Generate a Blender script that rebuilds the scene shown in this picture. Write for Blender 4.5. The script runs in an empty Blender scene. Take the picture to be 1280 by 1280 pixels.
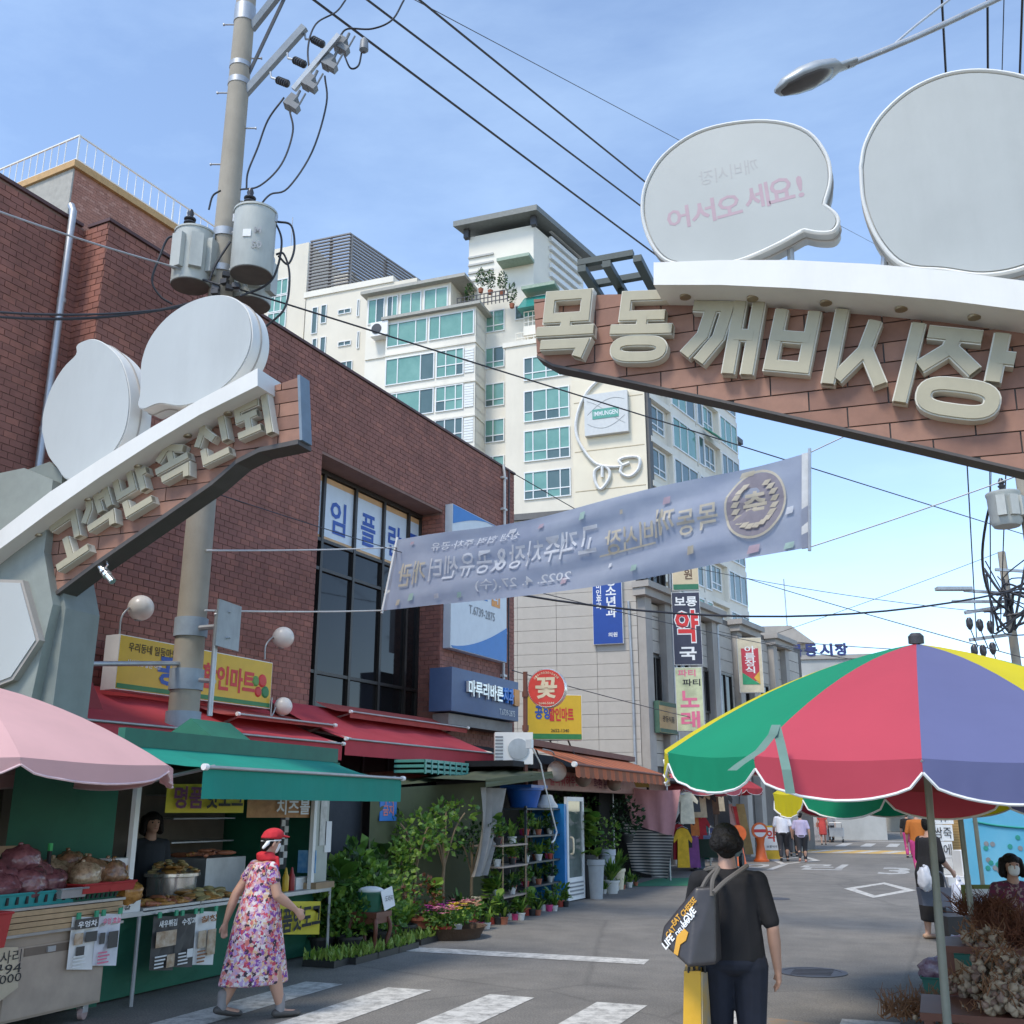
import bpy, bmesh, math, random
from mathutils import Vector as V, Matrix

# ------------------------------------------------------------------ camera, sky, sun, exposure
R = math.radians
sc = bpy.context.scene
col = sc.collection
rnd = random.Random(11)
YAW, PITCH, EYE, FPX = R(21.7), R(16.2), 1.65, 1282.0
CAM = V((0, 0, EYE))
cd = bpy.data.cameras.new('camera')
cd.sensor_width = 36.0
cd.lens = 36.0 * FPX / 1280.0
cd.clip_start, cd.clip_end = 0.1, 3000
cam = bpy.data.objects.new('camera', cd)
col.objects.link(cam)
cam.location = CAM
cam.rotation_euler = (R(90) + PITCH, 0, YAW)
sc.camera = cam

SUN_ELEV, SUN_AZ = R(57), R(198)        # azimuth measured from +Y clockwise: sun stands behind the camera, to the left
SUNV = V((math.sin(SUN_AZ) * math.cos(SUN_ELEV), math.cos(SUN_AZ) * math.cos(SUN_ELEV), math.sin(SUN_ELEV)))
sd = bpy.data.lights.new('sun', 'SUN')
sd.energy = 1.6
sd.angle = R(15)
sd.color = (1.0, 0.93, 0.82)
sun = bpy.data.objects.new('sun', sd)
col.objects.link(sun)
sun.rotation_euler = SUNV.to_track_quat('Z', 'Y').to_euler()
sun.location = (-20, -30, 60)

wd = bpy.data.worlds.new('World')
sc.world = wd
wd.use_nodes = True
wn, wl = wd.node_tree.nodes, wd.node_tree.links
wn.clear()
w_out = wn.new('ShaderNodeOutputWorld')
w_bg = wn.new('ShaderNodeBackground')
w_sky = wn.new('ShaderNodeTexSky')
w_sky.sky_type = 'NISHITA'
w_sky.sun_disc = False
w_sky.sun_elevation = SUN_ELEV
w_sky.sun_rotation = SUN_AZ
w_sky.air_density = 0.85
w_sky.dust_density = 0.15
w_sky.ozone_density = 1.0
# thin high cloud veils
w_tc = wn.new('ShaderNodeTexCoord')
w_map = wn.new('ShaderNodeMapping')
w_map.inputs['Scale'].default_value = (1.2, 2.2, 4.5)
w_map.inputs['Rotation'].default_value = (0.2, 0.1, 0.5)
w_nz = wn.new('ShaderNodeTexNoise')
w_nz.inputs['Scale'].default_value = 1.7
w_nz.inputs['Detail'].default_value = 7
w_nz.inputs['Roughness'].default_value = 0.6
w_rp = wn.new('ShaderNodeValToRGB')
w_rp.color_ramp.elements[0].position, w_rp.color_ramp.elements[0].color = 0.42, (0.03, 0.03, 0.03, 1)
w_rp.color_ramp.elements[1].position, w_rp.color_ramp.elements[1].color = 0.85, (0.14, 0.14, 0.14, 1)
w_mix = wn.new('ShaderNodeMixRGB')
w_mix.inputs[2].default_value = (6.6, 8.2, 9.2, 1)
wl.new(w_tc.outputs['Generated'], w_map.inputs[0])
wl.new(w_map.outputs[0], w_nz.inputs[0])
wl.new(w_nz.outputs[0], w_rp.inputs[0])
wl.new(w_rp.outputs[0], w_mix.inputs[0])
wl.new(w_sky.outputs[0], w_mix.inputs[1])
wl.new(w_mix.outputs[0], w_bg.inputs[0])
wl.new(w_bg.outputs[0], w_out.inputs[0])
w_bg.inputs[1].default_value = 0.15
vs = sc.view_settings
vs.view_transform = 'Standard'
vs.look = 'None'
vs.exposure = 1.05
vs.gamma = 1.0
vs.use_curve_mapping = False
try:
    sc.cycles.use_denoising = True
    sc.cycles.max_bounces = 6
except Exception:
    pass

# ------------------------------------------------------------------ measuring helpers (photo pixel -> point on a real plane)
FWD = V((-math.sin(YAW), math.cos(YAW), 0))
RGT = V((math.cos(YAW), math.sin(YAW), 0))
UP = V((0, 0, 1))
def ray(px, py):
    xv, yv = (px - 640) / FPX, (640 - py) / FPX
    return RGT * xv + FWD * (math.cos(PITCH) - yv * math.sin(PITCH)) + UP * (math.sin(PITCH) + yv * math.cos(PITCH))
def at(px, py, d):
    r = ray(px, py)
    return CAM + r * (d / r.dot(FWD))
def onz(px, py, z=0.0):
    r = ray(px, py)
    return CAM + r * ((z - EYE) / r.z)
def onx(px, py, x):
    r = ray(px, py)
    return CAM + r * (x / r.x)
def ony(px, py, y):
    r = ray(px, py)
    return CAM + r * (y / r.y)

class Frame:
    """upright wall plane: origin o, horizontal unit u, outward normal n"""
    def __init__(s, o, u):
        s.o = V(o); s.u = V((u[0], u[1], 0)).normalized()
        s.n = V((s.u.y, -s.u.x, 0))
    def pt(s, a, z, d=0.0):
        return V((s.o.x, s.o.y, 0)) + s.u * a + s.n * d + UP * z
    def px(s, x, y, d=0.0):
        r = ray(x, y)
        p0 = s.o + s.n * d
        k = (V((p0.x, p0.y, 0)) - V((CAM.x, CAM.y, 0))).dot(s.n) / r.dot(s.n)
        p = CAM + r * k
        return (p - V((s.o.x, s.o.y, 0))).dot(s.u), p.z

# ------------------------------------------------------------------ materials
MATS = {}
def mat(name, c=(0.5, 0.5, 0.5), rough=0.6, var=0.12, scale=5.0, bump=0.0, bscale=40.0, metal=0.0, dirt=0.0,
        trans=0.0, emit=None, spec=0.5, c2=None, coords='Object'):
    if name in MATS:
        return MATS[name]
    m = bpy.data.materials.new(name)
    m.use_nodes = True
    nt = m.node_tree; N, L = nt.nodes, nt.links
    b = N['Principled BSDF']
    b.inputs['Roughness'].default_value = rough
    b.inputs['Metallic'].default_value = metal
    b.inputs['Specular IOR Level'].default_value = spec
    tc = N.new('ShaderNodeTexCoord')
    nz = N.new('ShaderNodeTexNoise')
    nz.inputs['Scale'].default_value = scale
    nz.inputs['Detail'].default_value = 5
    nz.inputs['Roughness'].default_value = 0.62
    L.new(tc.outputs[coords], nz.inputs['Vector'])
    mr = N.new('ShaderNodeMapRange')
    mr.inputs[1].default_value, mr.inputs[2].default_value = 0.3, 0.7
    mr.inputs[3].default_value, mr.inputs[4].default_value = 0.0, 1.0
    L.new(nz.outputs[0], mr.inputs[0])
    mx = N.new('ShaderNodeMixRGB')
    lo = c2 if c2 else tuple(v * (1 - var) for v in c)
    hi = c if c2 else tuple(min(1, v * (1 + var)) for v in c)
    mx.inputs[1].default_value = (*lo, 1)
    mx.inputs[2].default_value = (*hi, 1)
    L.new(mr.outputs[0], mx.inputs[0])
    out = mx.outputs[0]
    if dirt > 0:
        n2 = N.new('ShaderNodeTexNoise')
        n2.inputs['Scale'].default_value = scale * 0.45
        n2.inputs['Detail'].default_value = 8
        n2.inputs['Roughness'].default_value = 0.7
        mp = N.new('ShaderNodeMapping')
        mp.inputs['Scale'].default_value = (1.6, 1.6, 0.35)
        L.new(tc.outputs[coords], mp.inputs[0]); L.new(mp.outputs[0], n2.inputs['Vector'])
        r2 = N.new('ShaderNodeMapRange')
        r2.inputs[1].default_value, r2.inputs[2].default_value = 0.5, 0.75
        r2.inputs[3].default_value, r2.inputs[4].default_value = 0.0, dirt
        L.new(n2.outputs[0], r2.inputs[0])
        m2 = N.new('ShaderNodeMixRGB')
        m2.inputs[2].default_value = (0.11, 0.095, 0.075, 1)
        L.new(r2.outputs[0], m2.inputs[0]); L.new(out, m2.inputs[1])
        out = m2.outputs[0]
    L.new(out, b.inputs['Base Color'])
    if bump > 0:
        n3 = N.new('ShaderNodeTexNoise')
        n3.inputs['Scale'].default_value = bscale
        n3.inputs['Detail'].default_value = 4
        L.new(tc.outputs[coords], n3.inputs['Vector'])
        bp = N.new('ShaderNodeBump')
        bp.inputs['Strength'].default_value = bump
        bp.inputs['Distance'].default_value = 0.02
        L.new(n3.outputs[0], bp.inputs['Height']); L.new(bp.outputs[0], b.inputs['Normal'])
    if trans > 0:      # thin cloth or leaf: some light passes through
        t = N.new('ShaderNodeBsdfTranslucent')
        L.new(out, t.inputs[0])
        ms = N.new('ShaderNodeMixShader')
        ms.inputs[0].default_value = trans
        L.new(b.outputs[0], ms.inputs[1]); L.new(t.outputs[0], ms.inputs[2])
        L.new(ms.outputs[0], N['Material Output'].inputs[0])
    if emit:
        b.inputs['Emission Color'].default_value = (*emit[:3], 1)
        b.inputs['Emission Strength'].default_value = emit[3]
    MATS[name] = m
    return m
def glassmat(name, tint=(0.05, 0.1, 0.1), rough=0.06):
    if name in MATS: return MATS[name]
    return mat(name, tint, rough, var=0.35, scale=0.9, spec=1.0)

# ------------------------------------------------------------------ mesh builder
ROOT = {}
class MB:
    def __init__(s):
        s.v, s.f, s.mi, s.cur = [], [], [], 0
    def add(s, vs_, fs):
        n = len(s.v)
        s.v += [tuple(p) for p in vs_]
        s.f += [tuple(i + n for i in f) for f in fs]
        s.mi += [s.cur] * len(fs)
        return s
    def hexa(s, p):     # 8 points: bottom 0-3 ccw, top 4-7
        return s.add(p, [(0, 3, 2, 1), (4, 5, 6, 7), (0, 1, 5, 4), (1, 2, 6, 5), (2, 3, 7, 6), (3, 0, 4, 7)])
    def box(s, a, b):
        (x0, y0, z0), (x1, y1, z1) = a, b
        return s.hexa([(x0, y0, z0), (x1, y0, z0), (x1, y1, z0), (x0, y1, z0), (x0, y0, z1), (x1, y0, z1), (x1, y1, z1), (x0, y1, z1)])
    def fbox(s, F, a0, a1, z0, z1, d0, d1):   # box in a wall frame
        P = F.pt
        return s.hexa([P(a0, z0, d1), P(a1, z0, d1), P(a1, z0, d0), P(a0, z0, d0), P(a0, z1, d1), P(a1, z1, d1), P(a1, z1, d0), P(a0, z1, d0)])
    def obox(s, c, size, rz=0.0, rx=0.0, ry=0.0):
        M = Matrix.Translation(V(c)) @ Matrix.Rotation(rz, 4, 'Z') @ Matrix.Rotation(ry, 4, 'Y') @ Matrix.Rotation(rx, 4, 'X')
        x, y, z = (q / 2 for q in size)
        return s.hexa([M @ V(p) for p in ((-x, -y, -z), (x, -y, -z), (x, y, -z), (-x, y, -z), (-x, -y, z), (x, -y, z), (x, y, z), (-x, y, z))])
    def prism(s, pts, off):     # polygon (facing -off side first) swept by a vector
        pts = [V(p) for p in pts]; off = V(off); n = len(pts)
        nrm = V((0, 0, 0))
        for i in range(n):
            nrm += pts[i].cross(pts[(i + 1) % n])
        if nrm.dot(off) > 0:
            pts.reverse()
        fs = [tuple(range(n)), tuple(range(2 * n - 1, n - 1, -1))]
        fs += [(i, i + n, (i + 1) % n + n, (i + 1) % n) for i in range(n)]
        return s.add(pts + [p + off for p in pts], fs)
    def quad(s, *p):
        return s.add(p, [tuple(range(len(p)))])
    def tube(s, pts, r, n=8, cap=True):
        pts = [V(p) for p in pts]
        rs = r if isinstance(r, (list, tuple)) else [r] * len(pts)
        vs_, fs = [], []
        ref = None
        for i, p in enumerate(pts):
            t = (pts[min(i + 1, len(pts) - 1)] - pts[max(i - 1, 0)]).normalized()
            if ref is None:
                ref = t.cross(UP) if abs(t.z) < 0.95 else t.cross(V((1, 0, 0)))
            ref = (ref - t * ref.dot(t)).normalized()
            b = t.cross(ref)
            for k in range(n):
                a = 2 * math.pi * k / n
                vs_.append(p + (ref * math.cos(a) + b * math.sin(a)) * rs[i])
        for i in range(len(pts) - 1):
            for k in range(n):
                k2 = (k + 1) % n
                fs.append((i * n + k, (i + 1) * n + k, (i + 1) * n + k2, i * n + k2))
        if cap:
            fs.append(tuple(range(n)))
            fs.append(tuple(range(len(pts) * n - 1, (len(pts) - 1) * n - 1, -1)))
        return s.add(vs_, fs)
    def lathe(s, prof, c, n=16, axis=UP):   # profile [(r, h)] swept round an axis
        c = V(c); ax = V(axis).normalized()
        e1 = ax.cross(V((1, 0, 0))) if abs(ax.x) < 0.9 else ax.cross(V((0, 1, 0)))
        e1.normalize(); e2 = ax.cross(e1)
        vs_, fs = [], []
        for r, h in prof:
            for k in range(n):
                a = 2 * math.pi * k / n
                vs_.append(c + ax * h + (e1 * math.cos(a) + e2 * math.sin(a)) * max(r, 1e-4))
        for i in range(len(prof) - 1):
            for k in range(n):
                k2 = (k + 1) % n
                fs.append((i * n + k, i * n + k2, (i + 1) * n + k2, (i + 1) * n + k))
        fs.append(tuple(range(n - 1, -1, -1)))
        fs.append(tuple(range((len(prof) - 1) * n, len(prof) * n)))
        return s.add(vs_, fs)
    def ball(s, c, r, n=10, m=7):
        r = (r, r, r) if not isinstance(r, (tuple, list)) else r
        prof = [(math.sin(math.pi * i / m), -math.cos(math.pi * i / m)) for i in range(m + 1)]
        k0 = len(s.v)
        s.lathe(prof, (0, 0, 0), n)
        c = V(c)
        for i in range(k0, len(s.v)):
            q = s.v[i]
            s.v[i] = (c.x + q[0] * r[0], c.y + q[1] * r[1], c.z + q[2] * r[2])
        return s
    def mesh(s, name, mats, smooth=None):
        me = bpy.data.meshes.new(name)
        me.from_pydata(s.v, [], s.f)
        for m in (mats if isinstance(mats, (list, tuple)) else [mats]):
            me.materials.append(m)
        if any(s.mi):
            me.polygons.foreach_set('material_index', s.mi)
        if smooth:
            me.polygons.foreach_set('use_smooth', [True] * len(me.polygons))
            me.set_sharp_from_angle(angle=R(smooth))
        me.update()
        return me
    def build(s, name, mats, parent=None, label=None, cat=None, group=None, kind=None, smooth=None):
        return put(name, s.mesh(name, mats, smooth), parent, label, cat, group, kind)

def tag(o, label=None, cat=None, group=None, kind=None):
    if label: o['label'] = label
    if cat: o['category'] = cat
    if group: o['group'] = group
    if kind: o['kind'] = kind
    return o
def put(name, me, parent=None, label=None, cat=None, group=None, kind=None):
    o = bpy.data.objects.new(name, me)
    col.objects.link(o)
    if parent is not None:
        o.parent = parent
        if parent.name in ROOT:
            o.matrix_parent_inverse = ROOT[parent.name]
    return tag(o, label, cat, group, kind)
def thing(name, label, cat, loc=(0, 0, 0), group=None):
    o = bpy.data.objects.new(name, None)
    o.empty_display_size = 0.1
    col.objects.link(o)
    o.location = loc
    ROOT[o.name] = Matrix.Translation(-V(loc))
    return tag(o, label, cat, group)
def dup(src, loc, rz=0.0, scale=1.0, label=None, group=None, parent=None):
    r = src.copy(); col.objects.link(r)
    r.location = loc; r.rotation_euler = (0, 0, rz); r.scale = (scale,) * 3 if not isinstance(scale, tuple) else scale
    if label: r['label'] = label
    if group: r['group'] = group
    for ch in src.children:
        c = ch.copy(); col.objects.link(c); c.parent = r
        for g in ch.children:
            d = g.copy(); col.objects.link(d); d.parent = c
    return r

# ------------------------------------------------------------------ lettering (built-in font, turned into flat or solid meshes)
TXT = {}
def text_pts(s, bold=0.0, ext=0.0, spacing=1.0, res=2):
    k = (s, bold, ext, spacing)
    if k not in TXT:
        cu = bpy.data.curves.new('t', 'FONT')
        cu.body = s; cu.size = 1.0; cu.offset = bold; cu.extrude = ext; cu.resolution_u = res
        cu.space_character = spacing
        cu.space_line = 0.95
        cu.align_x = 'CENTER'
        ob = bpy.data.objects.new('t', cu)
        me = bpy.data.meshes.new_from_object(ob)
        vs_ = [v.co.copy() for v in me.vertices]
        fs = [tuple(p.vertices) for p in me.polygons]
        bpy.data.objects.remove(ob); bpy.data.curves.remove(cu); bpy.data.meshes.remove(me)
        TXT[k] = (vs_, fs)
    return TXT[k]
def lettering(parent, s, c, u, w, h, m, n=None, bold=0.02, depth=0.0, up=UP, rot=0.0, mirror=False, name='lettering', spacing=1.0, shear=0.0, label=None, off=0.004):
    """text fitted into a box w x h centred on c; u runs to the reader's right, n to the reader"""
    u = V(u).normalized(); up = V(up).normalized()
    n = V(n).normalized() if n is not None else u.cross(up)
    vs_, fs = text_pts(s, bold, 0.5 if depth > 0 else 0.0, spacing)
    xs = [p.x for p in vs_]; ys = [p.y for p in vs_]
    cx, cy = (min(xs) + max(xs)) / 2, (min(ys) + max(ys)) / 2
    kx = w / (max(xs) - min(xs)); ky = h / (max(ys) - min(ys))
    cr, sr = math.cos(rot), math.sin(rot)
    out = []
    for p in vs_:
        x, y = (p.x - cx) * kx, (p.y - cy) * ky
        x += shear * y
        x, y = x * cr - y * sr, x * sr + y * cr
        if mirror: x = -x
        out.append(V(c) + u * x + up * y + n * (off + (p.z + 0.5) * depth))
    mb = MB(); mb.add(out, fs)
    return mb.build(name, m, parent, label)
def vtext(s):
    return '\n'.join(s)

def cable(a, b, sag, r=0.012, n=14, m=None, label='dark overhead cable', cat='cable', group=None, name='overhead_cable'):
    a, b = V(a), V(b)
    pts = []
    for i in range(n + 1):
        t = i / n
        p = a.lerp(b, t); p.z -= sag * 4 * t * (1 - t)
        pts.append(p)
    return MB().tube(pts, r, 5).build(name, m or CABLE, None, label, cat, group, smooth=60)
def curve_pts(ctrl, n=24):      # Catmull-Rom through control points
    P = [V(p) for p in ctrl]
    P = [P[0] * 2 - P[1]] + P + [P[-1] * 2 - P[-2]]
    out = []
    seg = len(P) - 3
    for i in range(seg):
        for k in range(max(2, n // seg)):
            t = k / max(2, n // seg)
            a, b, c, d = P[i:i + 4]
            out.append(0.5 * ((2 * b) + (c - a) * t + (2 * a - 5 * b + 4 * c - d) * t * t + (3 * b - a - 3 * c + d) * t ** 3))
    out.append(P[-2])
    return out
# ------------------------------------------------------------------ shared materials
CABLE = mat('black_cable', (0.03, 0.03, 0.035), 0.5)
STEEL = mat('galvanised_steel', (0.42, 0.43, 0.44), 0.45, metal=0.6, dirt=0.25)
DARKSTEEL = mat('dark_steel', (0.06, 0.06, 0.065), 0.5, metal=0.3)
WHITE = mat('white_paint', (0.78, 0.77, 0.74), 0.5, var=0.04, dirt=0.12)
CREAM = mat('cream_render', (0.69, 0.635, 0.53), 0.85, var=0.05, scale=0.35, dirt=0.16, bump=0.05)
CREAMW = mat('white_render', (0.74, 0.70, 0.61), 0.85, var=0.05, scale=0.5, dirt=0.2)
GREYT = mat('grey_stone_tile', (0.47, 0.43, 0.375), 0.75, var=0.1, scale=1.5, dirt=0.15, bump=0.06)
GROUT = mat('dark_joint', (0.16, 0.145, 0.13), 0.95)
FRAMEW = mat('white_window_frame', (0.72, 0.73, 0.72), 0.45, var=0.05)
TEAL = mat('teal_glass', (0.10, 0.25, 0.20), 0.08, c2=(0.19, 0.37, 0.30), scale=0.5, spec=0.9)
TEALD = mat('dark_teal_glass', (0.05, 0.10, 0.09), 0.08, c2=(0.09, 0.14, 0.13), scale=0.5, spec=0.9)
SMOKE = mat('smoked_glass', (0.012, 0.011, 0.011), 0.05, var=0.4, scale=0.8, spec=0.35)
BRONZE = mat('bronze_mullion', (0.03, 0.024, 0.02), 0.4)
RED_AWN = mat('red_awning_cloth', (0.55, 0.06, 0.075), 0.8, var=0.1, scale=1.2, bump=0.15, bscale=6, trans=0.2)
GREEN_T = mat('dark_green_tarpaulin', (0.018, 0.135, 0.08), 0.65, var=0.2, scale=1.5, bump=0.25, bscale=5)
TEAL_AWN = mat('teal_awning_cloth', (0.008, 0.27, 0.195), 0.75, var=0.08, scale=1.5, bump=0.12, bscale=5, trans=0.15)
OLIVE = mat('olive_tarpaulin', (0.085, 0.095, 0.042), 0.75, var=0.15, scale=1.3, bump=0.35, bscale=3)
ALU = mat('aluminium_tube', (0.36, 0.36, 0.35), 0.4, metal=0.5)
WOODB = mat('brown_wood', (0.14, 0.045, 0.025), 0.5)
PAPER = mat('white_paper', (0.76, 0.75, 0.72), 0.8, var=0.03)
INK = mat('black_ink', (0.02, 0.02, 0.022), 0.7)
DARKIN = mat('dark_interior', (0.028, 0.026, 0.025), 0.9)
TAN = mat('corrugated_cardboard', (0.36, 0.25, 0.15), 0.9)

# ------------------------------------------------------------------ ground, road markings
def asphalt():
    m = bpy.data.materials.new('asphalt'); m.use_nodes = True
    N, L = m.node_tree.nodes, m.node_tree.links
    b = N['Principled BSDF']; b.inputs['Roughness'].default_value = 0.85
    tc = N.new('ShaderNodeTexCoord')
    def noise(s, d=6, r=0.6):
        n = N.new('ShaderNodeTexNoise'); n.inputs['Scale'].default_value = s; n.inputs['Detail'].default_value = d; n.inputs['Roughness'].default_value = r
        L.new(tc.outputs['Object'], n.inputs['Vector']); return n
    big, mid, fine = noise(0.22), noise(1.7, 8, 0.7), noise(55, 4, 0.8)
    r1 = N.new('ShaderNodeValToRGB')
    r1.color_ramp.elements[0].position, r1.color_ramp.elements[0].color = 0.35, (0.185, 0.172, 0.152, 1)
    r1.color_ramp.elements[1].position, r1.color_ramp.elements[1].color = 0.68, (0.25, 0.232, 0.205, 1)
    L.new(big.outputs[0], r1.inputs[0])
    r2 = N.new('ShaderNodeValToRGB')
    r2.color_ramp.elements[0].position, r2.color_ramp.elements[0].color = 0.34, (0.62, 0.61, 0.6, 1)
    r2.color_ramp.elements[1].position, r2.color_ramp.elements[1].color = 0.66, (1.1, 1.08, 1.05, 1)
    L.new(mid.outputs[0], r2.inputs[0])
    mu = N.new('ShaderNodeMixRGB'); mu.blend_type = 'MULTIPLY'; mu.inputs[0].default_value = 0.65
    L.new(r1.outputs[0], mu.inputs[1]); L.new(r2.outputs[0], mu.inputs[2])
    r3 = N.new('ShaderNodeValToRGB')
    r3.color_ramp.elements[0].position, r3.color_ramp.elements[0].color = 0.38, (0.55, 0.55, 0.55, 1)
    r3.color_ramp.elements[1].position, r3.color_ramp.elements[1].color = 0.66, (1.35, 1.33, 1.3, 1)
    L.new(fine.outputs[0], r3.inputs[0])
    m3 = N.new('ShaderNodeMixRGB'); m3.blend_type = 'MULTIPLY'; m3.inputs[0].default_value = 0.9
    L.new(mu.outputs[0], m3.inputs[1]); L.new(r3.outputs[0], m3.inputs[2])
    # hairline cracks
    wv = N.new('ShaderNodeTexVoronoi'); wv.feature = 'DISTANCE_TO_EDGE'; wv.inputs['Scale'].default_value = 0.17
    md = N.new('ShaderNodeMixRGB'); md.inputs[0].default_value = 0.12
    L.new(tc.outputs['Object'], md.inputs[1]); L.new(mid.outputs['Color'], md.inputs[2]); L.new(md.outputs[0], wv.inputs['Vector'])
    cr = N.new('ShaderNodeMapRange'); cr.inputs[1].default_value, cr.inputs[2].default_value = 0.0, 0.006
    cr.inputs[3].default_value, cr.inputs[4].default_value = 0.78, 1.0
    L.new(wv.outputs['Distance'], cr.inputs[0])
    m4 = N.new('ShaderNodeMixRGB'); m4.blend_type = 'MULTIPLY'; m4.inputs[0].default_value = 1.0
    L.new(m3.outputs[0], m4.inputs[1]); L.new(cr.outputs[0], m4.inputs[2])
    L.new(m4.outputs[0], b.inputs['Base Color'])
    bp = N.new('ShaderNodeBump'); bp.inputs['Strength'].default_value = 0.5; bp.inputs['Distance'].default_value = 0.008
    L.new(fine.outputs[0], bp.inputs['Height']); L.new(bp.outputs[0], b.inputs['Normal'])
    return m
ASPH = asphalt()
def worn(name, c, wear=0.5):
    m = bpy.data.materials.new(name); m.use_nodes = True
    N, L = m.node_tree.nodes, m.node_tree.links
    b = N['Principled BSDF']; b.inputs['Roughness'].default_value = 0.8
    tc = N.new('ShaderNodeTexCoord')
    n = N.new('ShaderNodeTexNoise'); n.inputs['Scale'].default_value = 7; n.inputs['Detail'].default_value = 9; n.inputs['Roughness'].default_value = 0.75
    L.new(tc.outputs['Object'], n.inputs['Vector'])
    r = N.new('ShaderNodeValToRGB')
    r.color_ramp.elements[0].position, r.color_ramp.elements[0].color = wear - 0.14, (0.2, 0.19, 0.17, 1)
    r.color_ramp.elements[1].position, r.color_ramp.elements[1].color = wear + 0.1, (*c, 1)
    L.new(n.outputs[0], r.inputs[0]); L.new(r.outputs[0], b.inputs['Base Color'])
    return m
PAINTW = worn('worn_white_road_paint', (0.6, 0.575, 0.52), 0.465)
PAINTF = worn('faded_white_road_paint', (0.48, 0.47, 0.44), 0.46)
PAINTY = worn('worn_yellow_road_paint', (0.62, 0.38, 0.09), 0.42)

road = MB().quad((-700, -700, 0), (700, -700, 0), (700, 1400, 0), (-700, 1400, 0)).build('road', ASPH, kind='structure')
def mark(pts, m=PAINTW, name='road_marking', z=0.004, label=None):
    return MB().quad(*[(x, y, z) for x, y in pts]).build(name, m, road, label)
def wob(a):
    return a + rnd.uniform(-0.012, 0.012)
for x0, x1 in ((-6.04, -5.62), (-5.1, -4.65), (-4.06, -3.6), (-3.0, -2.53), (-1.95, -1.5), (-0.9, -0.45)):
    mark([(wob(x0), 4.5), (wob(x1), 4.5), (wob(x1), wob(9.6)), (wob(x0), wob(9.6))], name='crosswalk_stripe')
mark([(-6.75, 12.02), (-3.2, 12.0), (-3.24, 12.4), (-6.75, 12.42)], name='stop_line')
def diamond(cx, cy, w, l, t):
    o = [(cx - w, cy), (cx, cy - l), (cx + w, cy), (cx, cy + l)]
    i = [(cx - w + t, cy), (cx, cy - l + t * 2.6), (cx + w - t, cy), (cx, cy + l - t * 2.6)]
    mb = MB()
    for k in range(4):
        k2 = (k + 1) % 4
        mb.quad(*[(x, y, 0.004) for x, y in (o[k], o[k2], i[k2], i[k])])
    return mb.build('diamond_marking', PAINTW, road)
diamond(-1.33, 24.8, 0.74, 2.4, 0.24)
diamond(-4.7, 38.0, 0.85, 3.2, 0.26)
def roadtext(s, cx, cy, w, l):
    o = lettering(road, s, (cx, cy, 0.004), (1, 0, 0), w, l, PAINTF, n=UP, up=(0, 1, 0), bold=0.02, off=0.0, name='road_lettering')
roadtext('30', -0.72, 32.4, 1.9, 3.6)
roadtext('이', -5.15, 33.4, 1.2, 3.4)
roadtext('린', -3.35, 33.8, 1.3, 3.4)
# raised crossing, yellow and white
mark([(-6.4, 44.6), (2.4, 44.6), (2.4, 48.2), (-6.4, 48.2)], PAINTY, 'speed_table_paint')
for k in range(9):
    x = -6.1 + k * 0.95
    mark([(x, 44.9), (x + 0.4, 44.9), (x + 0.95, 47.9), (x + 0.5, 47.9)], PAINTW, 'speed_table_chevron', z=0.008)
for k in range(5):
    x = -4.7 + k * 1.15
    mark([(x, 53), (x + 0.5, 53), (x + 0.5, 58), (x, 58)], PAINTF, 'crosswalk_stripe')
mark([(-4.9, 62), (-0.2, 62), (-0.2, 62.8), (-4.9, 62.8)], PAINTF, 'stop_line')
mark([(-1.9, 67), (-1.3, 67), (-1.3, 76), (-1.9, 76)], PAINTF)
mark([(-0.2, 36.2), (0.5, 36.2), (0.15, 39.5)], PAINTF, 'arrow_marking')
mark([(-1.45, 9.0), (-1.1, 8.95), (-1.05, 9.3), (-1.47, 9.4)], worn('faded_orange_road_paint', (0.34, 0.2, 0.08), 0.56), z=0.008)
mh = MB().lathe([(0.36, 0.0), (0.36, 0.008), (0.30, 0.008), (0.30, 0.004), (0.02, 0.004)], (-1.4, 12.1, 0.001), 28)
for k in range(5):
    mh.obox((-1.4, 12.1 - 0.2 + 0.1 * k, 0.009), (0.42, 0.03, 0.006), rz=0.3)
mh.build('manhole_cover', mat('cast_iron', (0.09, 0.09, 0.1), 0.6, metal=0.4), None, 'round cast iron manhole cover set into the grey road', 'manhole cover', smooth=40)
mh = MB().lathe([(0.3, 0.0), (0.3, 0.006), (0.02, 0.006)], (-3.1, 21.5, 0.001), 20)
mh.build('drain_cover', MATS['cast_iron'], None, 'small dark drain cover flat in the road before the diamond marking', 'manhole cover', smooth=40)

# ------------------------------------------------------------------ red brick commercial building
FB = Frame((-10.1, 9.85, 0), (math.sin(R(5)), math.cos(R(5))))
BRICKW, BRICKH = 0.2, 0.095
BR = mat('dark_red_brick', (0.265, 0.108, 0.080), 0.8, var=0.2, scale=2.2, bump=0.1)
BR2 = mat('orange_red_brick', (0.315, 0.125, 0.088), 0.8, var=0.25, scale=2.2, bump=0.1)  # random brick tone; also stands in for sunlit brick on return and reveal
MORT = mat('brick_mortar', (0.25, 0.155, 0.125), 0.95, var=0.15, scale=3)
BTOP = 9.7
bld = thing('brick_building', 'dark red brick commercial building with recessed smoked window wall above the red awnings', 'building', FB.pt(0, 0))
O0, O1, OZ0, OZ1, GD = 5.14, 9.43, 3.28, 7.83, -0.55
w = MB()
w.fbox(FB, 0, O0, 0, BTOP, -6, 0)
w.fbox(FB, O1, 12.87, 0, BTOP, -6, 0)
w.fbox(FB, O0, O1, OZ1, BTOP, -6, 0)
w.fbox(FB, O0, O1, 0, OZ0, -6, 0)
w.fbox(FB, O0, O1, OZ0, OZ1, -6, GD - 0.06)
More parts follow.
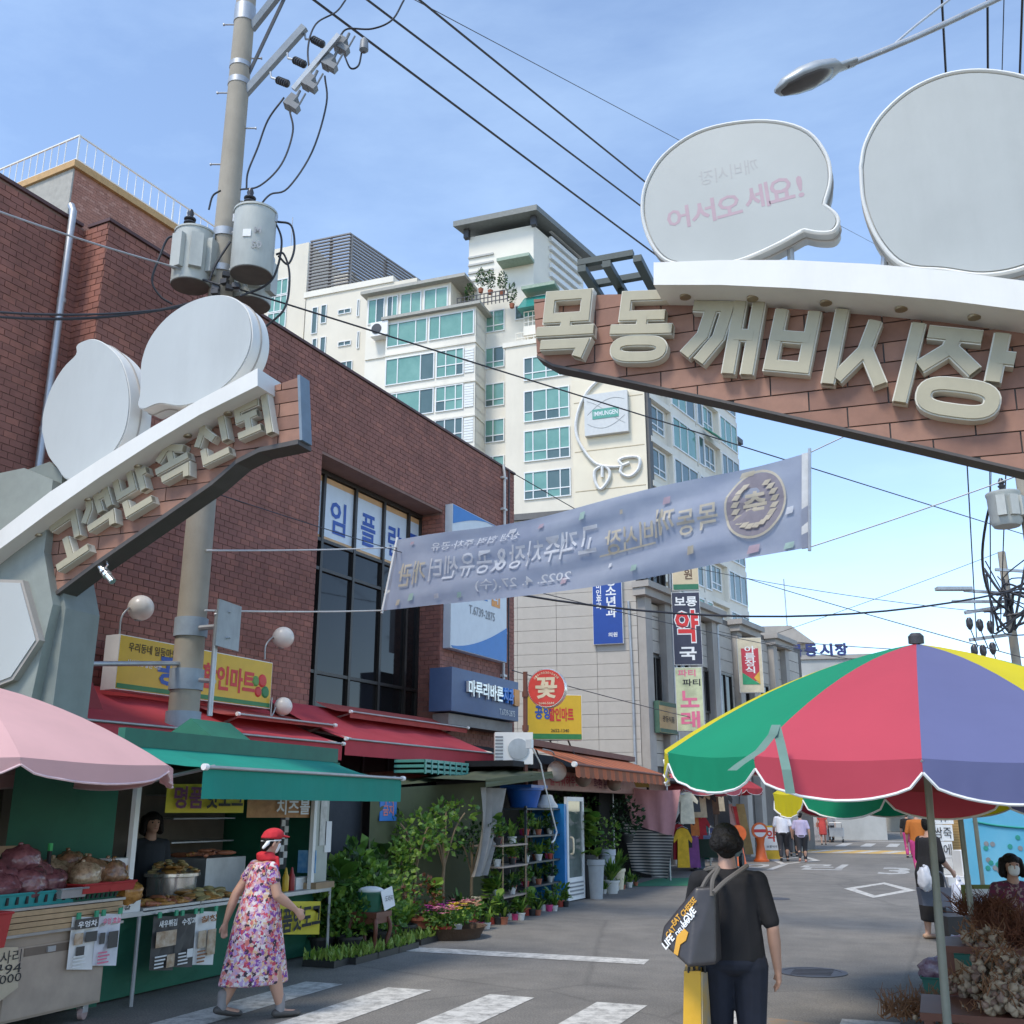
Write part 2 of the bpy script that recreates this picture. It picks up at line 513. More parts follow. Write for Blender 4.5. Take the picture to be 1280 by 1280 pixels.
w.fbox(FB, -3.6, 0, 0, BTOP + 0.02, -6, -0.5)
w.build('wall', MORT, bld)
# coping
MB().fbox(FB, -0.03, 12.9, BTOP, BTOP + 0.05, -0.4, 0.045).build('coping', mat('coping_metal', (0.10, 0.045, 0.04), 0.6), bld)
MB().fbox(FB, -3.6, -0.05, BTOP + 0.02, BTOP + 0.07, -0.9, -0.455).build('coping', MATS['coping_metal'], bld)

def brick_field(parent, F, rects, d, holes=(), mats=(BR, BR2), nsingle=0, skin=0.012, wl=BRICKW, hl=BRICKH, zmin=2.4, joint=0.011, first=lambda a, z: True):
    """courses of single bricks over rectangles; the first nsingle become objects, the rest one stuff mesh"""
    rest = MB(); rest_n = 0; singles = []
    cell = []
    for (a0, a1, z0, z1) in rects:
        row = int(math.ceil(max(z0, zmin) / hl))
        while (row + 1) * hl <= z1 + 0.02:
            z = row * hl
            a = a0 - (wl / 2 if row % 2 else 0)
            while a < a1 - 0.01:
                b0, b1 = max(a, a0), min(a + wl - joint, a1)
                if b1 - b0 > 0.03:
                    z2 = min(z + hl - joint, z1)
                    if not any(b0 < h[1] and b1 > h[0] and z < h[3] and z2 > h[2] for h in holes):
                        cell.append((b0, b1, z, z2))
                    else:
                        for h in holes:
                            if b0 < h[1] and b1 > h[0] and z < h[3] and z2 > h[2]:
                                for (e0, e1) in ((b0, min(b1, h[0])), (max(b0, h[1]), b1)):
                                    if e1 - e0 > 0.03: cell.append((e0, e1, z, z2))
                a += wl
            row += 1
    sing = [c for c in cell if first(c[0], c[2])][:nsingle]
    sset = set(sing)
    proto = {}
    for c in sing:
        w_, h_ = round(c[1] - c[0], 3), round(c[3] - c[2], 3)
        k = (w_, h_, rnd.random() < 0.25)
        if k not in proto:
            proto[k] = MB().fbox(Frame((0, 0, 0), F.u), 0, w_, 0, h_, -0.01, skin).mesh('brick', mats[1] if k[2] else mats[0])
        o = put('brick', proto[k], parent)
        o.matrix_parent_inverse = Matrix.Identity(4)
        p = F.pt(c[0], c[2], d + rnd.uniform(-0.003, 0.003))
        root = ROOT.get(parent.name)
        o.location = (root @ p) if root else p
    for c in cell:
        if c in sset: continue
        e = rnd.uniform(-0.003, 0.003)
        rest.cur = 1 if rnd.random() < 0.22 else 0
        P = F.pt; a0, a1, z0, z1 = c
        q = [P(a0, z0, d - 0.01), P(a1, z0, d - 0.01), P(a1, z1, d - 0.01), P(a0, z1, d - 0.01), P(a0, z0, d + skin + e), P(a1, z0, d + skin + e), P(a1, z1, d + skin + e), P(a0, z1, d + skin + e)]
        rest.add(q, [(4, 5, 6, 7), (0, 1, 5, 4), (1, 2, 6, 5), (2, 3, 7, 6), (3, 0, 4, 7)])
    if rest.f:
        rest.build('brickwork', list(mats), parent, kind='stuff')
SGN = (9.52, 12.1, 4.9, 8.03)
brick_field(bld, FB, [(0, 12.87, 2.4, BTOP)], 0.0, holes=[(O0, O1, OZ0, OZ1)], nsingle=240, first=lambda a, z: a < 1.3 and z > 3.8)
brick_field(bld, FB, [(-3.2, -0.01, 2.4, BTOP + 0.02)], -0.5, nsingle=60, first=lambda a, z: a > -0.35 and z > 4.2)
# return of the projecting bay (faces down the street) and reveal of the window recess: lighter orange mix paints their sunlit look
FBR = Frame(FB.pt(0, 0, -0.5), FB.n)
brick_field(bld, FBR, [(0.0, 0.51, 2.4, BTOP)], 0.0, mats=(BR2, BR))
FBV = Frame(FB.pt(O1, 0, GD), FB.n)
brick_field(bld, FBV, [(0.0, 0.55, OZ0, OZ1)], 0.0, mats=(BR2, BR))
# recessed window wall
wf = MB()
cols_ = [O0 + 0.02, 5.95, 6.98, 7.98, 8.92, O1 - 0.02]
rows_ = [OZ0, 4.03, 5.92, 6.47, 7.80]
for a in cols_:
    wf.fbox(FB, a - 0.035, a + 0.035, OZ0, OZ1, GD - 0.05, GD + 0.05)
for z in rows_[1:-1]:
    wf.fbox(FB, O0, O1, z - 0.03, z + 0.03, GD - 0.05, GD + 0.042)
wf.fbox(FB, O0, O1, OZ0 - 0.0, OZ0 + 0.06, GD - 0.05, GD + 0.046)
wf.fbox(FB, O0, O1, OZ1 - 0.09, OZ1, GD - 0.05, GD + 0.046)
wfo = wf.build('window_wall', BRONZE, bld)
POSTER = mat('white_window_film', (0.62, 0.68, 0.74), 0.4, var=0.04)
BLUEINK = mat('blue_print', (0.025, 0.09, 0.38), 0.5)
ORANGEF = mat('orange_film', (0.62, 0.36, 0.17), 0.5)
chars = '임플란트'
for i in range(5):
    for j in range(4):
        a0, a1, z0, z1 = cols_[i] + 0.035, cols_[i + 1] - 0.035, rows_[j] + 0.03, rows_[j + 1] - 0.03
        if j == 3:
            MB().fbox(FB, a0, a1, z0, z1 - 0.05, GD - 0.03, GD - 0.01).build('window_film', POSTER, wfo)
            MB().fbox(FB, a0, a1, z1 - 0.16, z1 - 0.052, GD - 0.012, GD - 0.006).build('film_border', ORANGEF, wfo)
            MB().fbox(FB, a0, a1, z0, z0 + 0.07, GD - 0.012, GD - 0.006).build('film_border', ORANGEF, wfo)
            if i > 0:
                lettering(wfo, chars[i - 1], FB.pt((a0 + a1) / 2, (z0 + z1) / 2 - 0.12, GD - 0.006), FB.u, 0.5, 0.66, BLUEINK, bold=0.02)
        else:
            MB().fbox(FB, a0, a1, z0, z1, GD - 0.03, GD - 0.01).build('pane', SMOKE, wfo)
# dental clinic panel with blue waves
pan = thing('dental_panel_sign', 'tall white clinic sign with blue wave corners on the brick wall', 'sign', FB.pt(9.5, 4.9))
SG = mat('sign_white', (0.66, 0.69, 0.7), 0.45, var=0.04)
SB = mat('sign_blue', (0.03, 0.19, 0.5), 0.45, var=0.05)
MB().fbox(FB, SGN[0], SGN[1], SGN[2], SGN[3], 0.02, 0.2).build('panel', SG, pan)
def wave(pts, m, d=0.204):
    MB().prism([FB.pt(a, z, d) for a, z in pts], FB.n * 0.006).build('wave', m, pan)
sw = SGN[1] - SGN[0]
top = [(SGN[0] + sw * t, SGN[3] - 0.44 + 0.42 * t ** 1.15 + 0.18 * math.sin(math.pi * t)) for t in [i / 10 for i in range(11)]]
wave([(SGN[0] + 0.02, SGN[3] - 0.01)] + [(max(a, SGN[0] + 0.02), min(z, SGN[3] - 0.012)) for a, z in top], SB)
bot = [(SGN[0] + sw * t, SGN[2] + 0.05 + 0.75 * t ** 1.6) for t in [i / 10 for i in range(11)]]
wave([(max(a, SGN[0] + 0.02), z) for a, z in bot] + [(SGN[1] - 0.01, SGN[2] + 0.01), (SGN[0] + 0.1, SGN[2] + 0.01)], SB)
GREYINK = mat('grey_print', (0.25, 0.26, 0.27), 0.6)
lettering(pan, 'T.6739-2875', FB.pt(10.9, 5.85, 0.204), FB.u, 1.2, 0.2, GREYINK, bold=0.01)
lettering(pan, '바른', FB.pt(10.9, 6.3, 0.204), FB.u, 0.55, 0.3, SB, bold=0.02)
MB().fbox(FB, 11.35, 11.75, 6.1, 6.55, 0.203, 0.21).build('orange_tile', mat('sign_orange', (0.75, 0.3, 0.06), 0.5), pan)
lettering(pan, '과', FB.pt(11.55, 6.32, 0.212), FB.u, 0.28, 0.3, SG, bold=0.02)
# blue lintel sign
lin = thing('blue_clinic_sign', 'blue box sign of the clinic over its door beside smoked windows', 'sign', FB.pt(9.6, 3.4))
SBL = mat('dull_blue_panel', (0.075, 0.125, 0.24), 0.5, var=0.06, dirt=0.15)
MB().fbox(FB, 9.0, 12.0, 3.55, 4.42, 0.03, 0.55).build('box', SBL, lin)
MB().fbox(FB, 9.15, 12.0, 3.3, 3.52, 0.03, 0.4).build('lintel', mat('concrete_lintel', (0.3, 0.28, 0.26), 0.8), lin)
lettering(lin, '마루리바른', FB.pt(10.35, 4.06, 0.56), FB.u, 1.55, 0.33, mat('chrome_letter', (0.75, 0.75, 0.72), 0.3, metal=0.5), bold=0.025, depth=0.06)
lettering(lin, '치과', FB.pt(11.4, 4.06, 0.56), FB.u, 0.5, 0.33, mat('bright_blue_letter', (0.05, 0.22, 0.62), 0.4), bold=0.025, depth=0.06)
MB().fbox(FB, 11.72, 11.97, 3.88, 4.24, 0.551, 0.6).build('orange_tile', MATS['sign_orange'], lin)
lettering(lin, 'T.6739-2875', FB.pt(11.45, 3.7, 0.552), FB.u, 0.75, 0.13, SG, bold=0.01)
# downpipes and conduit
dp = MB().tube([FB.pt(-0.33, 9.9, -0.42), FB.pt(-0.33, 9.8, -0.36), FB.pt(-0.3, 2.5, -0.38)], 0.05, 10)
for z in (4.5, 6.5, 8.4):
    dp.lathe([(0.062, -0.03), (0.062, 0.03)], FB.pt(-0.31, z, -0.375), 10)
dp.build('downpipe', STEEL, None, 'grey steel downpipe on the brick wall behind the round sign discs', 'pipe', smooth=40)
dp = MB().tube([FB.pt(12.2, 9.75, 0.05), FB.pt(12.22, 9.5, 0.08), FB.pt(12.25, 7.2, 0.07), FB.pt(12.2, 5.0, 0.07), FB.pt(12.25, 2.8, 0.07)], 0.035, 8)
for z in (9.4, 8.6, 7.7, 6.6, 5.6, 4.6):
    dp.fbox(FB, 12.14, 12.31, z, z + 0.05, 0.012, 0.11)
dp.build('conduit', mat('pale_conduit', (0.6, 0.58, 0.54), 0.5, dirt=0.3), None, 'pale conduit pipe clipped near the corner of the brick building', 'pipe', smooth=40)
MB().tube([FB.pt(12.5, 9.7, 0.06), FB.pt(12.48, 6, 0.06), FB.pt(12.5, 2.8, 0.06)], 0.018, 6).build('conduit', CABLE, None, 'thin dark cable running down the brick corner beside the pale conduit', 'cable', smooth=40)

# ------------------------------------------------------------------ rear block with roof rail, behind the brick building
c0 = at(95, 203, 30)
def camdir(x, y):
    q = RGT * x + FWD * y
    return (q.x, q.y)
rb = thing('roof_terrace_block', 'brick block with grey end wall and white railed roof terrace behind the brick building', 'building', (c0.x, c0.y, 0))
FR1 = Frame((c0.x, c0.y, 0), camdir(math.sin(R(28)), math.cos(R(28))))
FR2 = Frame((c0.x, c0.y, 0), camdir(math.cos(R(28)), -math.sin(R(28))))
zt = c0.z
mb = MB()
mb.fbox(FR1, 0, 7.5, 0, zt - 0.25, -9, 0)
mb.build('wall', mat('pale_red_brick', (0.36, 0.18, 0.13), 0.85, var=0.2, scale=3.0, bump=0.2, bscale=12), rb)
brick_field(rb, FR1, [(0.05, 7.45, zt - 6, zt - 0.3)], 0.0, mats=(mat('pale_brick', (0.38, 0.18, 0.13), 0.85, var=0.2, scale=3.0), mat('pale_brick_light', (0.46, 0.24, 0.18), 0.85)), wl=0.22, hl=0.1, skin=0.01, zmin=0)
MB().fbox(FR2, -9.02, 0, 0, zt - 0.25, 0.005, 0.06).build('end_wall', mat('grey_end_wall', (0.38, 0.36, 0.32), 0.9, dirt=0.15), rb)
MB().fbox(FR1, -0.15, 7.6, zt - 0.25, zt, -9.1, 0.14).build('fascia', mat('ochre_fascia', (0.5, 0.3, 0.12), 0.6), rb)
wbx = MB().fbox(FR2, -3.3, -2.2, zt - 4.6, zt - 3.0, 0.06, 0.1).build('window', FRAMEW, rb)
MB().fbox(FR2, -3.22, -2.28, zt - 4.5, zt - 3.08, 0.1, 0.11).build('pane', TEALD, wbx)
rl = MB()
for F_, L0, L1 in ((FR1, 0, 7.5), (FR2, -9, 0)):
    for z in (zt + 1.05, zt + 0.12):
        rl.fbox(F_, L0, L1, z, z + 0.05, -0.04, 0.01)
rlo = rl.build('railing', WHITE, rb)
for F_, L0, L1 in ((FR1, 0.0, 7.5), (FR2, -9, -0.3)):
    n = int((L1 - L0) / 0.35)
    for i in range(n):
        a = L0 + i * (L1 - L0) / n
        big = i % 12 == 0
        MB().fbox(F_, a, a + (0.06 if big else 0.018), zt, zt + 1.05, -0.03, 0.0).build('baluster', WHITE, rlo)
# ------------------------------------------------------------------ windows with real frames and single panes
def window(parent, F, a0, a1, z0, z1, d, xs=(0.5,), transom=None, split_low=None, fw=0.07, fm=None, gm=None, name='window', dp=0.09):
    fm = fm or FRAMEW
    W, Hh = a1 - a0, z1 - z0
    mb = MB()
    mb.fbox(F, a0, a1, z0, z0 + fw, d, d + dp); mb.fbox(F, a0, a1, z1 - fw, z1, d, d + dp)
    mb.fbox(F, a0, a0 + fw, z0 + fw, z1 - fw, d, d + dp); mb.fbox(F, a1 - fw, a1, z0 + fw, z1 - fw, d, d + dp)
    xs_ = [0.0] + list(xs) + [1.0]
    for x in xs:
        a = a0 + W * x
        mb.fbox(F, a - fw / 2, a + fw / 2, z0 + fw, z1 - fw, d, d + dp - 0.01)
    zs = [z0 + fw, z1 - fw]
    if transom:
        zz = z0 + Hh * transom
        mb.fbox(F, a0 + fw, a1 - fw, zz - fw / 2, zz + fw / 2, d, d + dp - 0.015)
        zs = [z0 + fw, zz - fw / 2, zz + fw / 2, z1 - fw]
    wo = mb.build(name, fm, parent)
    for i in range(len(xs_) - 1):
        p0 = a0 + W * xs_[i] + (fw if i == 0 else fw / 2)
        p1 = a0 + W * xs_[i + 1] - (fw if i == len(xs_) - 2 else fw / 2)
        for k in range(0, len(zs), 2):
            g = gm if gm else (TEAL if rnd.random() < 0.62 else TEALD)
            MB().fbox(F, p0, p1, zs[k], zs[k + 1], d + 0.01, d + 0.03).build('pane', g, wo)
    return wo

# ------------------------------------------------------------------ cream apartment tower
tc_ = at(808, 600, 62)
TCX = (tc_.x, tc_.y, 0)
FT = Frame(TCX, camdir(math.cos(R(20)), -math.sin(R(20))))
FTR = Frame(TCX, camdir(math.sin(R(33)), math.cos(R(33))))
tow = thing('apartment_tower', 'tall cream apartment tower with teal windows and a vine emblem rising over the grey building', 'building', TCX)
def fa(x, y, d=0): return FT.px(x, y, d)[0]
def fz(x, y, d=0): return FT.px(x, y, d)[1]
ZA = fz(640, 434)
mb = MB()
# main slab: front d=0, depth as a slanted prism whose right side follows FTR
aL = fa(632, 500)
def footprint(a0, d0, L, z0, z1, m=mb):
    p = [FT.pt(a0, z0, d0), FT.pt(0, z0, d0)] + [FTR.pt(L, z0)]
    back = FTR.pt(L, z0) - FT.u * (abs(a0) + 2)
    m.prism(p + [back], UP * (z1 - z0))
footprint(aL, 0, 16.3, 0, ZA)
mb.build('wall', CREAM, tow)
MB().prism([FT.pt(aL - 0.2, ZA, 0.1), FT.pt(0.1, ZA, 0.1), FTR.pt(16.3, ZA, 0.1), FTR.pt(16.3, ZA) - FT.u * 11], UP * 0.35).build('parapet', CREAMW, tow)
# set-back upper floors and link behind the bay
a_b0, a_b1 = fa(484, 430), fa(596, 430)
mb = MB()
ZB = fz(620, 372)
mb.fbox(FT, a_b1 - 1.0, aL + 3.2, 0, ZB, -8, -1.8)
mb.fbox(FT, a_b0 - 2.0, a_b1 - 1.0, 0, fz(520, 388), -8, -0.4)
mb.build('wall', CREAMW, tow)
# bay of glazed balconies
rowsB = [(402, 429), (446, 476), (490, 518), (531, 561), (575, 604), (619, 648)]
ZR = [(fz(520, b), fz(520, t)) for t, b in rowsB]
mb = MB()
zprev = 0
mb.fbox(FT, a_b0, a_b1, 0, ZR[0][1] + 0.28, -1.8, 0.25)
mb.build('balcony_bay', CREAMW, tow)
MB().fbox(FT, a_b0 - 0.25, a_b1 + 0.45, ZR[0][1] + 0.28, ZR[0][1] + 0.5, -2, 0.6).build('bay_roof', mat('bay_roof_metal', (0.35, 0.34, 0.3), 0.6), tow)
for k, (z0, z1) in enumerate(ZR):
    wd_ = a_b1 - a_b0
    if k == 0:
        window(tow, FT, a_b0 + 0.1, a_b0 + wd_ * 0.47, z0 - 0.15, z1, 0.25, xs=(0.28, 0.72))
        window(tow, FT, a_b0 + wd_ * 0.49, a_b1 - 0.1, z0 - 0.15, z1, 0.25, xs=(0.24, 0.73))
    else:
        window(tow, FT, a_b0 + 0.1, a_b0 + wd_ * 0.56, z0 - 0.2, z1, 0.25, xs=(0.25, 0.72))
        window(tow, FT, a_b0 + wd_ * 0.58, a_b0 + wd_ * 0.88, z0 - 0.2, z1, 0.25, xs=(0.35, 0.72), transom=0.42)
        lv = MB()
        for j in range(9):
            z = z0 - 0.1 + j * (z1 - z0) / 9
            lv.fbox(FT, a_b0 + wd_ * 0.89, a_b1 - 0.1, z, z + 0.16, 0.25, 0.31)
        lv.build('louvre_panel', FRAMEW, tow)
    FBs = Frame(FT.pt(a_b1, 0, -1.8), FT.n)
    window(tow, FBs, 0.15, 1.95, z0 - 0.2, z1, 0.0, xs=(), transom=0.5, gm=TEALD)
    for s_ in (z0 - 0.2,):
        MB().fbox(FT, a_b0, a_b1 + 0.06, s_ - 0.62, s_ - 0.48, -1.5, 0.34).build('ledge', CREAMW, tow)
# top glazed storey stepping left
t0, t1 = fa(456, 390), fa(561, 390)
zt0, zt1 = fz(520, 394, -0.4), fz(520, 366, -0.4)
MB().fbox(FT, t0, t1, zt0 - 3, zt1 + 0.3, -5, -0.3).build('roof_storey', CREAMW, tow)
MB().fbox(FT, t0 - 0.3, t1 + 1.3, zt1 + 0.3, zt1 + 0.55, -5.2, 0.25).build('storey_roof', MATS['bay_roof_metal'], tow)
for (u0, u1) in ((0.02, 0.22), (0.25, 0.38), (0.41, 0.66), (0.69, 0.97)):
    window(tow, FT, t0 + (t1 - t0) * u0, t0 + (t1 - t0) * u1, zt0 - 0.2, zt1, -0.3, xs=(0.5,))
ac = thing('roof_air_conditioner', 'white air conditioner unit hung on the cream tower left of its glazed balconies', 'air conditioner', FT.pt(t0 + 1.3, zt0 - 1.6, -0.2))
MB().fbox(FT, t0 + 0.8, t0 + 2.2, zt0 - 1.6, zt0 - 0.5, -0.35, 0.5).build('case', WHITE, ac)
MB().lathe([(0.4, 0), (0.4, 0.05), (0.05, 0.06)], FT.pt(t0 + 1.3, zt0 - 1.05, 0.5), 16, FT.n).build('fan', DARKSTEEL, ac, smooth=40)
# small windows between bay and slab
for t, b in ((388, 415), (434, 460), (479, 508), (524, 553), (570, 600)):
    window(tow, FT, fa(607, 450, -1.8), fa(631, 450, -1.8), fz(620, b, -1.8), fz(620, t, -1.8), -1.8, xs=(0.42,), transom=0.3)
window(tow, FT, fa(644, 395, -1.8), fa(660, 395, -1.8), fz(650, 400, -1.8), fz(650, 382, -1.8), -1.8, xs=())
for (x0, x1, y) in ((650, 672, 398), (640, 670, 425)):
    br = MB()
    for q in range(3):
        br.fbox(FT, fa(x0, y), fa(x1, y), fz(x0, y) + 0.4 * q, fz(x0, y) + 0.4 * q + 0.06, -0.8, -0.74)
    for q in range(5):
        a = fa(x0, y) + (fa(x1, y) - fa(x0, y)) * q / 4
        br.fbox(FT, a, a + 0.05, fz(x0, y) - 0.3, fz(x0, y) + 0.86, -0.82, -0.75)
    br.fbox(FT, fa(x0, y), fa(x1, y) + 1, fz(x0, y) - 1.0, fz(x0, y) - 0.3, -1.8, -0.7)
    br.build('balcony', CREAMW, tow)
# slab windows
for t, b in ((444, 473), (486, 525), (536, 575), (588, 623)):
    window(tow, FT, fa(655, 500), fa(712, 500), fz(683, b), fz(683, t), 0.0, xs=(0.2, 0.5, 0.78), transom=0.32)
# panelled strip with emblem, vine and name board
MB().fbox(FT, fa(716, 500), fa(806, 500), 17.5, ZA - 0.1, 0.0, 0.12).build('clad_panel', mat('yellow_cream_cladding', (0.71, 0.64, 0.50), 0.8, var=0.05, scale=0.5), tow)
for y in (500, 562, 612):
    MB().fbox(FT, fa(718, 500), fa(804, 500), fz(760, y), fz(760, y) + 0.05, 0.12, 0.135).build('panel_joint', mat('tan_joint', (0.42, 0.34, 0.22), 0.9), tow)
board = thing('tower_name_board', 'pale square board with a green name plate on the cream tower', 'sign', FT.pt(-4, 26, 0.1))
b0, b1, bz0, bz1 = fa(733, 520), fa(787, 520), fz(760, 545), fz(760, 494)
MB().fbox(FT, b0, b1, bz0, bz1, 0.14, 0.5).build('board', mat('pale_board', (0.55, 0.56, 0.55), 0.5, var=0.05), board)
MB().fbox(FT, b0 + 0.55, b1 - 0.6, (bz0 + bz1) / 2 - 0.35, (bz0 + bz1) / 2 + 0.32, 0.5, 0.53).build('name_plate', mat('green_plate', (0.08, 0.3, 0.24), 0.5), board)
lettering(board, 'IMMUNGEN', FT.pt((b0 + b1) / 2, (bz0 + bz1) / 2, 0.53), FT.u, 1.6, 0.32, SG, bold=0.02)
for k in range(3):
    pts = [FT.pt(b0 + 0.2 + (b1 - b0 - 0.4) * t, bz0 + 0.3 + (bz1 - bz0 - 0.6) * (0.5 + 0.45 * math.sin(2.2 * t + 1.9 * k)), 0.505) for t in [i / 8 for i in range(9)]]
    MB().tube(pts, 0.02, 5).build('scroll_line', mat('grey_scroll', (0.42, 0.43, 0.42), 0.6), board)
vine = thing('vine_emblem', 'white outlined vine with two leaves mounted on the cream tower wall', 'emblem', FT.pt(-3, 21, 0.1))
def vp(x, y): 
    a, z = FT.px(x, y); return FT.pt(a, z, 0.25)
VW = mat('white_tube', (0.72, 0.71, 0.68), 0.5)
MB().tube(curve_pts([vp(757, 470), vp(735, 492), vp(723, 520), vp(722, 545), vp(733, 567), vp(748, 582), vp(772, 585), vp(788, 580)], 28), 0.11, 6).build('stem', VW, vine, smooth=60)
MB().tube(curve_pts([vp(753, 584), vp(745, 590), vp(745, 602), vp(752, 613), vp(762, 601), vp(763, 590), vp(755, 584), vp(754, 598)], 28), 0.11, 6).build('leaf', VW, vine, smooth=60)
MB().tube(curve_pts([vp(779, 583), vp(775, 577), vp(785, 573), vp(800, 574), vp(799, 588), vp(788, 597), vp(777, 592), vp(779, 583)], 28), 0.11, 6).build('leaf', VW, vine, smooth=60)
# right face of the tower
zf = 0
FLH = 3.0
for f in range(1, 11):
    z = f * FLH + 0.6
    top_ = z + FLH
    MB().fbox(FTR, 0.3, 16.2, z - 0.15, z + 0.22, 0.0, 0.35).build('slab_band', CREAMW, tow)
    if z < 10: continue
    for (u0, u1, xs, dd) in ((0.9, 2.9, (0.5,), 0.0), (3.6, 7.6, (0.3, 0.62), 0.35), (8.0, 9.0, (), 0.35), (9.9, 11.7, (0.5,), 0.0), (12.4, 15.9, (0.3, 0.65), 0.35)):
        if dd > 0:
            MB().fbox(FTR, u0 - 0.1, u1 + 0.1, z + 0.22, z + 2.85, 0.0, dd).build('bay_box', CREAMW, tow)
        window(tow, FTR, u0, u1, z + (0.5 if dd else 0.9), z + 2.7, dd, xs=xs, transom=0.28 if not dd else None, gm=None if rnd.random() < 0.3 else TEALD, fw=0.09)
MB().fbox(FTR, 0.05, 0.55, 18, ZA, 0.0, 0.3).build('corner_strip', mat('dark_corner', (0.09, 0.09, 0.09), 0.6), tow)
MB().fbox(FTR, 4.0, 13.4, ZA - 1.5, ZA + 1.6, -6, -0.2).build('upper_storey', TEALD, tow)
MB().fbox(FTR, 15.9, 16.9, 29.2, 29.6, -5, 0.5).build('roof_lip', DARKSTEEL, tow)
gc = MB().prism([FTR.pt(9.2, fz(875, 500) + 1.5, 0.3), FTR.pt(11.0, fz(875, 500) + 1.5, 0.3), FTR.pt(11.0, fz(875, 500) + 0.7, 1.3), FTR.pt(9.2, fz(875, 500) + 0.7, 1.3)], UP * 0.08)
gc.build('green_awning', mat('green_canopy', (0.02, 0.22, 0.14), 0.6), tow)
# penthouse with wide flat roof
dP = -2.2
p0, p1 = fa(586, 330, dP), fa(667, 330, dP)
pz1 = fz(667, 281, dP)
FPR = Frame(FT.pt(p1, 0, dP), FTR.u)
mb = MB()
mb.prism([FT.pt(p0, ZB - 1, dP), FT.pt(p1, ZB - 1, dP), FPR.pt(7.5, ZB - 1), FPR.pt(7.5, ZB - 1) - FT.u * (p1 - p0)], UP * (pz1 - ZB + 1))
mb.build('penthouse', CREAMW, tow)
mb = MB()
rp = [FT.pt(p0 - 0.9, pz1 + 0.55, dP + 1.0), FT.pt(p1 + 0.6, pz1 + 0.55, dP + 1.0), FPR.pt(9.5, pz1 + 0.55, 1.0), FPR.pt(9.5, pz1 + 0.55, 1.0) - FT.u * (p1 - p0 + 1.6)]
mb.prism(rp, UP * 0.45)
mb.build('penthouse_roof', mat('grey_roof_metal', (0.17, 0.18, 0.17), 0.5, dirt=0.2), tow)
for (a, d) in ((p0 - 0.3, dP + 0.4), (p1 - 0.1, dP + 0.4)):
    MB().fbox(FT, a, a + 0.4, pz1 - 0.2, pz1 + 0.56, d - 0.4, d).build('roof_post', DARKSTEEL, tow)
for k in range(9):
    z = ZB + 1.2 + k * 0.75
    MB().fbox(FPR, 2.2, 6.9, z, z + 0.35, 0.01, 0.25).build('louvre_slat', FRAMEW, tow)
for k in range(4):
    z = pz1 - 2.6 + k * 0.65 - 1.2
    MB().fbox(FT, p0 - 0.02, p0 + 2.0, z, z + 0.14, dP, dP + 0.12).build('louvre_slat', mat('grey_louvre', (0.4, 0.4, 0.38), 0.6), tow)
for (a, z) in ((fa(647, 330, dP), fz(647, 333, dP)), (fa(678, 372, dP), fz(678, 368, dP))):
    MB().fbox(FT, a - 1.2, a + 1.3, z, z + 0.25, dP, dP + 1.2).build('door_canopy', mat('pale_green_canopy', (0.28, 0.36, 0.28), 0.6), tow)
# green glazed lean-to
z = fz(655, 366)
MB().prism([FT.pt(fa(645, 366), z - 1.0, -0.2), FT.pt(fa(645, 366), z + 0.6, -1.8), FT.pt(fa(645, 366), z - 1.0, -1.8)], FT.u * 3.0).build('lean_to', mat('green_glass_roof', (0.03, 0.23, 0.2), 0.2), tow)
# roof railing with potted shrubs
rail = MB()
zr = ZR[0][1] + 0.5
for q in range(3):
    rail.fbox(FT, t1 + 0.5, aL, zr + 0.35 * q + 0.2, zr + 0.35 * q + 0.25, -0.3, -0.24)
for q in range(14):
    a = t1 + 0.5 + (aL - t1 - 0.5) * q / 13
    rail.fbox(FT, a, a + 0.05, zr, zr + 0.95, -0.31, -0.23)
rail.build('roof_railing', DARKSTEEL, tow)
# rooftop louvre screen of the left wing, left wing walls
dC = -3.5
q0, q1 = fa(384, 360, dC), fa(462, 400, dC)
zC = fz(420, 366, dC)
MB().fbox(FT, q0, q1 + 4, 0, zC, -12, dC).build('wall', CREAM, tow)
MB().fbox(FT, q0 - 0.2, q1 + 2, zC, zC + 0.5, -12, dC + 0.12).build('parapet', CREAMW, tow)
for (x0, x1, t, b) in ((391, 398, 385, 418), (402, 409, 382, 405), (391, 397, 424, 440), (401, 408, 422, 442), (423, 439, 388, 394), (423, 439, 428, 434), (447, 450, 375, 396), (447, 450, 415, 436), (426, 441, 453, 470)):
    window(tow, FT, fa(x0, t, dC), fa(x1, t, dC), fz(x0, b, dC), fz(x0, t, dC), dC, xs=(0.5,) if x1 - x0 > 10 else (), gm=TEALD, fw=0.06)
l0, l1 = fa(385, 330, dC), fa(437, 300, dC)
lz0, lz1 = fz(437, 368, dC), fz(437, 291, dC)
lou = tow
FLR = Frame(FT.pt(l1, 0, dC - 0.3), FTR.u)
LM = mat('louvre_grey', (0.20, 0.19, 0.185), 0.5)
NS = 20
for k in range(NS):
    z = lz0 + (lz1 - lz0) * k / (NS - 1)
    MB().fbox(FT, l0, l1, z, z + 0.11, dC - 0.3, dC - 0.12).build('screen_slat', LM, tow)
    MB().fbox(FLR, 0, 15.5, z, z + 0.11, -0.18, 0.0).build('screen_slat', LM, tow)
for t in (0.0, 0.5, 0.99):
    MB().fbox(FT, l0 + (l1 - l0) * t - 0.12, l0 + (l1 - l0) * t + 0.12, lz0 - 0.5, lz1, dC - 0.45, dC - 0.31).build('screen_post', LM, tow)
for t in (0.3, 0.65, 1.0):
    MB().fbox(FLR, 15.5 * t - 0.12, 15.5 * t + 0.12, lz0 - 0.5, lz1, -0.4, -0.19).build('screen_post', LM, tow)
for k in range(4):   # roof plant shed behind the screen
    pass
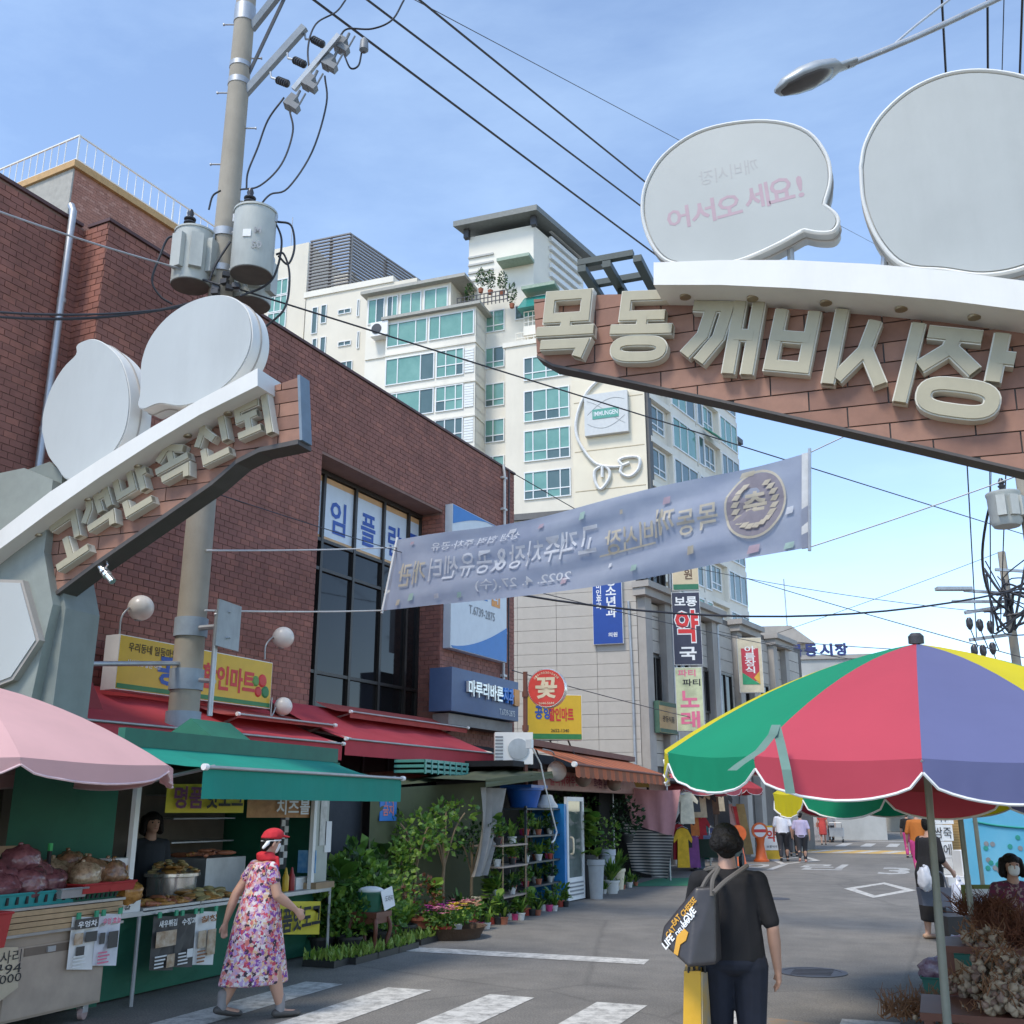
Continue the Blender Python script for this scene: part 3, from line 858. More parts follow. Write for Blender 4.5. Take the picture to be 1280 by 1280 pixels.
MB().fbox(FT, l0 + 1, l1 - 1, zC, lz0 + 3.5, -9, -6).build('plant_room', CREAMW, tow)
# far-left stair wing
dD = -6.0
s0, s1 = fa(300, 340, dD), fa(384, 340, dD)
zD = fz(380, 304, dD)
MB().fbox(FT, s0, s1, 0, zD, -16, dD).build('wall', CREAM, tow)
zz = fz(350, 410, dD)
while zz < fz(350, 350, dD):
    window(tow, FT, fa(336, 380, dD), fa(359, 380, dD), zz, zz + 1.5, dD, xs=(0.33, 0.66), fw=0.08, gm=TEAL)
    zz += 1.55
MB().tube([FT.pt(s0 + 3, zD, dD - 3), FT.pt(s0 + 3, zD + 5, dD - 3)], 0.04, 5).build('antenna', STEEL, tow)
# dark steel pergola on the slab roof
dF = -1.5
f0, f1 = fa(722, 345, dF), fa(792, 345, dF)
pg = MB()
fzl, fzr = fz(722, 340, dF), fz(790, 325, dF)
for q in (0.0, 0.45, 1.0):
    a = f0 + (f1 - f0) * q
    pg.prism([FT.pt(a, fzl, dF), FT.pt(a + 0.6, fzl, dF), FT.pt(a + 0.6, fzl + 0.3, dF - 7), FT.pt(a, fzl + 0.3, dF - 7)], UP * 0.5)
for d in (0, -3.4, -6.6):
    pg.fbox(FT, f0, f1, fzl + 0.55 - 0.03 * d, fzl + 1.0 - 0.03 * d, dF + d - 0.5, dF + d)
for a in (f0 + 2, f1 - 2):
    pg.fbox(FT, a, a + 0.5, ZA, fzl + 0.1, dF - 4, dF - 3.5)
pg.build('roof_pergola', mat('dark_green_steel', (0.05, 0.065, 0.06), 0.5), tow)

# roof terrace shrubs
def crown_leaves(mb, c, rad, n, size, up=0.25, rs=None, flat=0.0, m2=0.3):
    """leaf quads through an ellipsoidal crown"""
    rs = rs or rnd
    for i in range(n):
        while True:
            p = V((rs.uniform(-1, 1), rs.uniform(-1, 1), rs.uniform(-1, 1)))
            if 0.15 < p.length < 1 and p.length > rs.random() * 0.9: break
        q = V(c) + V((p.x * rad[0], p.y * rad[1], p.z * rad[2]))
        d = V((p.x + rs.uniform(-.6, .6), p.y + rs.uniform(-.6, .6), p.z * 0.6 + up + rs.uniform(-.6, .6))).normalized()
        s = d.cross(V((rs.uniform(-1, 1), rs.uniform(-1, 1), rs.uniform(-1, 1)))).normalized()
        L = size * rs.uniform(0.6, 1.3); W_ = L * 0.34
        up_ = d.cross(s)
        mb.cur = 1 if rs.random() < m2 else 0
        a, b = q, q + d * L
        mid = q + d * L * 0.5 + up_ * L * 0.12
        mb.add([a, mid + s * W_ - up_ * L * 0.05, b, mid - s * W_ - up_ * L * 0.05, mid], [(0, 1, 4), (1, 2, 4), (2, 3, 4), (3, 0, 4)])
    mb.cur = 0
LEAF = mat('leaf_green', (0.065, 0.16, 0.022), 0.5, var=0.3, scale=3, trans=0.25)
LEAF2 = mat('leaf_light_green', (0.19, 0.31, 0.045), 0.5, var=0.25, scale=3, trans=0.3)
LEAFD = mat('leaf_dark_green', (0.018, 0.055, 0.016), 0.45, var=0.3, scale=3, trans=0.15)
for k, (x, y) in enumerate(((601, 353), (613, 355), (628, 356), (587, 371), (640, 372))):
    a, z = FT.px(x, y + 12, -0.6)
    b = FT.pt(a, z, -0.6)
    t_ = thing('roof_shrub', ('slim dark potted shrub beside the glazed top storey of the tower', 'middle slim potted shrub on the tower roof terrace', 'slim potted shrub by the tower penthouse wall', 'low potted shrub on the bay roof below the others', 'potted shrub by the green lean-to on the tower')[k], 'shrub', b, 'shrubs on the tower roof')
    m_ = MB(); crown_leaves(m_, b + V((0, 0, 1.1)), (0.3, 0.3, 0.75), 220, 0.16)
    m_.build('foliage', [LEAFD, LEAF], t_)
    MB().lathe([(0.15, 0), (0.2, 0.3)], b - V((0, 0, 0.05)), 10).build('pot', mat('terracotta', (0.33, 0.11, 0.06), 0.8), t_)

# ------------------------------------------------------------------ grey tiled building with stacked clinic signs
gc_ = at(797, 800, 33)
FG = Frame((gc_.x, gc_.y, 0), camdir(math.cos(R(16.5)), -math.sin(R(16.5))))
FS = Frame((gc_.x, gc_.y, 0), camdir(math.sin(R(33)), math.cos(R(33))))
gb = thing('grey_tiled_building', 'grey stone tiled corner building below the cream tower', 'building', (gc_.x, gc_.y, 0))
ZG = 11.25
MB().prism([FG.pt(-9, 0, -0.02), FG.pt(-0.02, 0, -0.02), FS.pt(2.4, 0, -0.02), FS.pt(2.4, 0, -0.02) - FG.u * 9], UP * ZG).build('wall', GROUT, gb)
MB().prism([FS.pt(2.4, 0, -0.02), FS.pt(17, 0, -0.02), FS.pt(17, 0, -0.02) - FG.u * 9, FS.pt(2.4, 0, -0.02) - FG.u * 9], UP * 8.75).build('wall', GROUT, gb)
MB().prism([FG.pt(-9, ZG, 0.1), FG.pt(0.1, ZG, 0.1), FS.pt(2.5, ZG, 0.1), FS.pt(2.5, ZG, 0.1) - FG.u * 9], UP * 0.22).build('coping', mat('grey_coping', (0.13, 0.125, 0.12), 0.6), gb)
TH, TW = 0.4, 1.35
tile_m = {}
r_ = 0
z = 2.6
while z < ZG - 0.1:
    a = 0.0
    h_ = min(TH, ZG - z) - 0.012
    while a > -6.3:
        k = (round(h_, 3),)
        if k not in tile_m:
            tile_m[k] = MB().fbox(Frame((0, 0, 0), FG.u), -TW + 0.012, 0, 0, h_, -0.02, 0.02).mesh('tile', GREYT)
        o = put('tile', tile_m[k], gb); o.matrix_parent_inverse = Matrix.Identity(4)
        o.location = FG.pt(a, z, rnd.uniform(-0.004, 0.004)) - V((gc_.x, gc_.y, 0))
        a -= TW
    z += TH; r_ += 1
# street side: pilasters, cornice, recessed windows
GREYP = mat('grey_granite', (0.36, 0.33, 0.295), 0.7, var=0.1, scale=1.5, dirt=0.2)
for k in range(4):
    A = k * 4.1
    MB().fbox(FS, A + 0.02, A + 0.5, 0, 8.35, 0.0, 0.3).build('pilaster', GREYP, gb)
    MB().fbox(FS, A + 1.55, A + 2.0, 0, 8.35, 0.0, 0.3).build('pilaster', GREYP, gb)
    MB().fbox(FS, A - 0.1 if k else -0.25, A + 2.25, 8.35, 8.6, 0.0, 0.45).build('cornice', GREYP, gb)
    MB().fbox(FS, A - 0.2 if k else -0.3, A + 2.35, 8.6, 8.8, 0.0, 0.6).build('cornice', GREYP, gb)
    for j in range(7):
        MB().fbox(FS, A + 0.52, A + 1.53, 6.65 + j * 0.41 if j < 4 else 3.0 + (j - 4) * 0.41, 6.65 + j * 0.41 + 0.39 if j < 4 else 3.0 + (j - 4) * 0.41 + 0.39, -0.01, 0.06).build('tile', GREYT, gb)
    window(gb, FS, A + 0.55, A + 1.5, 5.0, 6.55, 0.0, xs=(0.6,), fm=BRONZE, gm=SMOKE)
    if k == 0: window(gb, FS, A + 0.3, A + 2.2, 9.0, 10.8, 0.0, xs=(0.25, 0.5, 0.75), fm=BRONZE, gm=SMOKE)
    for j in range(12):
        MB().fbox(FS, A + 2.02, A + 4.08, 3.0 + j * 0.46, 3.0 + j * 0.46 + 0.44, -0.01, 0.05).build('tile', GREYT, gb)
    window(gb, FS, A + 2.4, A + 3.7, 5.0, 6.6, 0.05, xs=(0.5,), fm=BRONZE, gm=SMOKE)
for a in (2.15, 2.35, 6.3):
    MB().tube([FS.pt(a, 10.9 if a < 3 else 8.5, 0.25), FS.pt(a, 2.8, 0.22)], 0.055, 8).build('downpipe', STEEL, gb, smooth=40)
MB().tube([FG.pt(-0.25, 8.2, 0.06), FG.pt(-0.2, 5.5, 0.06), FG.pt(-0.2, 3.0, 0.06)], 0.045, 8).build('downpipe', STEEL, gb, smooth=40)

def boxsign(name, label, F, a0, a1, z0, z1, d0, d1, face, side=None, group=None):
    t = thing(name, label, 'sign', F.pt(a0, z0, d0), group)
    MB().fbox(F, a0, a1, z0, z1, d0, d1).build('case', side or WHITE, t)
    MB().fbox(F, a0 + 0.012, a1 - 0.012, z0 + 0.012, z1 - 0.012, d1, d1 + 0.006).build('face', face, t)
    return t
NAVY = mat('navy_face', (0.02, 0.065, 0.29), 0.4, var=0.05)
LW = mat('white_lettering', (0.78, 0.78, 0.76), 0.5, var=0.02)
a0, a1 = fa_ = FG.px(742, 760)[0], FG.px(779, 760)[0]
z0, z1 = FG.px(760, 806)[1], FG.px(760, 690)[1]
s = boxsign('blue_clinic_board', 'blue vertical clinic board with white lettering on the grey tiles', FG, a0, a1, z0, z1, 0.03, 0.16, NAVY)
lettering(s, vtext('아청소년과'), FG.pt(a0 + (a1 - a0) * 0.63, z0 + (z1 - z0) * 0.56, 0.166), FG.u, 0.36, 1.75, LW, bold=0.025)
lettering(s, vtext('과·이비인후과'), FG.pt(a0 + (a1 - a0) * 0.22, z0 + (z1 - z0) * 0.62, 0.166), FG.u, 0.19, 1.55, LW, bold=0.02)
lettering(s, '의원', FG.pt(a0 + (a1 - a0) * 0.66, z0 + 0.3, 0.166), FG.u, 0.3, 0.15, LW, bold=0.02)
# projecting signs on the street side, all facing down the street
def proj(px0, px1, y0, y1, D, name, label, face, ang=6):
    c = at((px0 + px1) / 2, (y0 + y1) / 2, D)
    F = Frame((c.x, c.y, 0), camdir(math.cos(R(ang)), -math.sin(R(ang))))
    a0, zb = F.px(px0, y1); a1, zt_ = F.px(px1, y0)
    t = boxsign(name, label, F, a0, a1, zb, zt_, -0.2, 0.0, face)
    w_ = (a1 - a0)
    return t, F, a0, a1, zb, zt_
DN = mat('dark_slate_face', (0.035, 0.035, 0.06), 0.45)
REDL = mat('red_lettering', (0.62, 0.03, 0.03), 0.5, var=0.02)
t, F, a0, a1, z0, z1 = proj(843, 874, 740, 831, 33.6, 'pharmacy_sign', 'dark pharmacy sign with a big red character outlined in white', DN)
m_ = (a0 + a1) / 2; w_ = a1 - a0; h_ = z1 - z0
lettering(t, '보룡', F.pt(m_, z1 - 0.13 * h_, 0.008), F.u, w_ * 0.8, h_ * 0.14, LW, bold=0.025)
lettering(t, '약', F.pt(m_, z1 - 0.47 * h_, 0.006), F.u, w_ * 0.9, h_ * 0.48, LW, bold=0.06)
lettering(t, '약', F.pt(m_, z1 - 0.47 * h_, 0.012), F.u, w_ * 0.82, h_ * 0.44, REDL, bold=0.03)
lettering(t, '국', F.pt(m_, z1 - 0.85 * h_, 0.008), F.u, w_ * 0.6, h_ * 0.18, LW, bold=0.03)
PART = mat('pale_green_face', (0.52, 0.55, 0.33), 0.5, var=0.3, scale=2)
PINKL = mat('pink_lettering', (0.72, 0.16, 0.26), 0.5)
t, F, a0, a1, z0, z1 = proj(847, 877, 834, 914, 33.6, 'singing_room_sign', 'pale green sign with pink lettering hung under the dark pharmacy sign', PART)
m_ = (a0 + a1) / 2; w_ = a1 - a0; h_ = z1 - z0
lettering(t, '파티', F.pt(m_ - 0.06, z1 - 0.09 * h_, 0.008), F.u, w_ * 0.66, h_ * 0.11, PINKL, bold=0.02)
lettering(t, '파티', F.pt(m_ + 0.08, z1 - 0.24 * h_, 0.008), F.u, w_ * 0.66, h_ * 0.11, INK, bold=0.02)
lettering(t, '노', F.pt(m_, z1 - 0.5 * h_, 0.008), F.u, w_ * 0.7, h_ * 0.26, PINKL, bold=0.03)
lettering(t, '래', F.pt(m_, z1 - 0.82 * h_, 0.008), F.u, w_ * 0.7, h_ * 0.26, PINKL, bold=0.03)
BEI = mat('beige_face', (0.58, 0.47, 0.3), 0.5, var=0.06)
t, F, a0, a1, z0, z1 = proj(841, 870, 660, 738, 33.6, 'beige_clinic_sign', 'beige clinic sign with a green foot strip above the dark pharmacy sign', BEI)
m_ = (a0 + a1) / 2; w_ = a1 - a0; h_ = z1 - z0
MB().fbox(F, a0 + 0.02, a1 - 0.02, z0 + 0.02, z0 + 0.2, 0.006, 0.012).build('strip', mat('green_strip', (0.03, 0.16, 0.08), 0.5), t)
lettering(t, vtext('한의원'), F.pt(m_ + 0.1, z0 + 0.42 * h_, 0.008), F.u, w_ * 0.34, h_ * 0.5, mat('brown_lettering', (0.12, 0.06, 0.03), 0.5), bold=0.02)
t, F, a0, a1, z0, z1 = proj(925, 951, 797, 866, 38.5, 'decor_shop_sign', 'cream sign with a red panel and green and yellow foot beyond the pharmacy sign', mat('cream_face', (0.62, 0.54, 0.38), 0.5))
m_ = (a0 + a1) / 2; w_ = a1 - a0; h_ = z1 - z0
MB().fbox(F, a0 + 0.13, a1 - 0.13, z0 + 0.42, z1 - 0.4, 0.006, 0.012).build('red_panel', mat('red_panel', (0.5, 0.04, 0.06), 0.5), t)
MB().prism([F.pt(a0 + 0.13, z0 + 0.75, 0.012), F.pt(a0 + 0.13, z0 + 0.3, 0.012), F.pt(a1 - 0.13, z0 + 0.3, 0.012)], F.n * 0.004).build('green_wedge', mat('green_wedge', (0.03, 0.3, 0.13), 0.5), t)
MB().prism([F.pt(a1 - 0.13, z0 + 0.8, 0.016), F.pt(a1 - 0.35, z0 + 0.55, 0.016), F.pt(a1 - 0.13, z0 + 0.3, 0.016)], F.n * 0.004).build('yellow_wedge', mat('yellow_wedge', (0.7, 0.4, 0.05), 0.5), t)
lettering(t, vtext('아름장식'), F.pt(m_, z0 + 0.6 * h_, 0.014), F.u, w_ * 0.45, h_ * 0.5, LW, bold=0.02)
# tan cafe board on the grey building's street side
t = boxsign('tan_shop_board', 'tan shop board with dark green edges low on the grey building', FS, 0.35, 1.7, 4.0, 5.0, 0.32, 0.5, mat('tan_face', (0.45, 0.3, 0.14), 0.5, var=0.2, scale=2), mat('board_green', (0.06, 0.13, 0.09), 0.6))
for z in (4.02, 4.86):
    MB().fbox(FS, 0.36, 1.69, z, z + 0.12, 0.507, 0.515).build('edge_strip', MATS['board_green'], t)
lettering(t, '광동식품', FS.pt(1.02, 4.45, 0.508), FS.u, 0.9, 0.2, INK, bold=0.01)

# ------------------------------------------------------------------ low buildings closing the view down the street
def block(name, label, px0, px1, ytop, D, depth, c, ang=10, rows=2, cols=5, m=None):
    p = at((px0 + px1) / 2, 1000, D)
    F = Frame((p.x, p.y, 0), camdir(math.cos(R(ang)), -math.sin(R(ang))))
    a0, zt_ = F.px(px0, ytop); a1 = F.px(px1, ytop)[0]
    t = thing(name, label, 'building', (p.x, p.y, 0))
    MB().fbox(F, a0, a1, 0, zt_, -depth, 0).build('wall', m or mat('render_' + name, c, 0.85, dirt=0.2, scale=0.8), t)
    MB().fbox(F, a0 - 0.15, a1 + 0.15, zt_, zt_ + 0.25, -depth - 0.1, 0.12).build('parapet', GREYP, t)
    for r in range(rows):
        for k in range(cols):
            a = a0 + (a1 - a0) * (k + 0.18) / cols; b = a0 + (a1 - a0) * (k + 0.82) / cols
            z = zt_ - 1.0 - r * 2.9
            if z > 2.5: window(t, F, a, b, z - 1.4, z, 0.0, xs=(0.5,), gm=TEALD, fw=0.06)
    return t, F, a0, a1, zt_
t, F, a0, a1, zt_ = block('grey_corner_block', 'long grey low building with dark blue roof letters far down the street', 945, 1088, 826, 62, 12, (0.40, 0.40, 0.38), rows=2, cols=6)
for k, ch in enumerate('목동시장'):
    x = 995 + k * 19
    a = F.px(x, 820)[0]
    lettering(t, ch, F.pt(a, zt_ + 0.55, 0.0), F.u, 0.75, 0.75, mat('navy_letter', (0.03, 0.04, 0.16), 0.5), bold=0.04, depth=0.15, name='roof_letter')
t2, F2, b0, b1, z2 = block('tiled_roof_block', 'grey house with a low hipped roof beyond the decor shop sign', 930, 1010, 812, 66, 10, (0.33, 0.33, 0.31), rows=1, cols=3)
MB().prism([F2.pt(b0 - 0.4, z2 + 0.25, 0.5), F2.pt(b1 + 0.4, z2 + 0.25, 0.5), F2.pt((b0 + b1) / 2 + 1, z2 + 1.4, 0.5), F2.pt((b0 + b1) / 2 - 1, z2 + 1.4, 0.5)], F2.n * -10).build('roof', GREYP, t2)
MB().tube([F2.pt(b1 - 1, z2, -2), F2.pt(b1 - 1, z2 + 5, -2)], 0.04, 5).build('antenna', STEEL, t2)
for (x0, x1, yt, D, c, nm, lb) in ((1085, 1290, 905, 85, (0.42, 0.38, 0.33), 'beige_far_block', 'beige apartment block at the far end of the street behind the parasols'),
                                   (880, 1000, 960, 70, (0.30, 0.27, 0.25), 'brown_shop_block', 'brown shop building behind the red parasols down the street'),
                                   (985, 1110, 930, 130, (0.2, 0.18, 0.165), 'brown_far_block', 'brown block closing the far end of the market street')):
    block(nm, lb, x0, x1, yt, D, 12, c, rows=2, cols=6)
# ------------------------------------------------------------------ market gate: two clad wings on pillars
GY = 8.3
def gp(x, y, d=0.0):          # photo pixel -> point on a plane parallel to the gate, d towards the camera
    return ony(x, y, GY - d)
GATEN = V((0, -1, 0))
PLANKM = [mat('brown_clay_plank', (0.27, 0.135, 0.092), 0.75, var=0.12, scale=6, dirt=0.12), mat('brown_clay_plank_light', (0.31, 0.16, 0.11), 0.75, var=0.12, scale=6, dirt=0.12), mat('brown_clay_plank_dark', (0.235, 0.118, 0.083), 0.75, var=0.12, scale=6, dirt=0.12)]
GATEW = mat('gate_white_metal', (0.72, 0.70, 0.65), 0.45, var=0.03, dirt=0.1, scale=2)
LFACE = mat('letter_face_beige', (0.38, 0.34, 0.235), 0.5, var=0.06, scale=4, dirt=0.12)
LSIDE = mat('letter_return_cream', (0.62, 0.59, 0.50), 0.5, var=0.04, dirt=0.1)
GATEG = mat('gate_grey_green', (0.25, 0.27, 0.24), 0.55, var=0.08, dirt=0.15)
EDGED = mat('gate_edge_dark', (0.07, 0.06, 0.055), 0.6)
EDGEB = mat('gate_edge_bluegrey', (0.16, 0.21, 0.26), 0.6)

def clip_poly(poly, x0, x1, z0, z1):     # Sutherland-Hodgman against a rectangle
    def cut(P, ins, inter):
        out = []
        for i in range(len(P)):
            a, b = P[i], P[(i + 1) % len(P)]
            if ins(a):
                out.append(a)
                if not ins(b): out.append(inter(a, b))
            elif ins(b):
                out.append(inter(a, b))
        return out
    def ix(c): return lambda a, b: (c, a[1] + (b[1] - a[1]) * (c - a[0]) / (b[0] - a[0]))
    def iz(c): return lambda a, b: (a[0] + (b[0] - a[0]) * (c - a[1]) / (b[1] - a[1]), c)
    for ins, inter in ((lambda p: p[0] >= x0, ix(x0)), (lambda p: p[0] <= x1, ix(x1)), (lambda p: p[1] >= z0, iz(z0)), (lambda p: p[1] <= z1, iz(z1))):
        if not poly: return []
        poly = cut(poly, ins, inter)
    return poly

def rot2(p, c, a):
    x, z = p[0] - c[0], p[1] - c[1]
    return (c[0] + x * math.cos(a) - z * math.sin(a), c[1] + x * math.sin(a) + z * math.cos(a))

def wing(t, poly, thick, pl, ph, tilt, back_m=EDGED):
    """core slab plus single clay planks laid in tilted courses over its face"""
    MB().prism([V((x, GY, z)) for x, z in poly], V((0, thick, 0))).build('core', back_m, t)
    cx = sum(p[0] for p in poly) / len(poly); cz = sum(p[1] for p in poly) / len(poly)
    rp = [rot2(p, (cx, cz), -tilt) for p in poly]
    xs = [p[0] for p in rp]; zs = [p[1] for p in rp]
    r = 0
    z = min(zs)
    while z < max(zs):
        x = min(xs) - (pl * 0.5 if r % 2 else 0) - rnd.uniform(0, 0.02)
        while x < max(xs):
            q = clip_poly_any(rp, x, x + pl - 0.012, z, z + ph - 0.011)
            if q and len(q) > 2 and abs(area(q)) > 0.004:
                q = [rot2(p, (cx, cz), tilt) for p in q]
                e = rnd.uniform(-0.003, 0.003)
                MB().prism([V((a, GY - 0.001, b)) for a, b in q], V((0, -0.016 + e, 0))).build('plank', rnd.choice(PLANKM), t)
            x += pl
        z += ph; r += 1
def area(q):
    return 0.5 * sum(q[i][0] * q[(i + 1) % len(q)][1] - q[(i + 1) % len(q)][0] * q[i][1] for i in range(len(q)))
def clip_poly_any(poly, x0, x1, z0, z1):
    # the wing outline is mildly concave: clip the small rectangle's cell out of the outline
    return clip_poly(list(poly), x0, x1, z0, z1)

GLY = {'목': [[(.18, .97), (.82, .97), (.82, .62), (.18, .62), 0], [(.5, .62), (.5, .44)], [(0, .41), (1, .41)], [(.1, .2), (.84, .2), (.76, 0)]],
       '동': [[(.86, .97), (.2, .97), (.2, .65), (.86, .65)], [(.5, .65), (.5, .46)], [(0, .43), (1, .43)], [(.5, .12, .37, .13)]],
       '깨': [[(0, .9), (.27, .9), (.21, .5), (.0, .22)], [(.27, .9), (.5, .9), (.44, .48), (.22, .14)], [(.66, 1), (.66, 0)], [(.92, 1), (.92, 0)], [(.66, .52), (.92, .52)]],
       '비': [[(.08, .95), (.08, .18), (.55, .18), (.55, .95)], [(.08, .58), (.55, .58)], [(.92, 1), (.92, 0)]],
       '시': [[(.35, .97), (.3, .58), (.02, .18)], [(.31, .6), (.62, .18)], [(.92, 1), (.92, 0)]],
       '장': [[(.04, .93), (.62, .93)], [(.34, .93), (.3, .74), (.03, .48)], [(.31, .76), (.62, .5)], [(.82, 1), (.82, .4)], [(.82, .7), (1, .7)], [(.5, .15, .36, .16)]],
       '고': [[(.1, .92), (.84, .92), (.78, .42)], [(.45, .55), (.45, .12)], [(0, .08), (1, .08)]],
       '객': [[(0, .95), (.36, .95), (.29, .62), (.03, .4)], [(.6, 1), (.6, .4)], [(.9, 1), (.9, .4)], [(.6, .72), (.9, .72)], [(.12, .22), (.9, .22), (.85, 0)]],
       '만': [[(.06, .95), (.5, .95), (.5, .5), (.06, .5), 0], [(.78, 1), (.78, .34)], [(.78, .7), (1, .7)], [(.2, .32), (.2, .06), (.95, .06)]],
       '족': [[(.08, .96), (.92, .96)], [(.5, .96), (.42, .8), (.1, .62)], [(.45, .82), (.9, .62)], [(.5, .7), (.5, .46)], [(0, .42), (1, .42)], [(.12, .2), (.88, .2), (.82, 0)]],
       '신': [[(.3, .98), (.26, .72), (.02, .44)], [(.27, .73), (.55, .44)], [(.86, 1), (.86, .3)], [(.2, .32), (.2, .06), (.92, .06)]],
       '뢰': [[(.06, .95), (.6, .95), (.6, .76), (.06, .76), (.06, .55), (.62, .55)], [(.33, .55), (.33, .24)], [(0, .2), (.68, .2)], [(.9, 1), (.9, 0)]]}
def band2(P, w, closed):
    """left and right mitred offsets of a 2-D polyline"""
    n = len(P); A, B = [], []
    for i, p in enumerate(P):
        a = P[i - 1] if (i or closed) else None
        b = P[(i + 1) % n] if (i < n - 1 or closed) else None
        d1 = (p - a).normalized() if a is not None else None
        d2 = (b - p).normalized() if b is not None else None
        d1 = d1 or d2; d2 = d2 or d1
        n1, n2 = V((-d1.y, d1.x, 0)), V((-d2.y, d2.x, 0))
        m = (n1 + n2).normalized(); k = w / max(0.45, m.dot(n1))
        A.append(p + m * k); B.append(p - m * k)
    return A, B
def strokes(mb, ch, c, w_, h_, th, rot, d0, d1):
    cr, sr = math.cos(rot), math.sin(rot)
    def W(q, d):
        return c + V((q.x * cr - q.y * sr, 0, q.x * sr + q.y * cr)) + GATEN * d
    m = 0.075
    for k, st in enumerate(GLY[ch]):
        e = d1 + 0.0022 * k
        f = lambda x, y: V(((x - .5) * (1 - 2 * m) * w_, (y - .5) * (1 - 2 * m) * h_, 0))
        if len(st[0]) == 4:
            x, y, rx, ry = st[0]
            q = f(x, y)
            # rounded bar ring
            P = [q + V((rx * w_ * (1 - 2 * m) * (abs(math.cos(t)) ** .6) * (1 if math.cos(t) > 0 else -1), ry * h_ * (1 - 2 * m) * (abs(math.sin(t)) ** .8) * (1 if math.sin(t) > 0 else -1), 0)) for t in [2 * math.pi * i / 28 + .01 for i in range(28)]]
            closed = True
        else:
            closed = st[-1] == 0
            P = [f(*p) for p in st if p != 0]
        A, B = band2(P, th / 2, closed)
        if closed:
            n = len(A)
            L = [W(p, e) for p in A] + [W(p, e) for p in B] + [W(p, d0) for p in A] + [W(p, d0) for p in B]
            fs = []
            for i in range(n):
                j = (i + 1) % n
                fs += [(i, j, n + j, n + i), (i, 2 * n + i, 2 * n + j, j), (n + i, n + j, 3 * n + j, 3 * n + i)]
            mb.add(L, fs)
        else:
            mb.prism([W(p, d0) for p in A + B[::-1]], GATEN * (e - d0))
def gate_letter(t, ch, x, y, hpx, wpx, rot, k_=1.15):
    c = gp(x, y)
    k = (c - CAM).dot(FWD) / FPX
    c.y = GY - 0.012
    h_, w_ = k_ * hpx * k / 0.95, k_ * wpx * k / 0.93
    th = 0.158 * (h_ + w_) / 2
    mb = MB(); strokes(mb, ch, c, w_, h_, th, rot, 0.0, 0.10)
    side = mb.build('letter', LSIDE, t, 'cream channel letter ' + ch)
    mb = MB(); strokes(mb, ch, c, w_, h_, th * 0.8, rot, 0.06, 0.116)
    mb.build('letter_face', LFACE, side)

gate_r = thing('gate_wing', 'clay clad gate wing with six large market letters, speech bubble and round panel', 'gate', V((2.6, GY, 0)), 'market gate wings')
top_px = [(668, 375), (760, 369), (850, 368), (1000, 372), (1150, 382), (1290, 398), (1420, 420)]
bot_px = [(1420, 640), (1290, 590), (1150, 557), (1050, 534), (900, 500), (760, 470), (692, 456), (672, 445)]
poly = [(p.x, p.z) for p in (gp(*q) for q in top_px + bot_px)]
wing(gate_r, poly, 0.16, 0.62, 0.175, R(-1.5))
# dark lower edge strip
lo = [gp(*q) for q in reversed(bot_px)]
mb = MB()
for a, b in zip(lo[:-1], lo[1:]):
    mb.hexa([a + V((0, -0.022, -0.025)), b + V((0, -0.022, -0.025)), b + V((0, 0.17, -0.025)), a + V((0, 0.17, -0.025)), a + V((0, -0.022, 0.0)), b + V((0, -0.022, 0.0)), b + V((0, 0.17, 0.0)), a + V((0, 0.17, 0.0))])
mb.build('edge_strip', EDGED, gate_r)
for ch, x, y, h, w_, r in (('목', 712, 413, 92, 78, -7), ('동', 806, 413, 90, 82, -9), ('깨', 907, 427, 104, 92, -13), ('비', 1008, 437, 104, 90, -15), ('시', 1098, 455, 110, 92, -18), ('장', 1204, 470, 112, 112, -17)):
    gate_letter(gate_r, ch, x, y, h, w_, R(r))
# white cap beam of the wing
def cap(t, top, bot, d0, d1, name='cap_beam'):
    T = [gp(x, y, d1) for x, y in top]; B = [gp(x, y, d1) for x, y in bot]
    mb = MB(); n = len(T)
    dv = V((0, d1 + d0, 0))
    vs_ = T + B + [p + dv for p in T] + [p + dv for p in B]
    fs = []
    for i in range(n - 1):
        fs += [(n + i, n + i + 1, i + 1, i), (2 * n + i, 2 * n + i + 1, 3 * n + i + 1, 3 * n + i), (i, i + 1, 2 * n + i + 1, 2 * n + i), (n + i + 1, n + i, 3 * n + i, 3 * n + i + 1)]
    fs += [(0, 2 * n, 3 * n, n), (n - 1, 2 * n - 1, 4 * n - 1, 3 * n - 1)]
    mb.add(vs_, fs)
    o = mb.build(name, GATEW, t)
    return o, T, B, dv
capo, T, B, dv = cap(gate_r, [(817, 328), (900, 325), (990, 325), (1090, 330), (1180, 338), (1280, 351), (1420, 374)], [(817, 356), (900, 356), (990, 360), (1090, 367), (1180, 375), (1280, 388), (1420, 412)], 0.75, 0.42)
for i in range(1, 7):
    p = B[i - 1].lerp(B[i], 0.4) + V((0, 0.22, -0.004))
    MB().lathe([(0.05, -0.012), (0.05, 0.01)], p, 12).build('downlight', mat('downlight_brass', (0.35, 0.28, 0.18), 0.4, metal=0.5), capo, smooth=40)

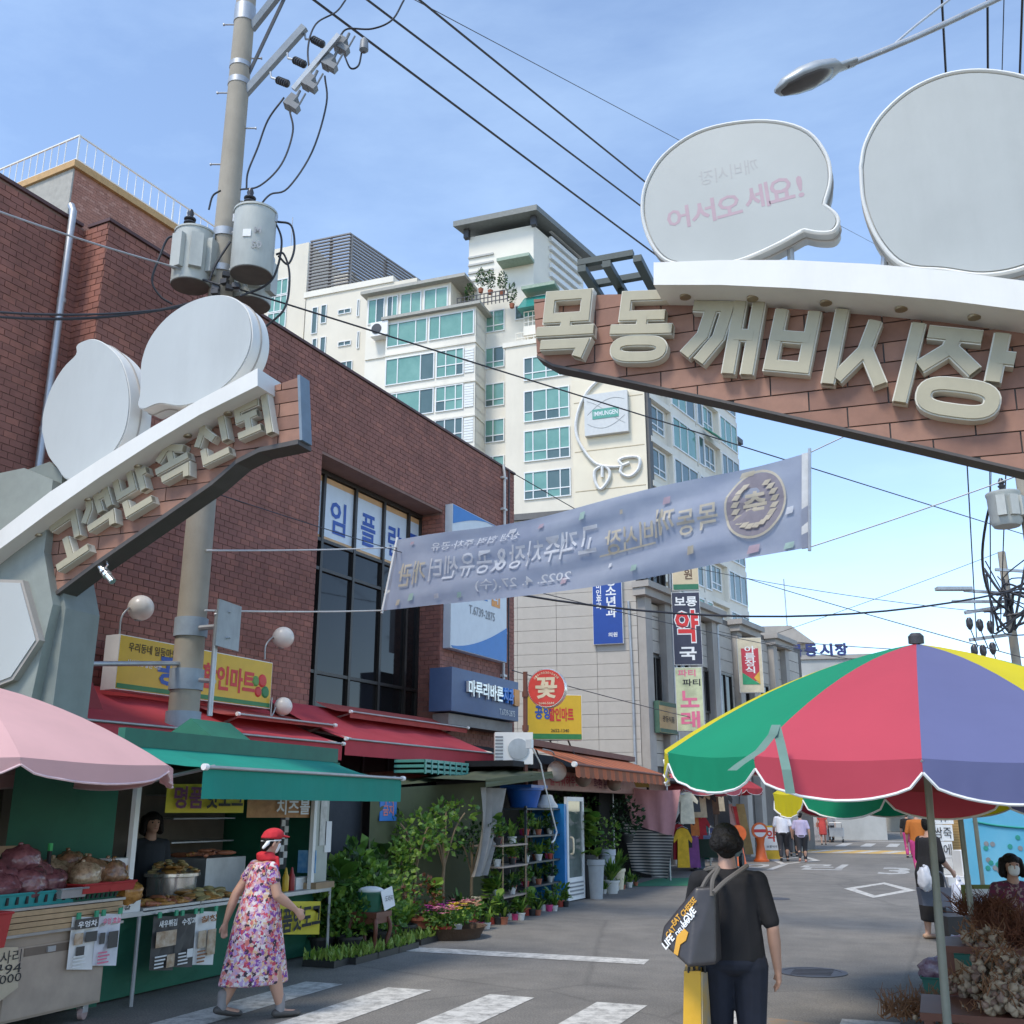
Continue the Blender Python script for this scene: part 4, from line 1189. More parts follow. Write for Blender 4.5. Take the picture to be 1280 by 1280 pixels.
# back-lit panels on top
BUB = mat('translucent_white_acrylic', (0.40, 0.41, 0.385), 0.35, var=0.05, scale=1.2, dirt=0.14)
BUBR = mat('panel_return_grey', (0.42, 0.42, 0.39), 0.5, dirt=0.2)
GHOST = mat('ghost_pink_print', (0.40, 0.28, 0.31), 0.4, var=0.05)
GHOSTG = mat('ghost_grey_print', (0.37, 0.365, 0.35), 0.4, var=0.05)
def panel_sign(t, outline, d, thick, name, posts=(), rim=0.03):
    P = [gp(x, y, d) for x, y in outline]
    body = MB().prism(P, V((0, thick, 0))).build(name, BUBR, t)
    c = sum(P, V((0, 0, 0))) / len(P)
    Q = [c + (p - c) * (1 - rim) + GATEN * 0.004 for p in P]
    MB().prism(Q, GATEN * 0.01).build('acrylic_face', BUB, body)
    # rim bead
    MB().tube([p + GATEN * 0.004 for p in P + [P[0]]], 0.018, 6).build('rim', GATEW, body, smooth=60)
    MB().tube([p + V((0, thick * 0.5, 0)) + (p - c).normalized() * 0.004 for p in P + [P[0]]], 0.012, 5).build('seam', GREYP, body, smooth=60)
    for (x0, y0, x1, y1) in posts:
        a, b = gp(x0, y0, d - thick * 0.6), gp(x1, y1, d - thick * 0.6)
        MB().tube([a, b], 0.03, 8).build('support', STEEL, body, smooth=40)
    return body
def ell(cx, cy, rx, ry, rot=0.0, a0=0, a1=360, n=40):
    out = []
    for i in range(n):
        a = R(a0 + (a1 - a0) * i / (n - (0 if a1 - a0 >= 360 else 1)))
        x, y = rx * math.cos(a), ry * math.sin(a)
        out.append((cx + x * math.cos(rot) - y * math.sin(rot), cy + x * math.sin(rot) + y * math.cos(rot)))
    return out
def smooth2(pts, n=60):
    q = curve_pts([V((x, y, 0)) for x, y in pts + [pts[0]]], n)
    return [(p.x, p.y) for p in q[:-1]]
arc = lambda pts, n: [(p.x, p.y) for p in curve_pts([V((x, y, 0)) for x, y in pts], n)]
bub = arc([(1002, 289), (975, 304), (945, 318), (915, 328), (870, 331), (838, 328), (820, 314), (808, 290), (803, 262), (808, 230), (830, 195), (870, 167), (920, 154), (970, 153), (1010, 166), (1033, 195), (1038, 225), (1030, 256)], 80) + arc([(1033, 259), (1045, 269), (1048, 280), (1040, 290), (1022, 291), (1006, 288)], 24)
b1 = panel_sign(gate_r, bub, 0.12, 0.26, 'speech_bubble', posts=((988, 312, 989, 330), (850, 318, 850, 330)))
cG = gp(917, 245, 0.14)
for k, (ch, x, y, w_, h_) in enumerate((('!', 1000, 233, 8, 34), ('요', 976, 237, 34, 36), ('세', 946, 246, 32, 38), ('오', 911, 257, 34, 32), ('서', 879, 265, 32, 36), ('어', 848, 273, 30, 34))):
    c = gp(x, y, 0.1345); sc_ = (c - CAM).dot(FWD) / FPX
    lettering(b1, ch, c, (1, 0, 0), w_ * sc_ / 0.93, h_ * sc_ / 0.95, GHOST, n=GATEN, bold=0.02, mirror=False, rot=R(4), off=0.001, name='ghost_lettering')
c = gp(910, 215, 0.1345); sc_ = (c - CAM).dot(FWD) / FPX
lettering(b1, '깨비시장', c, (1, 0, 0), 84 * sc_, 24 * sc_, GHOSTG, n=GATEN, bold=0.0, mirror=True, rot=R(-2), off=0.001, name='ghost_lettering')
rnd_px = smooth2([(1076, 210), (1082, 180), (1102, 145), (1140, 112), (1190, 92), (1245, 90), (1300, 105), (1350, 145), (1372, 200), (1365, 260), (1330, 310), (1280, 335), (1230, 344), (1180, 338), (1130, 332), (1098, 300), (1080, 255)], 90)
panel_sign(gate_r, rnd_px, 0.12, 0.26, 'round_panel', posts=((1107, 312, 1105, 335), (1262, 318, 1257, 350), (1275, 318, 1268, 352)))
# right pillar stands beside the frame
MB().prism([V((x, GY - 0.25, 0)) for x in ()] or [V((2.3, GY - 0.3, 0)), V((3.2, GY - 0.3, 0)), V((3.2, GY + 0.6, 0)), V((2.3, GY + 0.6, 0))], UP * 6.0).build('pillar', GATEG, gate_r)

gate_l = thing('gate_wing', 'clay clad gate wing with cream trust slogan letters and two blank discs on top', 'gate', V((-9.2, GY, 0)), 'market gate wings')
topl = [(58, 652), (120, 606), (180, 566), (250, 524), (318, 492), (373, 473)]
botl = [(376, 551), (328, 561), (300, 575), (269, 602), (200, 650), (125, 702), (70, 743)]
poly = [(p.x, p.z) for p in (gp(*q) for q in topl + botl)]
wing(gate_l, poly, 0.13, 0.55, 0.15, R(0))
a, b = gp(373, 473), gp(376, 551)
MB().hexa([b + V((-0.002, -0.02, 0)), b + V((0.03, -0.02, 0)), b + V((0.03, 0.16, 0)), b + V((-0.002, 0.16, 0)), a + V((-0.002, -0.02, 0.03)), a + V((0.03, -0.02, 0.03)), a + V((0.03, 0.16, 0.03)), a + V((-0.002, 0.16, 0.03))]).build('end_trim', EDGEB, gate_l)
lo = [gp(*q) for q in botl]
mb = MB()
for a, b in zip(lo[:-1], lo[1:]):
    mb.hexa([b + V((0, -0.05, -0.05)), a + V((0, -0.05, -0.05)), a + V((0, 0.2, -0.05)), b + V((0, 0.2, -0.05)), b + V((0, -0.05, 0)), a + V((0, -0.05, 0)), a + V((0, 0.2, 0)), b + V((0, 0.2, 0))])
mb.build('edge_strip', EDGED, gate_l)
for ch, x, y, h, w_, r in (('고', 95, 677, 66, 50, 26), ('객', 131, 641, 64, 48, 25), ('만', 176, 614, 66, 50, 23), ('족', 224, 580, 64, 50, 20), ('신', 274, 551, 66, 50, 17), ('뢰', 325, 525, 66, 50, 14)):
    gate_letter(gate_l, ch, x, y, h, w_, R(r))
capl, T, B, dv = cap(gate_l, [(-70, 715), (0, 663), (62, 615), (125, 574), (188, 535), (250, 499), (290, 478), (322, 460)], [(-70, 742), (0, 686), (62, 640), (125, 596), (188, 555), (250, 518), (290, 498), (322, 482)], 0.3, 0.32)
for i in range(2, 7):
    p = B[i].lerp(B[i - 1], 0.5) + V((0, 0.2, -0.004))
    MB().lathe([(0.045, -0.012), (0.045, 0.01)], p, 12).build('downlight', MATS['downlight_brass'], capl, smooth=40)
DISCM = mat('white_disc_face', (0.46, 0.475, 0.46), 0.4, var=0.03, scale=1.2, dirt=0.16)
def disc_sign(outline, d, thick, name):
    P = [gp(x, y, d) for x, y in outline]
    body = MB().prism(P, V((0, thick, 0))).build(name, GATEW, gate_l, smooth=35)
    c = sum(P, V((0, 0, 0))) / len(P)
    MB().prism([c + (p - c) * 0.985 + GATEN * 0.003 for p in P], GATEN * 0.012).build('acrylic_face', DISCM, body)
    MB().tube([p + V((0, thick * 0.5, 0)) + (p - c).normalized() * 0.004 for p in P + [P[0]]], 0.01, 5).build('seam', GREYP, body, smooth=60)
disc_sign(smooth2([(53, 540), (55, 515), (65, 485), (80, 460), (96, 443), (97, 432), (106, 426), (118, 424), (132, 430), (150, 448), (160, 475), (163, 505), (157, 540), (140, 570), (115, 598), (85, 600), (72, 585), (60, 568)], 80), 0.1, 0.34, 'blank_disc')
disc_sign(smooth2([(176, 480), (178, 450), (190, 420), (215, 392), (250, 373), (285, 370), (308, 385), (316, 415), (310, 445), (290, 475), (260, 498), (228, 508), (200, 505), (180, 512), (173, 507), (175, 497)], 80), 0.1, 0.3, 'blank_disc')
# pillar of the left wing: tapering grey-green box with chamfer and hexagonal light panel
def pprism(pts, d0, d1, m, name, parent):
    P = [gp(x, y, d0) for x, y in pts]
    return MB().prism(P, V((0, d0 - d1, 0))).build(name, m, parent)
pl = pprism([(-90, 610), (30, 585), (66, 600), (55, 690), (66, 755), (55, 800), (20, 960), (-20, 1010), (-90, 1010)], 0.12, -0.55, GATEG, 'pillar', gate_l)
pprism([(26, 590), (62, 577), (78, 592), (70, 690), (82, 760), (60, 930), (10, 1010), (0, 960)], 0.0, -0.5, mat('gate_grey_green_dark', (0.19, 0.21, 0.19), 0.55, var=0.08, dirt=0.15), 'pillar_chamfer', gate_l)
fl = gp(0, 1000, 0.0)
MB().box((fl.x - 1.4, GY - 0.1, 0), (fl.x + 0.25, GY + 0.55, 1.8)).build('pillar_foot', GATEG, gate_l)
hx = pprism([(-60, 722), (28, 725), (49, 800), (16, 850), (-60, 880)], 0.2, 0.12, GREYP, 'hexagon_panel', gate_l)
P = [gp(x, y, 0.203) for x, y in ((-57, 726), (26, 729), (45, 800), (14, 846), (-57, 874))]
MB().prism(P, GATEN * 0.01).build('acrylic_face', DISCM, hx)
# small spotlight on a bracket under the left wing
sp = thing('spotlight', 'small chrome spotlight clamped under the slogan wing of the gate', 'lamp', gp(128, 705))
q0, q1 = gp(124, 707), gp(141, 727)
CHROME = mat('chrome', (0.75, 0.72, 0.68), 0.2, metal=0.8)
MB().tube([q0, q0.lerp(q1, 0.3), q0.lerp(q1, 0.31), q0.lerp(q1, 0.62), q0.lerp(q1, 0.63), q1], [0.03, 0.035, 0.048, 0.048, 0.036, 0.036], 12).build('barrel', CHROME, sp, smooth=40)
MB().tube([gp(130, 712), gp(135, 706), gp(132, 700)], 0.012, 6).build('bracket', CHROME, sp, smooth=40)
MB().lathe([(0.05, -0.01), (0.05, 0.012)], q1.lerp(q0, 0.55), 12, (q1 - q0).normalized()).build('collar', DARKSTEEL, sp, smooth=40)

# ------------------------------------------------------------------ street banner seen from behind
ban = thing('street_banner', 'translucent blue street banner seen from behind with mirrored white lettering', 'banner', at(745, 760, 17))
BA, BB = at(488, 720, 17.5), at(1012, 625, 13.0)
BTL, BBL, BTR, BBR = at(496, 675, 17.5), at(478, 763, 17.5), at(1012, 565, 13.0), at(1012, 684, 13.0)
BANM = mat('translucent_blue_cloth', (0.33, 0.37, 0.48), 0.7, c2=(0.43, 0.47, 0.56), scale=1.5, trans=0.45)
NX, NZ = 64, 18
bn = ((BTR - BTL).cross(BTL - BBL)).normalized()
if bn.dot(CAM - BTL) < 0: bn = -bn
def bpt(u, v, off=0.0):     # u 0..1 left to right, v 0..1 bottom to top
    a = BBL.lerp(BBR, u); b = BTL.lerp(BTR, u)
    p = a.lerp(b, v)
    sag = 4 * u * (1 - u)
    p = p - UP * 0.10 * sag
    r_ = 0.034 * math.sin((v * 2.4 - u * 1.7) * 6.3 + 0.6) + 0.006 * math.sin((v * 6 + u * 2.5) * 6.3) + 0.08 * math.sin(u * 9 + v * 2)
    e = min(u, 1 - u) * 6
    return p + bn * (r_ * min(1, e) + off)
mb = MB()
for i in range(NX + 1):
    for k in range(NZ + 1):
        mb.v.append(tuple(bpt(i / NX, k / NZ)))
for i in range(NX):
    for k in range(NZ):
        q = i * (NZ + 1) + k
        mb.f.append((q, q + NZ + 1, q + NZ + 2, q + 1)); mb.mi.append(0)
cloth = mb.build('cloth', BANM, ban, smooth=80)
def bantext(s, u0, u1, v0, v1, m, bold=0.02, mirror=True, shear=0.0):
    vs_, fs = text_pts(s, bold, 0.0, 1.0)
    # cut long faces finely enough to follow the cloth: glyph meshes are small already
    xs = [p.x for p in vs_]; ys = [p.y for p in vs_]
    x0, x1, y0, y1 = min(xs), max(xs), min(ys), max(ys)
    out = []
    for p in vs_:
        t = (p.x - x0) / (x1 - x0); q = (p.y - y0) / (y1 - y0)
        u = u1 - (u1 - u0) * t if mirror else u0 + (u1 - u0) * t
        out.append(bpt(u, v0 - 0.03 + (v1 - v0) * 1.15 * q, 0.04))
    MB().add(out, fs).build('lettering', m, ban)
WG = mat('ghost_white_print', (0.72, 0.74, 0.77), 0.7, trans=0.4)
YG = mat('ghost_cream_print', (0.64, 0.58, 0.46), 0.7, trans=0.4)

for s_, u0, u1, v0, v1, m_ in (('고', .52, .565, .43, .72, WG), ('객', .472, .512, .42, .71, WG), ('주', .428, .468, .41, .69, WG), ('차', .383, .423, .40, .68, WG), ('장', .338, .378, .39, .67, WG), ('&', .298, .333, .39, .65, WG), ('공', .256, .294, .38, .65, WG), ('유', .214, .252, .37, .64, WG), ('센', .172, .21, .36, .63, WG), ('터', .132, .166, .35, .62, WG), ('개', .082, .12, .34, .62, YG), ('관', .036, .077, .33, .61, YG),
                               ('목', .79, .83, .42, .66, YG), ('동', .748, .784, .40, .64, YG), ('깨', .70, .742, .44, .72, YG), ('비', .665, .697, .40, .62, YG), ('시', .628, .662, .39, .61, YG), ('장', .585, .625, .36, .61, YG),
                               ('2022. 4. 27.(수)', .27, .50, .14, .27, WG), ('상생 협력 주차·공유', .12, .36, .78, .88, WG)):
    bantext(s_, u0, u1, v0, v1, m_, 0.012)
def banpatch(pts, m, name='printed_patch'):
    MB().quad(*[bpt(u, v, 0.035) for u, v in pts]).build(name, m, ban)
banpatch([(.57, .33), (.70, .355), (.70, .375), (.57, .35)], YG, 'underline')
def ring(cu, cv, ru, rv, w_, m, n=36):
    mb = MB()
    for i in range(n):
        a, b = 2 * math.pi * i / n, 2 * math.pi * (i + 1) / n
        P = lambda q, k: bpt(cu + ru * k * math.cos(q), cv + rv * k * math.sin(q), 0.035)
        mb.quad(P(a, 1), P(b, 1), P(b, 1 - w_), P(a, 1 - w_))
    mb.build('emblem_ring', m, ban)
mb = MB()
for i in range(30):
    a, b = 2 * math.pi * i / 30, 2 * math.pi * (i + 1) / 30
    mb.quad(bpt(.90, .57, 0.03), bpt(.90 + .054 * math.cos(a), .57 + .35 * math.sin(a), 0.03), bpt(.90 + .054 * math.cos(b), .57 + .35 * math.sin(b), 0.03))
mb.build('emblem_disc', mat('ghost_plum_print', (0.33, 0.30, 0.34), 0.7, trans=0.4), ban)
ring(.90, .57, .058, .38, .07, YG)
for sgn in (-1, 1):
    mb = MB()
    for i in range(9):
        a = R(-80 + i * 17)
        cu, cv = .90 + sgn * .037 * math.cos(a), .57 + .25 * math.sin(a)
        mb.quad(bpt(cu - .009, cv - .02, 0.042), bpt(cu + .002, cv - .03, 0.042), bpt(cu + .009, cv + .03, 0.042), bpt(cu - .003, cv + .03, 0.042))
    mb.build('laurel', YG, ban)
bantext('축', .878, .922, .46, .70, YG, 0.03)
CONF = [mat('ghost_pink_confetti', (0.55, 0.42, 0.48), 0.7, trans=0.4), mat('ghost_mint_confetti', (0.42, 0.58, 0.52), 0.7, trans=0.4), WG, YG]
for i, (u, v, du, dv_) in enumerate(((.415, .86, .012, .06), (.525, .86, .012, .1), (.335, .88, .018, .06), (.62, .80, .006, .05), (.72, .82, .014, .08), (.655, .12, .012, .07), (.595, .22, .006, .05), (.78, .18, .012, .09), (.485, .13, .012, .08), (.09, .13, .014, .1), (.17, .1, .012, .06), (.05, .08, .01, .08), (.90, .08, .02, .09), (.965, .05, .016, .07), (.965, .42, .012, .08), (.88, .93, .025, .06), (.06, .9, .01, .04), (.23, .09, .01, .07))):
    banpatch([(u - du * .6, v - dv_ * .5), (u + du * .5, v - dv_ * .4), (u + du * .6, v + dv_ * .5), (u - du * .4, v + dv_ * .45)], CONF[i % 4], 'confetti')
# end battens
for a, b in ((BBL, BTL), (BBR, BTR)):
    d_ = (b - a).normalized()
    w2 = (BTR - BTL).normalized() * (0.11 if a is BBR else 0.09)
    inn = -w2 if a is BBR else w2
    MB().hexa([a, a + inn, a + inn - bn * 0.03, a - bn * 0.03, b, b + inn, b + inn - bn * 0.03, b - bn * 0.03]).build('batten', mat('banner_hem', (0.55, 0.56, 0.56), 0.7), ban)
    MB().tube([a - d_ * 0.05, b + d_ * 0.05], 0.022, 8).build('batten_rod', WHITE if a is BBL else STEEL, ban)
# ------------------------------------------------------------------ utility pole with transformers
PX, PY = -8.65, 10.6
PD = V((PX, PY, 0)).dot(FWD)
CONC = mat('pole_concrete', (0.34, 0.30, 0.24), 0.85, var=0.08, scale=3, dirt=0.2, bump=0.1)
TRG = mat('transformer_grey', (0.46, 0.47, 0.43), 0.5, var=0.06, dirt=0.2)
PORC = mat('dark_porcelain', (0.04, 0.04, 0.045), 0.3)
RUST = mat('transformer_underside', (0.17, 0.15, 0.13), 0.8, dirt=0.4)
pole = thing('utility_pole', 'tall tapering concrete utility pole rising behind the green hot dog stall', 'utility pole', (PX, PY, 0))
MB().tube([(PX, PY, 0), (PX, PY, 4), (PX, PY, 8), (PX, PY, 12), (PX, PY, 16.5)], [0.2, 0.185, 0.17, 0.155, 0.135], 20).build('shaft', CONC, pole, smooth=50)
def pq(x, y, d=0.0): return at(x, y, PD - d)
def band(y, h, r, m=STEEL, name='band'):
    z = at(255, y, PD).z
    MB().lathe([(r, -h / 2), (r, h / 2)], (PX, PY, z), 20).build(name, m, pole, smooth=40)
for y, h, r in ((295, 0.12, 0.182), (340, 0.1, 0.188), (20, 0.3, 0.16), (84, 0.08, 0.162), (105, 0.1, 0.163)):
    band(y, h, r)
band(785, 0.24, 0.21, mat('faded_blue_band', (0.28, 0.33, 0.38), 0.6, dirt=0.3)); band(850, 0.26, 0.213, MATS['faded_blue_band'])
band(905, 0.3, 0.216, MATS['faded_blue_band'])
for k in range(9):      # step bolts
    z = 8.9 + k * 0.62
    sx = -1 if k % 2 else 1
    MB().tube([V((PX, PY, z)) + RGT * sx * 0.15, V((PX, PY, z)) + RGT * sx * 0.31], 0.012, 6).build('step_bolt', STEEL, pole)
    MB().lathe([(0.022, 0), (0.022, 0.02)], V((PX, PY, z)) + RGT * sx * 0.3, 6, RGT * sx).build('step_bolt_head', STEEL, pole)
def beam(a, b, w_, m, name, parent):
    a, b = V(a), V(b); d_ = (b - a).normalized(); s_ = d_.cross(FWD).normalized() * w_; f_ = d_.cross(s_).normalized() * w_
    return MB().hexa([a - s_ - f_, a + s_ - f_, a + s_ + f_, a - s_ + f_, b - s_ - f_, b + s_ - f_, b + s_ + f_, b - s_ + f_]).build(name, m, parent)
GALVD = mat('weathered_steel_arm', (0.24, 0.26, 0.28), 0.5, metal=0.4)
beam(pq(306, 117), pq(381, 34, 0.3), 0.05, GALVD, 'crossarm', pole)
beam(pq(314, 36), pq(352, -12, 0.3), 0.05, GALVD, 'crossarm', pole)
beam(pq(311, 92), pq(362, -16, 0.3), 0.02, DARKSTEEL, 'brace', pole)
def ribbed(a, b, r, n=5, m=PORC, name='insulator'):
    a, b = V(a), V(b); d_ = (b - a); L = d_.length
    prof = []
    for k in range(n):
        prof += [(r * 0.55, L * (k + 0.05) / n), (r, L * (k + 0.35) / n), (r, L * (k + 0.55) / n), (r * 0.55, L * (k + 0.85) / n)]
    return MB().lathe(prof, a, 10, d_).build(name, m, pole, smooth=35)
for (x0, y0, x1, y1, hx_, hy_) in ((391, 49, 404, 56, 381, 42), (368, 75, 381, 81, 359, 66), (347, 100, 360, 105, 338, 90)):
    ribbed(pq(x0, y0, 0.3), pq(x1, y1, 0.4), 0.06)
    MB().tube([pq(hx_, hy_, 0.25), pq(hx_ + 1, hy_ + 7, 0.25), pq(x0, y0, 0.3)], 0.016, 6).build('insulator_hook', STEEL, pole)
CUT = mat('cutout_grey', (0.17, 0.18, 0.19), 0.5)
beam(pq(367, 112, 0.5), pq(424, 44, 0.7), 0.035, STEEL, 'cutout_bar', pole)
for (x, y) in ((364, 128), (386, 103), (411, 78), (426, 56)):
    a = pq(x, y, 0.55)
    mb = MB()
    mb.obox(a, (0.11, 0.16, 0.2), rz=0.4, ry=0.6)
    mb.obox(a + V((0.06, 0, -0.1)), (0.14, 0.13, 0.09), rz=0.4, ry=0.6)
    mb.tube([a + V((0.05, 0, -0.02)), a + V((0.12, 0.02, 0.18))], 0.022, 8)
    mb.tube([a + V((0.14, 0, -0.08)), a + V((0.22, 0.02, 0.1))], 0.014, 6)
    mb.build('cutout', CUT, pole)
def transformer(cx, ybot, ytop, wpx, label, d, plate=False):
    a = at(cx, (ybot + ytop) / 2, PD - d)
    sc_ = (PD - d) / ray(cx, (ybot + ytop) / 2).dot(FWD) / FPX
    h_ = abs(at(cx, ytop, PD - d).z - at(cx, ybot, PD - d).z); r_ = wpx * sc_ / 2
    t = thing('transformer', label, 'transformer', (a.x, a.y, a.z - h_ / 2), 'pole transformers')
    b = V((a.x, a.y, a.z - h_ / 2))
    MB().lathe([(r_ * 0.99, 0.012), (r_, 0.02), (r_, h_ * 0.97), (r_ * 1.05, h_ * 0.97), (r_ * 1.05, h_), (r_ * 0.95, h_ * 1.02), (r_ * 0.3, h_ * 1.05)], b, 28).build('tank', TRG, t, smooth=35)
    MB().lathe([(r_ * 0.97, 0.0), (r_ * 0.97, 0.011)], b, 28).build('base', RUST, t)
    prof = []
    for k in range(4):
        prof += [(0.045, 0.06 * k), (0.085, 0.06 * k + 0.02), (0.085, 0.06 * k + 0.035), (0.045, 0.06 * k + 0.055)]
    prof += [(0.04, 0.26), (0.05, 0.3), (0.03, 0.36)]
    bu = b + V((0, 0, h_ * 1.03)) - RGT * r_ * 0.35
    MB().lathe(prof, bu, 12).build('bushing', PORC, t, smooth=35)
    for s_ in (-1, 1):
        p = b + RGT * s_ * r_ * 0.98 + V((0, 0, h_ * 0.9))
        MB().obox(p - FWD * 0.02, (0.05, 0.05, 0.12), rz=YAW).build('lug', STEEL, t)
    if plate:
        p = b - FWD * (r_ * 1.0) + V((0, 0, h_ * 0.5)) - RGT * 0.02
        MB().obox(p, (0.11, 0.02, 0.11), rz=YAW).build('rating_plate', WHITE, t)
        lettering(t, '50', b - FWD * (r_ * 0.93) + RGT * r_ * 0.42 + V((0, 0, h_ * 0.32)), RGT, 0.14, 0.11, GREYINK, bold=0.02, off=0.02)
        lettering(t, 'M', b - FWD * (r_ * 0.93) + RGT * r_ * 0.42 + V((0, 0, h_ * 0.55)), RGT, 0.09, 0.09, GREYINK, bold=0.02, off=0.02)
    else:
        for k in range(3):
            ang = YAW + R(-115 + k * 50)
            p = b + V((math.cos(ang), math.sin(ang), 0)) * (r_ + 0.03) + V((0, 0, h_ * 0.5))
            MB().obox(p, (0.08, r_ * 0.62, h_ * 0.62), rz=ang).build('radiator', TRG, t)
    return t, bu + V((0, 0, 0.36)), b, r_, h_
T1, bu1, tb1, tr1, th1 = transformer(317, 344, 266, 52, 'cylindrical grey transformer with rating plate and a tall dark bushing, hung on the pole', 0.35, True)
T2, bu2, tb2, tr2, th2 = transformer(241, 358, 292, 48, 'shorter grey transformer with radiator fins on its side, hung on the pole', 0.15)
T3, bu3, tb3, tr3, th3 = transformer(314, 382, 322, 52, 'grey transformer mounted lowest on the pole below the plated one', -0.35)
for (x0, y0, x1, y1) in ((272, 292, 294, 292), (262, 340, 290, 338), (262, 300, 255, 300), (258, 352, 300, 362)):
    MB().tube([pq(x0, y0, 0.1), pq(x1, y1, 0.1)], 0.035, 6).build('transformer_bracket', STEEL, pole)
def jumper(pts, D0=0.35, r=0.014):
    return MB().tube(curve_pts([pq(x, y, D0) for x, y in pts], 30), r, 6).build('jumper_wire', CABLE, pole, smooth=60)
jumper([(355, 122), (335, 150), (322, 185), (310, 215), (308, 236)])
jumper([(362, 138), (366, 165), (352, 205), (325, 232), (300, 237)])
jumper([(406, 95), (408, 130), (390, 190), (360, 235), (338, 243), (324, 258)])
jumper([(276, 238), (266, 245), (261, 262)])
jumper([(388, 100), (385, 60), (395, 30), (420, 15), (432, 0)])
jumper([(425, 45), (435, 36), (465, 36), (490, 25), (505, 0)])
jumper([(430, 68), (438, 85), (448, 82), (452, 66)])
for pts in ([(340, 270), (352, 300), (345, 340), (330, 358), (300, 370)], [(346, 277), (364, 282), (368, 310), (360, 330), (348, 320)], [(345, 318), (355, 318), (362, 345), (356, 385), (330, 410)], [(222, 296), (210, 298), (200, 320), (190, 350), (200, 370), (215, 380)], [(288, 302), (270, 330), (262, 350)], [(234, 345), (255, 350), (275, 356)]):
    jumper(pts, 0.3, 0.016)
for k in range(6):
    p = pq(280 + rnd.uniform(-12, 26), 345 + rnd.uniform(-4, 22), 0.25)
    MB().obox(p, (0.1, 0.08, 0.07), rz=rnd.random()).build('terminal_clamp', DARKSTEEL, pole)
ct = pq(455, 57, 0.4)
MB().lathe([(0.03, -0.12), (0.07, -0.08), (0.06, 0.08), (0.02, 0.14)], ct, 10).build('line_tap', CUT, pole, smooth=40)

# traffic sign seen from behind on a bracket from the pole
ts = thing('traffic_sign', 'blank grey back of a traffic sign bracketed to the concrete pole', 'traffic sign', pq(283, 780, 0.2))
c = pq(285, 782, 0.25)
F_ = Frame((c.x, c.y, 0), (math.cos(R(96)), math.sin(R(96))))
MB().fbox(F_, -0.27, 0.27, c.z - 0.29, c.z + 0.29, -0.01, 0.015).build('plate', mat('sign_back_grey', (0.30, 0.32, 0.33), 0.5, metal=0.3, dirt=0.2), ts)
MB().tube([pq(272, 763, 0.3), pq(262, 895, 0.3)], 0.035, 10).build('tube', STEEL, ts, smooth=40)
MB().tube([pq(250, 785, 0.15), pq(275, 783, 0.3)], 0.035, 8).build('bracket', STEEL, ts, smooth=40)
MB().tube([pq(250, 850, 0.15), pq(268, 852, 0.3)], 0.03, 8).build('bracket', STEEL, ts, smooth=40)
for y in (768, 800):
    MB().tube([pq(268, y, 0.33), pq(288, y - 3, 0.28)], 0.015, 6).build('clamp', STEEL, ts)

# ------------------------------------------------------------------ street lamp
D = 9.5
sl = thing('street_lamp', 'grey cobra head street lamp on a long curved arm above the gate', 'street lamp', at(1420, 1050, D) * V((1, 1, 0)) if False else (at(1420, 600, D).x, at(1420, 600, D).y, 0))
h0, h1 = at(969, 114, D), at(1070, 78, D)
d_ = (h1 - h0).normalized()
prof = [(0.03, 0.0), (0.13, 0.1), (0.19, 0.3), (0.2, 0.5), (0.15, 0.72), (0.075, 0.8), (0.07, (h1 - h0).length)]
mb = MB().lathe(prof, (0, 0, 0), 20, d_)
sd_ = d_.cross(UP).normalized(); up_ = sd_.cross(d_)
mb.v = [tuple(h0 + d_ * V(v).dot(d_) + sd_ * V(v).dot(sd_) * 1.0 + up_ * (V(v).dot(up_) * (0.75 if V(v).dot(up_) > 0 else 0.28))) for v in mb.v]
mb.build('lamp_head', mat('lamp_head_grey', (0.38, 0.40, 0.41), 0.4, metal=0.3), sl, smooth=50)
mb = MB().lathe([(0.02, 0.06), (0.11, 0.12), (0.165, 0.3), (0.175, 0.48), (0.12, 0.66), (0.02, 0.7)], (0, 0, 0), 18, d_)
mb.v = [tuple(h0 + d_ * V(v).dot(d_) + sd_ * V(v).dot(sd_) * 1.0 + up_ * (V(v).dot(up_) * 0.3 - 0.022)) for v in mb.v]
mb.build('lens', mat('lamp_lens', (0.10, 0.09, 0.085), 0.25), sl, smooth=50)
top_ = at(1420, -70, D)
MB().tube(curve_pts([h1 - d_ * 0.1, at(1150, 44, D), at(1240, 2, D), at(1330, -40, D), top_], 20), 0.035, 10).build('arm', STEEL, sl, smooth=50)
MB().tube(curve_pts([at(1110, 62, D), at(1160, 20, D), at(1220, -20, D), at(1330, -60, D)], 14), 0.014, 8).build('stay', STEEL, sl, smooth=50)
MB().tube([(top_.x, top_.y, 0), (top_.x, top_.y, top_.z)], [0.09, 0.06], 14).build('post', STEEL, sl, smooth=50)

# ------------------------------------------------------------------ overhead wires
def wire(p, q, sag, lab, r=0.012, grp=None, m=None):
    return cable(at(*p), at(*q), sag, r, 16, m, lab, 'cable', grp)
G3 = 'line wires leaving the pole top'
for (x, y, lab) in ((525, 0, 'upper black line wire passing behind the speech bubble'), (460, 0, 'middle black line wire passing behind the speech bubble'), (393, 0, 'lower black line wire with a tap connector, passing behind the speech bubble')):
    sl_ = {525: (230 - 0) / (812 - 525), 460: 257 / (803 - 460), 393: 318 / (822 - 393)}[x]
    wire((x - 40, y - 40 * sl_, 12.5), (1150, (1150 - x) * sl_, 40), 0.05, lab, 0.02 if x > 400 else 0.022, G3)
wire((500, -10, 14), (1150, 335, 42), 0.0, 'thin grey wire crossing the sky above the line wires', 0.008)
wire((-30, 254, 10.5), (262, 345, 13), 0.05, 'thin pale wire from the pole across the upper brick wall', 0.014, None, STEEL)
